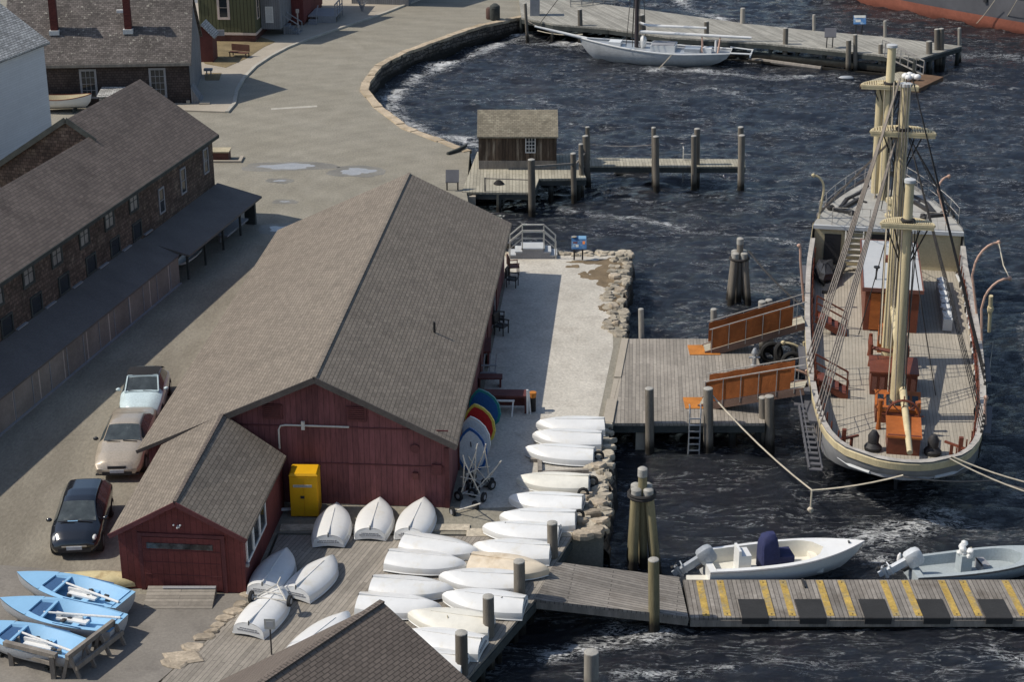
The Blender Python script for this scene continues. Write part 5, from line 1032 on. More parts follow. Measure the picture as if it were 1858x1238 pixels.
# ramp, blue boats, rail, canoe
q = G(323, 1105); F = frame((-10.86, 49.0, GZ)); t = thing("wooden_ramp", "pale plank ramp at the red wing's garage door", "ramp", (-10.86, 49.0, GZ)); m_ = MB(F); m_.add([(-1.12, 0, .02), (1.12, 0, .02), (1.12, .98, .3), (-1.12, .98, .3), (-1.12, 0, 0), (1.12, 0, 0), (1.12, .98, 0), (-1.12, .98, 0)], [(0, 1, 2, 3), (7, 6, 5, 4), (0, 4, 5, 1), (1, 5, 6, 2), (2, 6, 7, 3), (3, 7, 4, 0)]); m_.build("planking", "planks_along", t)
m_ = MB(F); m_.box(-.62, 1.12, .82, .97, .285, .30); m_.build("threshold", "trim_grey", t)
def blue_boat(label, bow, stern, z, oar):
    b_, s_ = G(*bow, z), G(*stern, z); d = b_ - s_; L_ = d.length; rz = math.atan2(-d.x, d.y); o = (s_.x, s_.y, z - .62); t = thing("sailing_dinghy", label, "boat", o, rz); F = frame(o, rz); B = .76; pf = round_prof(.74, .42, 2.1)
    sh = lambda u: .62 + .10 * u * u
    m_ = MB(F); hull_levels(m_, [(sh, 0, L_, B), (.45, .02, L_ * .985, B * .97), (.28, .05, L_ * .96, B * .86), (.12, .08, L_ * .9, B * .6), (.02, .1, L_ * .8, B * .15)], pf, 20); m_.build("hull", "hull_shade_grey", t, smooth=True)
    zd = lambda u: sh(u) + .012
    # deck ring: outer sheer to cockpit edge
    n = 20; us = np.linspace(0, 1, n); out = [(pf(u) * B, u * L_, zd(u)) for u in us]
    ck = [(max(0, pf(u) * B - .11 - .12 * max(0, (u - .45) / .25)), u) for u in np.linspace(.04, .70, 12)]
    def rim(side): return [(side * w_, u * L_, zd(u) + .03) for w_, u in ck]
    m_ = MB(F)
    for sd in (1, -1):
        A_ = [(sd * pf(u) * B, u * L_, zd(u)) for _, u in ck]; B_ = rim(sd); m_.add(A_ + B_, [(i, i + 1, 12 + i + 1, 12 + i) if sd > 0 else (i + 1, i, 12 + i, 12 + i + 1) for i in range(11)])
    ue = ck[-1][1]; fr_ = [(pf(u) * B, u * L_, zd(u) + .02 * (1 - abs(u - .8))) for u in np.linspace(ue, 1, 8)]; m_.add(fr_ + [(-a, b1, c) for a, b1, c in fr_[::-1]][1:], [tuple(range(len(fr_) * 2 - 1))])
    m_.add([(pf(0) * B, 0, zd(0)), (pf(.05) * B, .05 * L_, zd(.05)), (-pf(.05) * B, .05 * L_, zd(.05)), (-pf(0) * B, 0, zd(0))], [(0, 1, 2, 3)]); m_.build("deck", "blue_paint", t, smooth=True)
    m_ = MB(F); L1 = rim(1); L2 = rim(-1); fl = [(a * .45, b1, .30) for a, b1, _ in L1]; fr2 = [(-a, b1, c) for a, b1, c in fl]; k = 12
    m_.add(L1 + fl + fr2 + L2, [(i + 1, i, k + i, k + i + 1) for i in range(k - 1)] + [(k + i + 1, k + i, 2 * k + i, 2 * k + i + 1) for i in range(k - 1)] + [(2 * k + i + 1, 2 * k + i, 3 * k + i, 3 * k + i + 1) for i in range(k - 1)] + [(k - 1, 2 * k - 1, 3 * k - 1, 4 * k - 1), (0, 3 * k, 2 * k, k)]); m_.build("cockpit", "blue_paint", t, smooth=True)
    m_ = MB(F); y = L_ * .33; m_.box(-.5, .5, y - .11, y + .11, .42, .46); m_.build("thwart", "blue_paint", t)
    m_ = MB(F); wv = itp(.60, [q[1] for q in ck], [q[0] for q in ck]); m_.add([(-wv * .96, L_ * .575, .60), (wv * .96, L_ * .575, .60), (wv * .6, L_ * .698, .655), (-wv * .6, L_ * .698, .655)], [(0, 1, 2, 3)]); m_.build("mast_well", "blue_deep", t); m_ = MB(F); m_.bar((-wv, L_ * .57, .65), (wv, L_ * .585, .65), .09, .06); m_.build("mast_thwart", "blue_paint", t)
    m_ = MB(F); m_.box(-.035, .035, L_ * .30, L_ * .52, .2, .62); m_.build("centreboard_case", "trim_white", t)
    m_ = MB(F); a = oar; m_.tube((a * -.25, L_ * .02, .66), (a * .18, L_ * .6, .64), .045, .035, 8); m_.build("boom_spar", "trim_white", t, smooth=True)
    m_ = MB(F); m_.box(-.2, .05, L_ * .25, L_ * .5, .46, .52); m_.build("folded_sail", "gel_offwhite", t); m_ = MB(F); rr = random.Random(int(L_ * 100)); [m_.blob((rr.uniform(-.3, .3), L_ * rr.uniform(.15, .5), .5), .06, .1, .05, seed=k) for k in range(6)]; m_.build("tackle", "hull_black", t)
    for sd in (1, -1): m_ = MB(F); m_.box(sd * .70 - .015, sd * .70 + .015, L_ * .22, L_ * .45, .655, .675); m_.build("sheer_strip", "blue_deep", t)
    m_ = MB(F); m_.bar((-.5, L_ * .25, -.0), (.5, L_ * .25, -.0), .12, .1); m_.bar((0, L_ * .25, -.02), (0, L_ * .25, .1), .3, .1); m_.bar((-.4, L_ * .7, -.0), (.4, L_ * .7, -.0), .12, .1); m_.bar((0, L_ * .7, -.02), (0, L_ * .7, .12), .3, .1); m_.build("cradle", "timber_dark", t)
    return t
blue_boat("light blue open sailing boat farthest from the camera, nearest the black car", (31, 1044), (228, 1090), 1.98, 1); blue_boat("light blue open sailing boat in the middle of three", (0, 1091), (216, 1132), 1.98, -1); blue_boat("light blue open sailing boat nearest the camera beside the grey rail rack", (-50, 1135), (148, 1180), 1.98, 1)
q = G(25, 1205); t = thing("rail_rack", "grey wooden rail rack of two benches beside the nearest blue boat", "rack", (-14.6, 45.9, GZ))
m_ = MB(); a, b_ = G(22, 1208), G(98, 1232)
for e in (a, b_): m_.bar(e, e + Vector((0, 0, .78)), .14); m_.bar(e + Vector((.1, .5, 0)), e + Vector((.1, .5, .7)), .12)
m_.bar(a + Vector((-.15, 0, .8)), b_ + Vector((.15, 0, .8)), .16, .14); m_.bar(a + Vector((0, .02, .5)), b_ + Vector((0, .02, .5)), .1, .12); m_.build("front_rail", "timber_grey", t)
m_ = MB(); a, b_ = G(130, 1232), G(212, 1172)
for k in range(4):
    e = a.lerp(b_, k / 3); m_.bar(e + Vector((-.25, 0, 0)), e + Vector((-.05, 0, .75)), .1); m_.bar(e + Vector((.25, 0, 0)), e + Vector((.02, 0, .75)), .1)
m_.bar(a + Vector((-.05, -.1, .8)), b_ + Vector((-.05, .1, .8)), .13, .16); m_.bar(a + Vector((.2, -.1, .42)), b_ + Vector((.2, .1, .42)), .08, .16); m_.build("side_rail", "timber_grey", t)
q = G(165, 1052, 1.5); F = frame((q.x + 1.1, q.y, GZ), R(88)); t = thing("canoe", "yellowed upside down canoe between the black car and the blue boats", "canoe", (q.x + 1.1, q.y, GZ), R(88))
m_ = MB(F); pfc = lambda u: max(0, math.sin(math.pi * min(max(u, 0.02), .98))) ** .6
hull_levels(m_, [(.08, -.9, 2.3, .40), (.22, -.85, 2.25, .40), (.36, -.75, 2.1, .28), (.42, -.6, 1.95, .08)], pfc, 18, inner=True, cap_stern=False); m_.build("hull", "canoe_yellow", t, smooth=True)
q = G(206, 1058, 1.4); m_ = MB(); m_.blob((q.x + .25, q.y + .1, GZ + .18), .5, .3, .2, seed=3, n=12, m=7, j=.02); solo("upturned_dinghy", m_, "gel_white", "white end of an upturned hull poking out by the red wing's left corner", "dinghy", smooth=True)
# rowboat and covered trailer beside the old shingled house
q = G(120, 202); F = frame((q.x + 1.6, q.y, GZ), R(92)); t = thing("rowboat", "white rowboat with open top beside the tall white house", "boat", (q.x + 1.6, q.y, GZ), R(92)); pf = round_prof(.35, .45, 1.9)
sh = lambda u: .95 + .25 * (1 - 2 * u) ** 2
LR = 4.4
m_ = MB(F); pr2 = lambda u: max(.0, math.sin(math.pi * min(max(u, .0), 1))) ** .65
hull_levels(m_, [(sh, -.2, LR, .75), (.7, -.1, LR - .05, .72), (.45, .1, LR - .15, .55), (.28, .3, LR - .3, .1)], pr2, 20, cap_stern=False); m_.build("hull", "gel_white", t, smooth=True)
m_ = MB(F); hull_levels(m_, [(lambda u: sh(u) + .01, -.1, LR - .1, .69), (.55, .1, LR - .3, .5)], pr2, 20, inner=True, cap_stern=False); m_.build("inside", "cream_wall", t, smooth=True)
m_ = MB(F); e = [(pr2(u) * .76, lerp(-.2, LR, u), sh(u) + .01) for u in np.linspace(0, 1, 20)]; m_.pipe(e, .03, 5); m_.pipe([(-a, b_, c) for a, b_, c in e], .03, 5); m_.build("gunwale", "varnish_dark", t)
m_ = MB(F); m_.bar((-.5, 1, .1), (.5, 1, .1), .12, .3); m_.bar((-.5, 3, .1), (.5, 3, .1), .12, .3); m_.build("chock", "timber_dark", t)
q = G(225, 200); m_ = MB(frame(q)); m_.slab((-1.7, -.3, 1.0), (1.9, -.3, 1.0), (1.8, 1.1, 1.35), (-1.6, 1.1, 1.35), .06); [m_.box(x, x + .05, -.32, 1.1, .94, 1.02) for x in (-1.7, -.9, -.1, .7, 1.5)]; m_.box(-1.6, 1.8, 0, 1.0, .2, .93); solo("covered_cart", m_, "roof_pale", "pale covered cart parked under the old shingled house's windows", "cart")
# brick planter by the long shingled building's corner
q = G(406, 293); t = thing("brick_planter", "low red brick box with a concrete kerb beside the long shingled building", "planter", q); m_ = MB(frame(q)); m_.box(-.7, .3, 0, .9, 0, .55); m_.build("body", "brick_red", t); m_ = MB(frame(q)); m_.box(-.75, .35, -.05, .95, .55, .62); m_.build("cap", "boot_tan", t)
m_ = MB(frame(q)); m_.box(-.9, 1.1, -.3, -.1, 0, .12); m_.box(.9, 1.1, -.1, .9, 0, .12); m_.build("low_kerb", "concrete", t)
# benches, boards near the green house
q = G(437, 104); F = frame(q, R(-20)); t = thing("park_bench", "rust red bench on the dry lawn in front of the green house", "bench", q, R(-20))
m_ = MB(F); m_.box(-.75, .75, -.5, .0, .42, .47); m_.build("seat", "bench_rust", t); m_ = MB(F); m_.slab((-.75, .02, 1.0), (.75, .02, 1.0), (.75, .08, 1.0), (-.75, .08, 1.0), .5); m_.build("backrest", "bench_rust", t)
for x in (-.7, .64):
    for y in (-.48, .02): MB(F).box(x, x + .06, y, y + .06, 0, .42).build("leg", "iron", t)
q = G(382, 95); m_ = MB(frame(q)); m_.box(-.1, 1.15, -.05, .02, 1.3, 1.75); m_.box(0, .08, .02, .08, 0, 1.7); solo("hanging_sign", m_, "trim_grey", "blank grey board sign projecting at the old shingled house's corner", "sign")
q = G(374, 140); m_ = MB(frame(q)); m_.box(-.15, .45, 0, .4, .45, .6); m_.box(0, .08, .1, .18, 0, .45); m_.box(.3, .38, .1, .18, 0, .45); solo("small_stand", m_, "trim_grey", "small grey stand by the old shingled house's end wall", "stand")
q = G(541, 52); m_ = MB(frame(q)); m_.box(-.05, .05, -.05, .05, 0, 1.35); m_.box(-.12, .12, -.12, .12, 1.3, 1.6); solo("post_box", m_, "trim_pink", "pale box on a post between the green and red houses", "post")
# ================================================================ CARS
def car(name, label, front_px, roof_dir, st, paint, roofmat, ix, wheels, headl, tail=None, dark_glass="glass_car"):
    f = G(*front_px); rz = roof_dir; Lh = st[-1][0]; u = Vector((math.sin(rz), math.cos(rz), 0))     # u points from the nose to the tail
    o = f + u * Lh; t = thing(name, label, "car", o, math.pi - rz); F = frame(o, math.pi - rz); m_ = MB(F)
    def sec(y, w_, zb, zs, zt, wt):
        h = [(0, zb), (w_ * .86, zb), (w_ * .97, zb + .12), (w_, lerp(zb, zs, .5)), (w_ * .985, zs - .05), (w_ * .94, zs), (wt + .01, zt - .05), (wt * .93, zt - .012), (wt * .55, zt + .012), (0, zt + .018)]
        return [(a, y, c) for a, c in h] + [(-a, y, c) for a, c in h[::-1][1:-1]]
    def at(y):
        ys = [s[0] for s in st]; return [y] + [itp(y, ys, [s[k] for s in st]) for k in range(1, 6)]
    yy = sorted(set(list(np.linspace(st[0][0], st[-1][0], 26)) + [s[0] for s in st])); rings = [sec(*at(y)) for y in yy]
    m_.loft(rings); bo = m_.build("body", paint, t, smooth=True, ang=50)
    c0, r0, r1, tl = ix  # cowl y, roof front, roof rear, tail glass base (y)
    def topc(y, k): q = at(y); return (k * q[5] * .93, y, q[4] + .004)
    def belt(y, k): q = at(y); return (k * q[1] * .945, y, q[3] + .01)
    def patch(nm, a, b_, mat, ka=.93, kb=.93, off=.012):
        m = MB(F); n = 6; vs = []
        for i in range(n + 1):
            y = lerp(a, b_, i / n); q = at(y); k = lerp(ka, kb, i / n); 
            vs += [(-q[5] * k, y, q[4] - .012), (-q[5] * .55 * k, y, q[4] + .012), (0, y, q[4] + .018), (q[5] * .55 * k, y, q[4] + .012), (q[5] * k, y, q[4] - .012)]
        dz_ = Vector((0, off * (1 if b_ < a else -1) * .4, off)); vs = [Vector(v) + Vector((0, 0, off)) for v in vs]
        fs = [(i * 5 + j, i * 5 + j + 1, (i + 1) * 5 + j + 1, (i + 1) * 5 + j) for i in range(n) for j in range(4)]
        if b_ < a: fs = [g_[::-1] for g_ in fs]
        m.add(vs, fs); return m.build(nm, mat, t, smooth=True)
    patch("windscreen", r0 + .04, c0 - .06, dark_glass, .95, .97); patch("rear_window", tl + .06, r1 - .06, dark_glass, .9, .9)
    if roofmat != paint: patch("soft_top", r1 - .75, r0 - .0, roofmat, 1.10, 1.06, .03)
    for k in (1, -1):
        m = MB(F); ys = np.linspace(tl * .82 + r1 * .18, lerp(r0, c0, .72), 9); lo = []; hi = []
        for y in ys:
            q = at(y); a = Vector((k * q[1] * .94, y, q[3])); b_ = Vector((k * (q[5] + .01), y, q[4] - .05)); lo.append(a.lerp(b_, .12) + Vector((k * .014, 0, .004))); hi.append(a.lerp(b_, .9) + Vector((k * .014, 0, .004)))
        m.add(lo + hi, [((i, i + 1, 10 + i, 9 + i) if k > 0 else (i + 1, i, 9 + i, 10 + i)) for i in range(8)]); m.build("side_window", dark_glass, t, smooth=True)
        m = MB(F); q = at(c0 - .25); m.blob((k * (q[1] + .09), c0 - .25, q[3] + .10), .11, .07, .075, seed=2, n=8, m=5, j=.05); m.build("wing_mirror", paint if name != "sedan" else "hull_black", t, smooth=True)
        m = MB(F); q = at(st[-1][0] - .22); yf = headl[0]; qa = at(yf); 
        m.blob((k * qa[1] * headl[1], yf, headl[2]), headl[3], headl[4], headl[5], seed=1, n=10, m=6, j=.0); m.build("headlight", "lamp_glass", t, smooth=True)
        for y in wheels:
            q = at(y); m = MB(F); m.tube((k * (q[1] - .2), y, .33), (k * (q[1] - .002), y, .33), .37, n=18); m.build("wheel_arch", "hull_black", t)
            m = MB(F); m.tube((k * (q[1] - .2), y, .315), (k * (q[1] + .015), y, .315), .315, n=20); wo_ = m.build("wheel", "rubber", t, smooth=True)
            m = MB(F); m.tube((k * (q[1] - .1), y, .315), (k * (q[1] + .025), y, .315), .2, n=14); m.build("rim", "chrome", wo_, smooth=True)
    y = st[-1][0]; m = MB(F); m.box(-.55, .55, y - .1, y + .015, .30, .44); m.build("grille", "hull_black", t)
    m = MB(F); m.box(-.26, .26, y - .02, y + .03, .40, .52); m.build("number_plate", "plate_white", t)
    m = MB(F); q = at(c0); m.bar((-q[5] * .8, c0 + .03, q[4] + .02), (-.05, c0 - .02, q[4] + .05), .025); m.bar((.05, c0 + .03, q[4] + .02), (q[5] * .8, c0 - .02, q[4] + .05), .025); m.build("wiper", "hull_black", t)
    return t, F, at
sedan = [(-2.45, .78, .38, .72, .80, .66), (-2.25, .87, .26, .86, .97, .72), (-1.6, .91, .22, .93, 1.04, .72), (-.85, .92, .22, .95, 1.37, .58), (-.2, .92, .22, .95, 1.42, .58), (.2, .92, .22, .95, 1.40, .58), (1.0, .92, .22, .93, 1.00, .73), (1.7, .91, .23, .82, .92, .70), (2.25, .86, .27, .68, .76, .62), (2.45, .76, .36, .56, .60, .5)]
t, F, at_ = car("sedan", "gold beige sedan parked between the white convertible and the black hatchback", (214, 876), R(-3), sedan, "car_gold", "car_gold", (1.0, .2, -.85, -1.6), (-1.45, 1.45), (2.18, .70, .63, .17, .13, .09))
m = MB(F); m.box(-.34, .34, 2.40, 2.455, .56, .66); m.build("upper_grille", "hull_black", t); m = MB(F); m.box(-.8, .8, 2.3, 2.44, .30, .34); m.build("bumper_seam", "hull_black", t)
beetle = [(-2.03, .66, .36, .60, .66, .5), (-1.8, .80, .26, .82, .92, .62), (-1.35, .86, .22, .94, 1.14, .62), (-.8, .87, .22, .96, 1.46, .60), (-.1, .87, .22, .97, 1.55, .60), (.25, .87, .22, .97, 1.48, .60), (.85, .87, .22, .95, 1.04, .68), (1.4, .84, .23, .86, .96, .60), (1.8, .76, .26, .70, .80, .5), (2.03, .6, .36, .5, .56, .36)]
t, F, at_ = car("convertible", "pale mint convertible with a black soft top behind the gold sedan", (254, 776), R(-4), beetle, "car_mint", "soft_top", (.85, .25, -.8, -1.35), (-1.25, 1.25), (1.62, .80, .66, .12, .1, .12))
m = MB(F); q0, q1 = at_(.85), at_(.25); [m.bar((k * q0[5] * .98, .85, q0[4] + .01), (k * q1[5] * 1.0, .25, q1[4] + .01), .05) for k in (1, -1)]; m.bar((-q1[5], .24, q1[4] + .015), (q1[5], .24, q1[4] + .015), .05); m.bar((-q0[5], .87, q0[4] + .015), (q0[5], .87, q0[4] + .015), .05); m.build("screen_frame", "car_mint", t)
hatch = [(-2.0, .76, .36, .82, .98, .6), (-1.85, .85, .24, .96, 1.18, .60), (-1.4, .87, .22, .98, 1.40, .55), (-.5, .87, .22, .95, 1.47, .55), (.0, .87, .22, .93, 1.45, .55), (.25, .87, .22, .93, 1.40, .55), (1.15, .87, .22, .90, 1.00, .70), (1.6, .85, .23, .80, .90, .66), (1.9, .78, .27, .64, .74, .55), (2.0, .68, .34, .54, .60, .44)]
t, F, at_ = car("hatchback", "black hatchback nearest the camera on the gravel lane", (137, 1017), R(-5), hatch, "car_black", "car_black", (1.15, .25, -1.4, -1.85), (-1.25, 1.28), (1.66, .80, .71, .09, .24, .09))
m = MB(F); m.box(-.42, .42, 1.94, 2.01, .5, .56); m.build("chrome_bar", "chrome", t); m = MB(F); m.quadpanel([(-.05, 1.12, 1.045), (.3, 1.12, 1.045), (.3, 1.0, 1.10), (-.05, 1.0, 1.10)], .02 , .01); m.build("dash_card", "blue_paint", t)
# ================================================================ MOTOR BOATS
def outboard(F, t, mat, tilt, name="outboard_motor", h=0.0):
    M = F @ Matrix.Translation((0, -.12, .68 + h)) @ Matrix.Rotation(R(-tilt), 4, 'X')
    m_ = MB(M); m_.loft([[(.22 * a * s, -.12 + .30 * b_ * s, z) for a, b_ in ((1, .6), (.8, 1), (-.8, 1), (-1, .6), (-1, -.6), (-.7, -1.05), (.7, -1.05), (1, -.6))] for z, s in ((.0, .75), (.08, .95), (.35, 1.0), (.52, .9), (.60, .6))]); o = m_.build(name, mat, t, smooth=True)
    m_ = MB(M); m_.box(-.09, .09, -.26, .0, -.75, .02); m_.box(-.16, .16, -.40, -.02, -.62, -.58); m_.box(-.03, .03, -.3, -.08, -1.05, -.75); m_.tube((0, -.42, -.82), (0, .08, -.82), .07); m_.build("leg", mat, o)
    m_ = MB(M)
    for k in range(3): a = k * 2.09; m_.add([(0, -.45, -.82), (.17 * math.cos(a), -.47, -.82 + .17 * math.sin(a)), (.17 * math.cos(a + .7), -.43, -.82 + .17 * math.sin(a + .7))], [(0, 1, 2), (2, 1, 0)])
    m_.build("propeller", "iron", o); m_ = MB(M); m_.box(-.15, .15, 0, .12, -.25, .1); m_.build("bracket", "iron", o)
def motorboat(name, label, bow, stern, zs, B, mat, inmat, sheer, pf, engine):
    b_, s_ = G(*bow, zs), G(*stern, zs); d = b_ - s_; d.z = 0; L_ = d.length; rz = math.atan2(-d.x, d.y); o = (s_.x, s_.y, 0); t = thing(name, label, "motorboat", o, rz); F = frame(o, rz); sh = lambda u: zs + sheer * u * u
    m_ = MB(F); hull_levels(m_, [(sh, 0, L_, B), (lambda u: .35 + .25 * u * u, 0, L_ * .96, B * .96), (lambda u: .08 + .15 * u ** 3, 0, L_ * .90, B * .84), (-.25, .05, L_ * .8, B * .3)], pf, 22); m_.build("hull", mat, t, smooth=True)
    m_ = MB(F); g_ = [(pf(u) * B * 1.005, u * L_, sh(u) - .03) for u in np.linspace(0, 1, 22)]; m_.pipe(g_, .03, 5); m_.pipe([(-a, c, e) for a, c, e in g_], .03, 5); m_.build("rub_strip", "hull_black" if mat == "skiff_grey" else "trim_grey", t)
    n = 16; ue = .74; ins = [(max(.0, pf(u) * B - .16) * (1 if u < .6 else math.sqrt(max(0, 1 - ((u - .6) / (ue - .6)) ** 2)) if u < ue else 0), u) for u in np.linspace(.04, ue, n)]
    m_ = MB(F)
    for sd in (1, -1):
        A_ = [(sd * pf(u) * B, u * L_, sh(u) + .005) for _, u in ins]; I_ = [(sd * a, u * L_, sh(u) + .02) for a, u in ins]; m_.add(A_ + I_, [((i, i + 1, n + i + 1, n + i) if sd > 0 else (i + 1, i, n + i, n + i + 1)) for i in range(n - 1)])
    fr_ = [(pf(u) * B, u * L_, sh(u) + .005) for u in np.linspace(ue, 1, 10)]; m_.add(fr_ + [(-a, c, e) for a, c, e in fr_[::-1]][1:], [tuple(range(len(fr_) * 2 - 1))]); m_.add([(pf(0) * B, 0, sh(0)), (pf(.04) * B, .04 * L_, sh(.04) + .005), (-pf(.04) * B, .04 * L_, sh(.04) + .005), (-pf(0) * B, 0, sh(0))], [(0, 1, 2, 3)]); m_.build("gunwale_deck", mat, t, smooth=True)
    m_ = MB(F); zf = .22; a1 = [(a, u * L_, sh(u) + .02) for a, u in ins]; f1 = [(a * .9, c, zf) for a, c, _ in a1]; f2 = [(-a, c, e) for a, c, e in f1]; a2 = [(-a, c, e) for a, c, e in a1]; m_.add(a1 + f1 + f2 + a2, [(k * n + i + 1, k * n + i, (k + 1) * n + i, (k + 1) * n + i + 1) for k in range(3) for i in range(n - 1)] + [(0, 3 * n, 2 * n, n)]); m_.build("cockpit", inmat, t, smooth=True)
    outboard(F, t, *engine); return t, F, L_
t, F, L_ = motorboat("motorboat", "white motorboat with a navy canvas covered console beside the floating dock", (1568, 995), (1278, 1018), .72, .95, "gel_white", "gel_cream", .30, round_prof(.86, .4, 2.2), ("engine_grey", 58))
m_ = MB(F); m_.box(-.32, .32, 1.15, 1.6, .22, .95); m_.build("helm_seat", "gel_white", t); m_ = MB(F); m_.box(-.32, .32, 1.15, 1.24, .95, 1.15); m_.build("seat_back", "gel_white", t)
m_ = MB(F); m_.loft([[(.36 * a * s, y0 + .34 * b_ * s, z) for a, b_ in ((1, .8), (.8, 1), (-.8, 1), (-1, .8), (-1, -.8), (-.8, -1), (.8, -1), (1, -.8))] for z, s, y0 in ((.24, 1.1, 2.35), (.7, 1.05, 2.33), (1.2, .9, 2.28), (1.5, .7, 2.3), (1.62, .35, 2.36))]); m_.box(-.36, .36, 2.6, 3.15, .24, .82); m_.build("console_cover", "canvas_navy", t, smooth=True)
m_ = MB(F); m_.box(-.6, .6, 3.9, 4.15, .22, .5); m_.box(-.45, .45, 3.3, 3.9, .22, .30); m_.build("bow_seat", "gel_cream", t); m_ = MB(F); m_.bar((-.06, L_ * .9, 1.02), (.06, L_ * .9, 1.02), .05); m_.tube((0, L_ * .9, .95), (0, L_ * .9, 1.02), .03); m_.build("bow_cleat", "iron", t)
m_ = MB(); a = G(1262, 1052, .3); m_.box(a.x - .3, a.x + 1.3, a.y - .05, a.y + .3, .18, .30); solo("fender_board", m_, "gel_cream", "pale board fender between the white motorboat's stern and the floating dock", "fender")
t, F, L_ = motorboat("skiff", "grey open skiff with a light outboard beside the floating dock at the right edge", (1925, 1008), (1652, 1030), .55, .85, "skiff_grey", "skiff_grey", .3, round_prof(.88, .4, 2.4), ("engine_light", 62))
m_ = MB(F); m_.box(-.25, .25, 1.75, 2.15, .22, .95); m_.build("console", "skiff_grey", t); m_ = MB(F); rr = random.Random(2); [m_.blob((rr.uniform(-.25, .25), 1.85 + rr.uniform(-.15, .2), 1.05 + rr.uniform(-.1, .25)), .14, .12, .12, seed=k) for k in range(7)]; m_.build("white_fender_heap", "gel_white", t, smooth=True)
m_ = MB(F); m_.box(-.3, .3, 2.5, 2.55, .22, .55); m_.box(-.3, .3, 2.5, 2.8, .5, .55); m_.build("folding_seat", "trim_grey", t)
m_ = MB(F); m_.blob((-.9, -.05, .35), .1, .1, .28, seed=3, j=.05); m_.build("fender", "gel_white", t, smooth=True)
m_ = MB(F); m_.blob((-.92, 2.6, .4), .08, .08, .22, seed=3, j=.05); m_.build("fender", "boot_tan", t, smooth=True)
# ================================================================ SAILING SHIP
SO, SA = (14.3, 57.0, 0), R(9.7); FS = frame(SO, -SA); sp = thing("sailing_ship", "big grey hulled sailing ship with cream lower masts and teak deck moored at the pier", "ship", SO, -SA)
UU = [0, .05, .2, .45, .97, 1.6, 2.4, 3.3, 4.4, 6, 8, 10, 12, 14, 16, 18, 20, 22, 24, 26, 27.5, 28.6, 29.5, 30.3, 30.9, 31.3, 31.6]
BB = [0, .5, .95, 1.36, 2.05, 2.45, 2.76, 2.98, 3.13, 3.32, 3.47, 3.58, 3.66, 3.72, 3.75, 3.76, 3.76, 3.73, 3.56, 3.02, 2.40, 1.88, 1.40, .92, .52, .22, 0]
bR = lambda u: itp(u, UU, BB); ZR = lambda u: itp(u, [0, 3, 10, 18, 22, 23.2, 24.0, 28, 31.6], [2.72, 2.62, 2.55, 2.6, 2.75, 3.4, 4.05, 4.35, 4.75])
us = UU[:-1] + [31.6]; US = sorted(set(us + [22.4, 22.8, 23.2, 23.6]))
def level(f, s0, e0, sc, zoff=0, out=0.):
    p = [((bR(u) * sc + out * (1 if bR(u) > .01 else 0)), lerp(s0, e0, u / 31.6) - out * 1.3 * max(0, 1 - u / 4), ZR(u) * (f(u) if callable(f) else f) + zoff) for u in US]
    return p + [(-a, b_, c) for a, b_, c in p[::-1][1:-1]]
fb = lambda u: .63 - .45 * min(1, u / 7.5); fw = lambda u: fb(u) + .022 * max(0, 1 - u / 5)
HL = [level(1, 0, 31.6, 1), level(.82, .06, 31.5, 1.0), level(lambda u: (.82 + fw(u)) / 2, .22, 31.2, .995), level(fw, .55, 30.6, .975), level(fb, .68, 30.5, .968), level(lambda u: fb(u) * .75, 1.9, 30.2, .93), level(lambda u: fb(u) * .4, 3.4, 30, .88), level(0, 4.6, 29.8, .80), level(-.25, 6.0, 29, .6)]
m_ = MB(FS); m_.loft(HL[:4][::-1], cap0=False, cap1=False); m_.build("hull", "hull_grey", sp, smooth=True)
m_ = MB(FS); m_.loft(HL[3:5][::-1], cap0=False, cap1=False); m_.build("boot_line", "roof_white", sp)
m_ = MB(FS); m_.loft(HL[4:][::-1], cap0=True, cap1=False); m_.build("lower_hull", "hull_black", sp, smooth=True)
m_ = MB(FS); m_.loft([level(.86, .06, 31.5, 1.0, 0, .03), level(.87, .05, 31.5, 1.0, 0, .05), level(.97, .0, 31.6, 1.0, 0, .05), level(.98, .01, 31.6, 1.0, 0, .03)], cap0=False, cap1=False); m_.build("sheer_band", "mast_cream", sp, smooth=True)
cap_u = [u for u in US if u <= 23.2]; m_ = MB(FS)
def strip(us_, f_out, f_in, flip=False):
    for sd in (1, -1):
        A_, I_ = [f_out(u, sd) for u in us_], [f_in(u, sd) for u in us_]; n = len(us_); m_.add(A_ + I_, [((i, i + 1, n + i + 1, n + i) if (sd > 0) != flip else (i + 1, i, n + i, n + i + 1)) for i in range(n - 1)])
inn = lambda u: max(0, bR(u) - .17); ui = lambda u: u + .17 * max(0, 1 - u / 1.2)
strip(cap_u, lambda u, s: (s * (bR(u) + .06 * (u > 0)), u - .06 * (u < .3), ZR(u) + .02), lambda u, s: (s * inn(u), ui(u), ZR(u) + .02)); m_.build("cap_rail", "rail_grey", sp)
m_ = MB(FS); strip(cap_u, lambda u, s: (s * inn(u), ui(u), ZR(u) + .02), lambda u, s: (s * inn(u), ui(u), 1.88)); m_.build("bulwark", "trim_grey", sp)
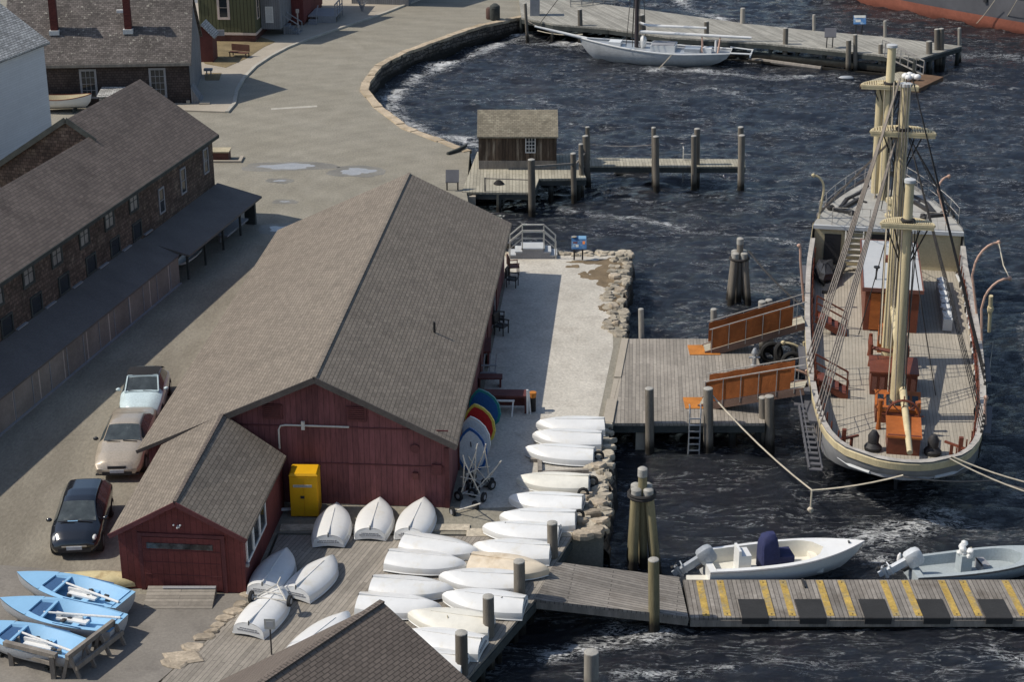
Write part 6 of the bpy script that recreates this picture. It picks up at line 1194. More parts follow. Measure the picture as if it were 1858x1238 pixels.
for sd in (1, -1):
    for k in range(12):
        u0 = 3.2 + k * 1.55; u1 = u0 + 1.1; m_ = MB(FS); P_ = [(sd * (inn(u) - .02), u, z) for u, z in ((u0, 2.02), (u1, 2.02), (u1, 2.45), (u0, 2.45))]; m_.quadpanel(P_ if sd < 0 else P_[::-1], .01, .03); m_.build("bulwark_panel", "panel_brown", sp)
    m_ = MB(FS)
    for k in range(26): u = 1.2 + k * .85; m_.tube((sd * (inn(u) - .10), u, 2.2), (sd * (inn(u) - .10), u, ZR(u) + .2), .03, n=5)
    m_.pipe([(sd * (inn(u) - .1), u, 2.35) for u in np.linspace(1.2, 22.5, 20)], .05, 5); m_.build("pin_rail", "varnish_dark", sp)
m_ = MB(FS); p = [((inn(u)), ui(u), 1.9) for u in US if .4 < u < 24.3]; m_.add(p + [(-a, b_, c) for a, b_, c in p[::-1]], [tuple(range(2 * len(p)))]); m_.build("deck", "ship_deck", sp)
m_ = MB(FS)
for sd in (1, -1): m_.pipe([(sd * (inn(u) - .02), ui(u), 1.93) for u in US if .4 < u < 23.6], .09, 4)
m_.build("waterway", "roof_white", sp)
for sd in (1, -1):
    for k in range(15):
        u = 3.4 + k * 1.28 + .3 * math.sin(k * 7.0); m_ = MB(FS); x_ = sd * (inn(u) - .16)
        m_.pipe([(x_ + .02 * math.sin(j), u + .12 * math.cos(j * 1.05), 2.28 - .23 * abs(math.sin(j * .52))) for j in range(7)], .035, 5); m_.build("rope_coil", ("rope_pale", "rope_grey", "rope_dark")[k % 3], sp)
# forecastle
fu = [u for u in US if u >= 23.55]; zf = lambda u: itp(u, [23.5, 31.6], [3.98, 4.5])
m_ = MB(FS); p = [(max(.02, bR(u) - .03), u, zf(u)) for u in fu]; m_.add(p + [(-a, b_, c) for a, b_, c in p[::-1]], [tuple(range(2 * len(p)))]); m_.build("forecastle_deck", "plate_grey", sp)
m_ = MB(FS); m_.box(-3.5, 3.5, 23.75, 23.85, 1.9, 3.8); bk_ = m_.build("bulkhead", "cream_wall", sp); m_ = MB(FS); m_.box(-3.58, 3.58, 23.45, 23.62, 3.82, 4.0); m_.build("beam", "roof_white", bk_)
m_ = MB(FS); m_.box(-.75, .45, 23.7, 23.76, 1.95, 3.6); m_.build("doorway", "hull_black", bk_); m_ = MB(FS); m_.box(-3.0, -2.2, 23.7, 23.76, 1.95, 3.5); m_.build("doorway", "hull_black", bk_)
m_ = MB(FS)
for k in range(7): m_.box(-1.95, -1.15, 22.9 + k * .11, 23.15 + k * .11, 2.1 + k * .26, 2.14 + k * .26)
for x in (-2.0, -1.15): m_.bar((x, 22.8, 1.9), (x, 23.6, 3.9), .06, .2)
m_.build("ladder", "metal_pale", sp)
m_ = MB(FS)
for sd in (1, -1):
    q = [(sd * max(.05, bR(u) - .1), u, zf(u)) for u in (24.4, 25.6, 26.8, 28, 29, 29.9, 30.8)]
    for a in q: m_.tube(a, (a[0], a[1], a[2] + .9), .014, n=5)
    for z in (.5, .9): m_.pipe([(a[0], a[1], a[2] + z) for a in q], .014, 5)
for x in np.linspace(-2.7, 2.7, 7): m_.tube((x, 23.6, 4.0), (x, 23.6, 4.9), .02, n=5)
m_.tube((-2.7, 23.6, 4.9), (2.7, 23.6, 4.9), .02, n=5); m_.tube((-2.7, 23.6, 4.5), (2.7, 23.6, 4.5), .012, n=5); m_.build("railing", "rail_grey", sp)
for sd in (-1, 1):
    m_ = MB(FS); m_.bar((sd * 2.2, 25.6, 4.25), (sd * 1.35, 27.2, 4.3), .16); m_.bar((sd * 2.65, 25.6, 4.15), (sd * 1.9, 25.3, 4.15), .2); m_.blob((sd * 2.75, 25.7, 4.2), .22, .2, .18, seed=1); m_.blob((sd * 1.75, 25.2, 4.15), .22, .2, .18, seed=2); m_.bar((sd * 1.0, 26.9, 4.2), (sd * 1.7, 27.5, 4.2), .13); m_.pipe([(sd * 2.3, 25.9, 4.15), (sd * 2.0, 27.2, 4.2), (sd * 1.3, 28.3, 4.25), (sd * .9, 29.4, 4.3)], .13, 6); m_.build("anchor", "iron", sp)
m_ = MB(FS); m_.lathe((.15, 25.2, zf(25)), [(.28, 0), (.3, .12), (.18, .2), (.17, .65), (.3, .75), (.3, .95), (.1, 1.0)], 12); m_.build("capstan", "mast_cream", sp, smooth=True)
m_ = MB(FS); m_.lathe((-.15, 29.4, 4.4), [(.25, 0), (.25, .5), (.1, .55)], 10); m_.tube((-.15, 29.2, 5.1), (-.15, 28.9, 5.15), .3); m_.tube((-.15, 29.2, 4.4), (-.15, 29.2, 5.1), .12); m_.build("ventilator", "board_red", sp, smooth=True)
m_ = MB(FS); m_.pipe([(0, 29.5, 4.6), (0, 31.6, 4.95), (0, 36.5, 6.3)], [.22, .22, .14], 10); m_.build("bowsprit", "mast_cream", sp, smooth=True)
# masts
def toL(p): return FS.inverted() @ Vector(p)
MS = [("foremast", (18.84, 84.26), 12.12, 10.1, .27), ("mainmast", (16.05, 68.52), 13.99, 12.0, .26), ("mizzen_mast", (15.14, 62.57), 11.76, 10.05, .22)]; ML = []
for nm, (x, y), zt_, zp, r in MS:
    b_ = toL((x, y, 1.9)); tp = toL((x - .22, y, zt_)); ml = lambda z: b_.lerp(tp, (z - 1.9) / (zt_ - 1.9)); ML.append((b_, tp, ml, zp))
    m_ = MB(FS); m_.pipe([b_, ml(5), ml(zp), ml(zp + .05), tp], [r * 1.08, r * 1.0, r * .86, r * .80, r * .74], 16); mo = m_.build(nm, "mast_cream", sp, smooth=True)
    m_ = MB(FS); m_.pipe([tp - Vector((0, 0, .12)), tp, tp + Vector((0, 0, .03))], [r * .98, r * .98, r * .6], 14); m_.build("mast_cap", "roof_white", mo, smooth=True)
    c = ml(zp); W_ = {"foremast": 1.38, "mainmast": 1.28, "mizzen_mast": .98}[nm]; D_ = W_ * .85; m_ = MB(FS)                                     # top: curved front, slatted
    arc = [(c.x + W_ * math.cos(a), c.y - .3 + D_ * math.sin(a), zp) for a in np.linspace(0, math.pi, 17)]; m_.pipe(arc, .06, 6); m_.bar((c.x - W_, c.y - .3, zp), (c.x + W_, c.y - .3, zp), .14, .1)
    for k in range(1, 24):
        x_ = c.x - W_ + 2 * W_ * k / 24; h = D_ * math.sqrt(max(0, 1 - ((x_ - c.x) / W_) ** 2)); m_.box(x_ - .028, x_ + .028, c.y - .3, c.y - .3 + h, zp - .04, zp + .05)
    m_.box(c.x - .45, c.x + .45, c.y - .1, c.y + .35, zp - .09, zp - .05); m_.bar((c.x - W_, c.y - .33, zp - .06), (c.x + W_, c.y - .33, zp - .06), .06, .2); m_.build("top_platform", "mast_cream", mo)
    m_ = MB(FS); m_.blob((c.x, c.y, zp + .10), r + .08, r + .08, .12, seed=3, j=.15); m_.build("rope_collar", "rope_dark", mo)
    m_ = MB(FS)
    for k in range(4): a = ml(zp - .1); m_.pipe([(a.x + (-.8, .8, -.5, .5)[k], a.y - .2, zp - .05), ml(zp - 1.6) + Vector(((-.2, .2, -.15, .15)[k], .1, 0))], .03, 5)
    m_.build("futtock_stay", "rope_dark", mo)
# housed topmast/pale canvas casing beside the foremast, second lighter pole on the mainmast
b_, tp, ml, zp = ML[0]; m_ = MB(FS); a = ml(9.9) + Vector((-.42, .1, 0)); m_.pipe([ml(4.4) + Vector((-.40, .2, 0)), a], [.22, .22], 10); m_.build("housed_topmast", "mast_cream", sp, smooth=True)
b_, tp, ml, zp = ML[1]; m_ = MB(FS); m_.pipe([ml(2.1) + Vector((.42, -.35, 0)), ml(8.2) + Vector((.36, -.1, 0))], [.16, .14], 10); m_.build("trysail_spar", "mast_rust", sp, smooth=True)
m_ = MB(FS); b3, tp3, ml3, zp3 = ML[2]; a, e = ml3(3.9), toL(G(1651, 822, 2.45)); m_.pipe([a + Vector((.1, -.25, .05)), a.lerp(e, .5) + Vector((.05, 0, .05)), e], [.15, .16, .11], 10); m_.build("boom", "mast_cream", sp, smooth=True)
# shrouds with ratlines
def shrouds(mast, side, spread, n=4, zrail=None, off=0.):
    b_, tp, ml, zp = mast; top = ml(zp - .1); m_ = MB(FS); L0 = []
    for k in range(n):
        u = b_.y - 1.0 + off + spread * k / (n - 1); L0.append(Vector((side * (bR(u) + .02), u, ZR(u) + .05)))
    T0 = [top + Vector((side * .25, .1 * k - .15, 0)) for k in range(n)]
    for a, e in zip(L0, T0): m_.pipe([a, a.lerp(e, .5), e], .028 if side < 0 else .019, 4)
    N_ = 26
    for i in range(2, N_): f_ = i / N_; m_.pipe([L0[k].lerp(T0[k], f_) for k in range(n)], .015 if side < 0 else .009, 3)
    for a in L0: m_.blob(a + Vector((0, 0, -.05)), .06, .06, .16, seed=2, n=6, m=4); m_.tube(a, a - Vector((0, 0, 1.1)), .03, n=4)
    return m_
for i, mname in enumerate(("fore", "main", "mizzen")):
    for sd in (-1, 1): shrouds(ML[i], sd, 2.0 if i < 2 else 1.5, 4, off=(-1.9, -2.6, -1.4)[i]).build("shrouds", "rope_grey" if sd < 0 else "rope_dark", sp)
m_ = MB(FS)
for (i, z, x, y, zz) in ((0, 11.8, 0, 31.5, 4.9), (0, 11.0, 0, 36, 6.2), (1, 11.8, .1, 26.5, 4.1), (1, 11.9, -.3, 26.0, 4.1), (2, 10.5, 0, 12.5, 2.2), (2, 10, .4, 12, 2.2), (1, 9, 1.6, 8, 2.0), (1, 8, -1.4, 14, 2.1), (0, 8, 1.2, 24, 4.1)):
    a = ML[i][2](z); m_.pipe([a, a.lerp(Vector((x, y, zz)), .5) - Vector((0, 0, .12)), (x, y, zz)], .022, 4)
m_.build("stay_lines", "rope_dark", sp)
rr = random.Random(6)
for i in range(3):
    b_, tp, ml, zp = ML[i]
    for k in range(9): m_ = MB(FS); a = rr.uniform(0, 6.28); m_.pipe([ml(zp - .2) + Vector((.5 * math.cos(a), .4 * math.sin(a), 0)), ml(2.6) + Vector((.42 * math.cos(a + .3), .42 * math.sin(a + .3), 0))], .022, 4); m_.build("running_line", ("rope_grey", "rope_dark", "rope_pale")[k % 3], sp)
# deckhouses and fittings (local frame; u along the ship)
m_ = MB(FS); h0 = toL((15.85, 72.3, 0)); hx, hy = h0.x, 15.15
m_.box(-1.2, 1.15, 15.1, 21.6, 1.9, 3.85); dh = m_.build("deckhouse", "varnish_dark", sp)
m_ = MB(FS); m_.box(-1.32, 1.27, 15.0, 21.75, 3.85, 3.94); m_.build("roof", "roof_white", dh); m_ = MB(FS)
for a in ((-1.36, -1.30), (1.25, 1.31)): m_.box(a[0], a[1], 14.96, 21.8, 3.8, 3.97)
m_.box(-1.3, 1.25, 14.96, 15.02, 3.8, 3.965); m_.box(-1.3, 1.25, 21.74, 21.8, 3.8, 3.965); m_.build("roof_edge", "panel_brown", dh)
m_ = MB(FS); m_.box(-.95, .05, 15.04, 15.1, 1.98, 3.7); do = m_.build("door", "varnish", dh); m_ = MB(FS); m_.box(-.47, -.44, 15.02, 15.04, 2.0, 3.65); m_.lathe((-.35, 15.02, 3.2), [(.1, 0), (.1, .02)], 8); m_.build("door_seam", "hull_black", do)
m_ = MB(FS); m_.box(-.35, .35, 18.6, 19.1, 3.94, 4.15); m_.build("roof_hatch", "varnish_dark", dh); m_ = MB(FS); m_.tube((-.75, 16.2, 3.94), (-.75, 16.2, 4.5), .04); m_.lathe((-.75, 16.2, 4.5), [(.14, 0), (.14, .06)], 10); m_.build("roof_vent", "hull_black", dh)
def dbox(nm, x0, x1, y0, y1, z1, mat, z0=1.9): m_ = MB(FS); m_.box(x0, x1, y0, y1, z0, z1); return m_.build(nm, mat, sp)
q = toL(G(1600, 640, 1.9)); cx_ = q.x
# fife rail with bitts round the mainmast
m_ = MB(FS); b1 = ML[1][0]; m_.pipe([(b1.x - .75, b1.y + .5, 2.75), (b1.x - .75, b1.y - .7, 2.75), (b1.x, b1.y - 1.0, 2.75), (b1.x + .75, b1.y - .7, 2.75), (b1.x + .75, b1.y + .5, 2.75)], .09, 6)
for x_, y_ in ((-.75, .5), (-.75, -.7), (.75, .5), (.75, -.7)): m_.lathe((b1.x + x_, b1.y + y_, 1.9), [(.1, 0), (.07, .3), (.1, .6), (.08, 1.0)], 8)
m_.build("fife_rail", "varnish_dark", sp, smooth=True)
m_ = MB(FS); m_.box(b1.x - .42, b1.x - .05, b1.y + .9, b1.y + 1.4, 1.9, 2.7); m_.lathe((b1.x - .2, b1.y + 1.2, 2.7), [(.22, 0), (.22, .35), (.05, .45)], 10); m_.build("binnacle", "varnish", sp)
ht = dbox("cabin_hatch", toL(G(1577, 705, 1.9)).x, toL(G(1660, 705, 1.9)).x, 7.9, 9.6, 2.85, "varnish_dark"); xA, xB = toL(G(1577, 705, 1.9)).x, toL(G(1660, 705, 1.9)).x
m_ = MB(FS); m_.box(xA - .05, xB + .05, 7.85, 9.65, 2.85, 2.93); m_.build("hatch_lid", "varnish_dark", ht); m_ = MB(FS)
for k in range(6): w_ = (xB - xA) / 6; m_.box(xA + w_ * k + .06, xA + w_ * (k + 1) - .06, 7.87, 7.9, 2.1, 2.7)
m_.build("hatch_panel", "panel_brown", ht)
m_ = MB(FS); q = toL(G(1612, 710, 1.9)); m_.box(q.x - .25, q.x + .3, q.y - .1, q.y + .5, 1.9, 2.35); m_.slab((q.x - .28, q.y - .14, 2.35), (q.x + .33, q.y - .14, 2.35), (q.x + .33, q.y + .54, 2.5), (q.x - .28, q.y + .54, 2.5), .05); m_.build("small_skylight", "roof_white", sp)
x0, x1 = toL(G(1587, 765, 1.9)).x, toL(G(1665, 765, 1.9)).x; sk = dbox("skylight", x0, x1, 5.15, 6.55, 2.6, "varnish_dark")
m_ = MB(FS); m_.slab((x0 - .05, 6.0, 2.95), (x1 + .05, 6.0, 2.95), (x1 + .05, 6.6, 2.7), (x0 - .05, 6.6, 2.7), .06); m_.slab((x0 - .05, 5.1, 2.6), (x1 + .05, 5.1, 2.6), (x1 + .05, 5.98, 2.96), (x0 - .05, 5.98, 2.96), .06); m_.build("skylight_roof", "varnish", sk)
m_ = MB(FS)
for k in range(5): w_ = (x1 - x0) / 5; m_.slab((x0 + w_ * k + .05, 5.2, 2.65), (x0 + w_ * (k + 1) - .05, 5.2, 2.65), (x0 + w_ * (k + 1) - .05, 5.75, 2.875), (x0 + w_ * k + .05, 5.75, 2.875), .02)
m_.build("pane", "glass_dark", sk)
m_ = MB(FS)
b2 = ML[2][0]
for x_ in (x0 + .12, x1 - .12): m_.lathe((x_, 4.55, 1.9), [(.11, 0), (.07, .35), (.1, .7), (.09, 1.15), (.12, 1.25)], 8)
m_.bar((x0, 4.55, 2.75), (x1, 4.55, 2.75), .12); m_.build("mizzen_fife_rail", "varnish", sp, smooth=True)
x0, x1 = toL(G(1608, 822, 1.9)).x, toL(G(1667, 822, 1.9)).x; ab = dbox("wheel_box", x0, x1, 2.3, 3.7, 2.7, "varnish_dark"); m_ = MB(FS); m_.slab((x0 - .05, 2.25, 2.68), (x1 + .05, 2.25, 2.68), (x1 + .05, 3.75, 2.86), (x0 - .05, 3.75, 2.86), .08); m_.build("lid", "varnish", ab)
m_ = MB(FS); c = Vector(((x0 + x1) / 2 + .0, 4.1, 2.75)); m_.pipe([(c.x + .62 * math.cos(a), c.y, c.z + .62 * math.sin(a)) for a in np.linspace(0, 6.283, 20)], .05, 6)
for k in range(8): a = k * math.pi / 4; m_.tube(c, (c.x + .8 * math.cos(a), c.y, c.z + .8 * math.sin(a)), .025, n=5)
m_.build("steering_wheel", "varnish_dark", sp)
for x_ in (x0 - .5, x1 + .5):
    m_ = MB(FS); m_.lathe((x_, 2.6, 1.9), [(.32, 0), (.34, .15), (.2, .3), (.22, .6), (.1, .8)], 10); m_.build("mooring_bitt", "iron", sp, smooth=True)
for sd in (-1, 1):
    m_ = MB(FS); m_.bar((sd * 2.15, 2.1, 1.9), (sd * 2.15, 2.1, 2.9), .16); m_.bar((sd * 1.85, 2.3, 1.9), (sd * 1.85, 2.3, 2.5), .12); m_.bar((sd * 2.4, 1.9, 2.5), (sd * 1.6, 2.5, 2.5), .08); m_.build("stern_davit_bitt", "varnish_dark", sp)
m_ = MB(FS); m_.box(2.3, 2.7, 15.5, 21.0, 1.95, 2.5); m_.build("deck_locker", "roof_white", sp); m_ = MB(FS); [m_.blob((2.5, 16 + k * .9, 2.55), .25, .35, .12, seed=k) for k in range(6)]; m_.build("canvas_bundle", "trim_white", sp)
m_ = MB(FS); [m_.bar((-2.9 + k * .12, 19.5 + k * .3, 1.95), (-2.2 + k * .1, 22.5 + k * .1, 2.3), .25) for k in range(3)]; m_.blob((-2.9, 21.5, 2.3), .5, 1.2, .5, seed=4); m_.build("covered_gear", "hull_black", sp)
# steps from the rail down to the deck at the gangplank
def deck_steps(y): 
    m_ = MB(FS); 
    for k in range(4): m_.box(-3.2 + .3 * k, -2.9 + .3 * k, y, y + .9, 2.55 - .16 * k, 2.6 - .16 * k)
    for yy in (y, y + .9): m_.bar((-3.3, yy, 2.6), (-1.95, yy, 1.9), .05, .25); m_.bar((-3.3, yy, 3.4), (-1.95, yy, 2.7), .06); m_.bar((-1.95, yy, 1.9), (-1.95, yy, 2.7), .06); m_.bar((-3.3, yy, 2.6), (-3.3, yy, 3.4), .06)
    m_.build("boarding_steps", "varnish_dark", sp)
deck_steps(14.2); deck_steps(7.3)
# davits
def davit(base, up, out, mat, r=.055):
    b_ = toL(base); u_ = toL(up); o_ = toL(out); m_ = MB(FS); pts = [b_, b_.lerp(u_, .5), u_]
    for a in np.linspace(.25, 1, 6): pts.append(Vector((lerp(u_.x, o_.x, 1 - math.cos(a * math.pi / 2)), lerp(u_.y, o_.y, 1 - math.cos(a * math.pi / 2)), lerp(u_.z, o_.z, math.sin(a * math.pi / 2)))))
    m_.pipe(pts, r, 7); m_.blob(o_, .1, .1, .1, seed=1); m_.build("davit", mat, sp, smooth=True)
RB = lambda u, s=1, z=2.2, o=.1: FS @ Vector((s * (bR(u) + o), u, z))
def dv(u, sd, px_up, px_out, mat):
    b_ = RB(u, sd); up = AY(*px_up, b_.y); out = AY(*px_out, b_.y); davit(b_, up, out, mat)
dv(16.2, 1, (1764, 500), (1812, 440), "davit_pink"); dv(13.0, 1, (1781, 560), (1832, 505), "davit_pink"); dv(12.5, -1, (1461, 652), (1421, 622), "mast_cream"); dv(9.3, -1, (1476, 700), (1421, 669), "davit_pink"); dv(24.4, -1, (1495, 345), (1476, 318), "mast_cream"); dv(24.6, 1, (1702, 345), (1722, 320), "davit_pink"); dv(17.5, -1, (1452, 470), (1450, 446), "davit_pink"); dv(5.0, 1, (1787, 735), (1789, 722), "davit_pink")
m_ = MB(FS); a, e = toL(AY(1812, 440, RB(16.2).y)), toL(AY(1832, 505, RB(13.0).y)); m_.pipe([a, a.lerp(e, .5) - Vector((0, 0, .25)), e], .025, 5); m_.build("davit_span", "rope_pale", sp)
m_ = MB(FS); m_.pipe([RB(14.8, 1, 2.4, .5) * 1 and toL(RB(14.8, 1, 2.3, .5)), toL(RB(14.2, 1, 4.2, .35))], [.07, .09], 8); m_.blob(toL(RB(14.4, 1, 3.5, .4)), .15, .15, .22, seed=3); m_.build("hanging_spar", "mast_cream", sp, smooth=True)
# accommodation ladder on the port quarter
m_ = MB(FS)
xo = lambda y: bR(y) + .04
for k in (.0, .5): m_.bar((-(xo(6) + k), 6.0, 2.0), (-(xo(2.6) + k), 2.6, .9), .06, .16); m_.bar((-(xo(6) + k), 6.0, 2.7), (-(xo(2.6) + k), 2.6, 1.6), .04)
for i in range(13): y_ = lerp(6.0, 2.6, i / 12); z_ = lerp(2.0, .9, i / 12); m_.box(-xo(y_) - .5, -xo(y_), y_ - .1, y_ + .1, z_ - .02, z_ + .02)
m_.box(-xo(8) - .55, -xo(8) + .25, 6.0, 8.6, 1.98, 2.05); m_.build("accommodation_ladder", "hull_dark", sp)
for sd in (-1, 1):
    for u0 in (9.4, 20.0, 4.2):
        m_ = MB(FS); m_.slab(*[(sd * (bR(u) + o_), u, 2.2) for u, o_ in ((u0, -.05), (u0 + 2.6, -.05), (u0 + 2.6, .35), (u0, .35))][::sd], .1); m_.build("channel", "hull_dark", sp)
m_ = MB(FS); m_.box(-.06, .06, 3.2, 4.8, -1, 1.0); m_.build("rudder", "hull_black", sp)
# mooring ropes
def rope(label, pts, r=.035, mat="rope_pale"):
    m_ = MB(); P_ = []
    for a, b_ in zip(pts[:-1], pts[1:]):
        a, b_ = Vector(a), Vector(b_); s_ = (b_ - a).length * .03
        P_ += [a.lerp(b_, k / 6) - Vector((0, 0, 4 * s_ * (k / 6) * (1 - k / 6))) for k in range(6)]
    m_.pipe(P_ + [Vector(pts[-1])], r, 5); return solo("mooring_rope", m_, mat, label, "rope")
kn = AY(1473, 890, 57.9)
rope("pale rope from the pier's front piling dipping to a knot below the ship's stern", [AY(1287, 712, 63.8), kn, FS @ Vector((0, -.05, 2.2))]); rope("short pale rope end hanging straight down from the knot above the water", [kn, kn - Vector((0, 0, kn.z - .25))], .04)
m_ = MB(); m_.blob((kn.x, kn.y, .28), .12, .12, .12, seed=1); solo("rope_weight", m_, "rope_pale", "pale ball weight hanging on the rope end just above the water", "weight")
rope("upper of two pale ropes running from the ship's stern to the right edge", [FS @ Vector((1.7, .7, 2.75)), AY(1880, 880, 56.4), AY(1880, 880, 56.4) + Vector((9, -1.5, -1.6))], .034); rope("lower of two pale ropes running from the ship's stern to the right edge", [FS @ Vector((1.6, .65, 2.7)), AY(1880, 899, 56.0), AY(1880, 899, 56.0) + Vector((9, -2, -1.5))], .034); rope("thin dark line below the ship's stern running right", [FS @ Vector((0, -.06, 2.15)), AY(1800, 872, 58), AY(1800, 872, 58) + Vector((8, -1, -1.2))], .03, "rope_grey")
rope("black rope from the dark piling cluster to the ship's side", [AY(1358, 455, 80.5), FS @ Vector((-3.8, 17.5, 1.9))], .05, "rope_dark"); rope("thin pale line dropping from the ship's right side into the water", [RB(8, 1, 2.5, .1), G(1802, 620, 0)], .02)
rope("thin grey rail line across the top of the walkway pilings", [G(1075, 262, 2.2), AY(1187, 262, 100.4)], .02, "rope_grey")
# ================================================================ WHITE SLOOP AT THE WHARF
a, e = G(1052, 70, 1.0), G(1350, 103, 1.0); ax = (a - e); ax.z = 0; Ls = 11.2; u_ = ax.normalized(); so = G(1342, 100, .9); so = Vector((16.9, 132.5, 0)); bowp = Vector((5.3, 135.0, 0)); d = bowp - so; Ls = d.length; rz = math.atan2(-d.x, d.y); FL = frame(so, rz)
sl = thing("sloop", "white decked sailing boat with bowsprit and long white boom moored at the wharf", "sailboat", so, rz); pfs = round_prof(.55, .42, 1.9); shs = lambda u: 1.0 + 1.1 * max(0, u - .3) ** 1.6 + .25 * max(0, .3 - u)
B = 1.75
m_ = MB(FL); hull_levels(m_, [(shs, 0, Ls, B), (lambda u: shs(u) * .66, .25, Ls * .985, B * .98), (lambda u: shs(u) * .33, .8, Ls * .95, B * .9), (0, 1.6, Ls * .9, B * .74), (-.4, 2.4, Ls * .8, B * .3)], pfs, 24); m_.build("hull", "sloop_hull", sl, smooth=True)
m_ = MB(FL); p = [(pfs(u) * B * .93, u * Ls * .99 + .05, shs(u) - .12) for u in np.linspace(0, 1, 20)]; m_.add(p + [(-x, y, z) for x, y, z in p[::-1]][1:], [tuple(range(39))]); m_.build("deck", "engine_grey", sl)
m_ = MB(FL); g_ = [(pfs(u) * B, u * Ls, shs(u)) for u in np.linspace(0, 1, 22)]; m_.pipe(g_, .06, 5); m_.pipe([(-x, y, z) for x, y, z in g_], .06, 5); m_.build("rail", "gel_white", sl)
m_ = MB(FL); m_.box(-.85, .85, Ls * .36, Ls * .52, .9, 1.45); c_ = m_.build("cabin", "gel_white", sl); m_ = MB(FL); m_.box(-.8, .8, Ls * .365, Ls * .515, 1.45, 1.5); m_.build("cabin_roof", "trim_grey", c_)
m_ = MB(FL); m_.box(-.55, .55, Ls * .72, Ls * .80, 1.2, 1.5); m_.build("fore_hatch", "gel_white", sl); m_ = MB(FL); m_.box(-.6, .6, Ls * .2, Ls * .3, .9, 1.25); m_.build("aft_hatch", "engine_grey", sl)
m_ = MB(FL); m_.pipe([(0, Ls * .95, 1.55), (0, Ls + 3.6, 2.35)], [.14, .08], 8); m_.build("bowsprit", "gel_white", sl, smooth=True)
my = Ls * .62; m_ = MB(FL); m_.pipe([(0, my, .8), (0, my + .1, 8), (0, my + .2, 16)], [.17, .16, .1], 10); m_.build("mast", "mast_dark", sl, smooth=True)
m_ = MB(FL); m_.pipe([(0, my - .2, 2.3), (0, -1.5, 2.2)], [.13, .1], 8); m_.build("boom", "gel_white", sl, smooth=True); m_ = MB(FL); m_.pipe([(.5, my - .1, 2.9), (.3, my - .8, 2.75), (.3, 2.0, 2.75)], [.11, .11, .09], 8); m_.build("gaff", "gel_white", sl, smooth=True)
m_ = MB(FL); [m_.pipe([(s_ * B * .92, my + k, 1.4), (0, my + .1, 12)], .025, 4) for s_ in (1, -1) for k in (-.5, .1, .6)]; m_.pipe([(0, Ls + 3.4, 2.3), (0, my + .1, 13)], .025, 4); m_.build("rigging", "rope_dark", sl)
for s_ in (-1, 1):
    m_ = MB(FL); m_.bar((s_ * .5, 2.2, 1.0), (0, 2.3, 2.1), .09); m_.bar((s_ * .5, 1.0, 1.0), (0, .9, 2.1), .09); m_.build("boom_crutch", "davit_pink", sl)
m_ = MB(FL); m_.lathe((0, 1.2, 1.0), [(.1, 0), (.1, .9)], 8); m_.box(-.3, .3, 1.5, 2.2, .9, 1.3); m_.build("wheel_box", "gel_offwhite", sl); m_ = MB(FL); m_.blob((0, my - .5, 1.5), .3, .3, .5, seed=3); m_.build("furled_sail", "trim_white", sl, smooth=True)
m_ = MB(FL); m_.pipe([(-1.4 * -1, .2, 1.1), (1.4, -1.6, .95)], .07, 6); m_.pipe([(-1.2, .0, 1.2), (-1.2, -1.6, 1.2)], .07, 6); m_.box(-1.2, 1.3, -1.6, -1.5, .9, 1.05); m_.build("stern_davits", "gel_white", sl)
rope("pale spar line from the white sloop's side into the water", [G(1218, 100, 1.2), G(1192, 127, 0)], .04); rope("mooring line from the white sloop's bow to the wharf corner", [FL @ Vector((0, Ls * .98, 1.9)), G(975, 55, 1.2)], .03); rope("mooring line from the white sloop's bow down to the wharf pile", [FL @ Vector((0, Ls * 1.1, 1.9)), AY(958, 38, 142.5)], .03, "rope_grey")
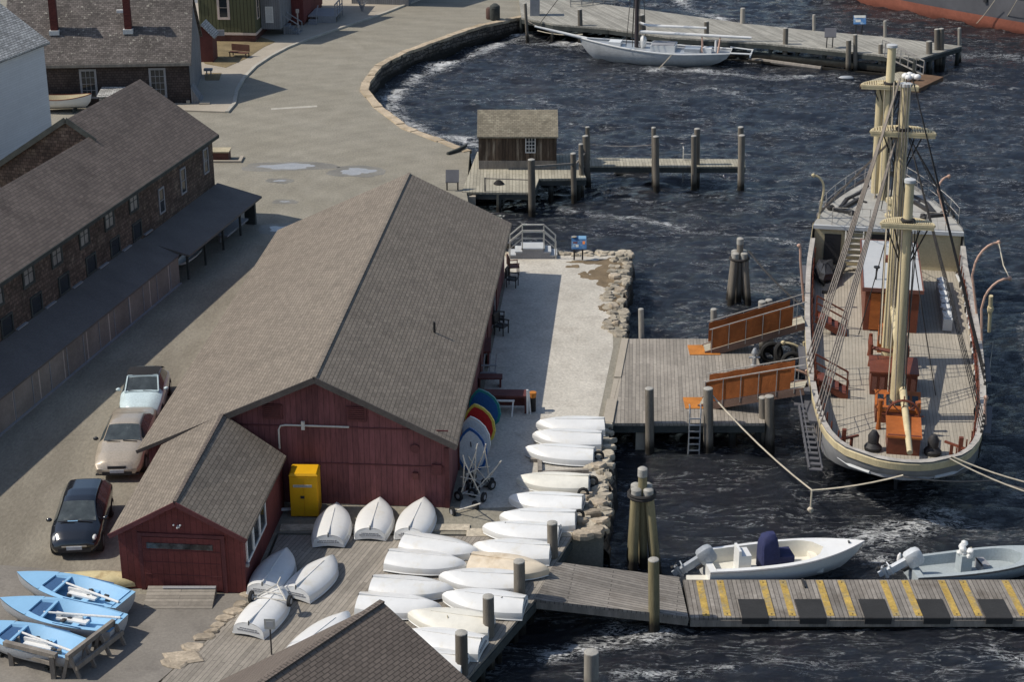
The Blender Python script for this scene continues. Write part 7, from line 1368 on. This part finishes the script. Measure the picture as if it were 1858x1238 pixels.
# ================================================================ BIG DARK SHIP AT THE TOP RIGHT
a, e = Vector((26.5, 160.5, 0)), Vector((72, 114.5, 0)); d = e - a; Lb = d.length; rz = math.atan2(-d.x, d.y); bs = thing("whaling_ship", "huge dark hulled ship with a red waterline at the top right corner", "ship", a, rz); u_ = d.normalized(); nr = Vector((u_.y, -u_.x, 0)); off = 4.6
sgn = 1 if nr.y < 0 else -1                                  # keep the near side on the measured water line
FB = frame(a - nr * sgn * (off - .6), rz); pb = lambda u: max(0, math.sin(math.pi * min(max(u, 0.0), 1))) ** .45
shb = lambda u: 5.2 + 1.2 * (2 * u - 1) ** 2
m_ = MB(FB); hull_levels(m_, [(shb, -2, Lb + 2, off + .35), (3.0, -1.2, Lb + 1, off + .3), (1.3, -.3, Lb + .3, off + .1), (1.02, -.1, Lb + .1, off + .05)], pb, 40, cap_stern=False, cap_bottom=False); m_.build("hull", "hull_dark", bs, smooth=True)
m_ = MB(FB); hull_levels(m_, [(1.02, -.1, Lb + .1, off + .05), (.5, .2, Lb - .2, off - .1), (.0, .7, Lb - .7, off - .3), (-.8, 1.5, Lb - 1.5, off - 1)], pb, 40, cap_stern=False); m_.build("bottom_paint", "boot_red", bs, smooth=True)
m_ = MB(FB); p = [(pb(u) * (off + .1), lerp(-1.6, Lb + 1.6, u), shb(u) - .6) for u in np.linspace(0, 1, 30)]; m_.add(p + [(-x, y, z) for x, y, z in p[::-1]], [tuple(range(60))]); m_.build("deck", "ship_deck", bs)
sx = 1 if (FB.to_3x3() @ Vector((1, 0, 0))).y < 0 else -1
for y_ in (14, 19.5, 25, 27, 29):
    m_ = MB(FB); x_ = sx * (off + .34) * pb(y_ / Lb); m_.bar((x_, y_, 3.6), (x_, y_, 2.2), .12, .3); m_.build("chain_plate", "hull_black", bs)
m_ = MB(FB); hull_levels(m_, [(3.05, -1.2, Lb + 1, off + .36), (2.95, -1.2, Lb + 1, off + .36)], pb, 40, cap_stern=False, cap_bottom=False); m_.build("wale_strip", "engine_grey", bs)
rope("left of two pale lines hanging from the big dark ship to the water", [AY(1805, 0, 145), G(1772, 42, .3)], .03); rope("right of two pale lines hanging from the big dark ship to the water", [AY(1845, 0, 143), G(1816, 45, .3)], .03)
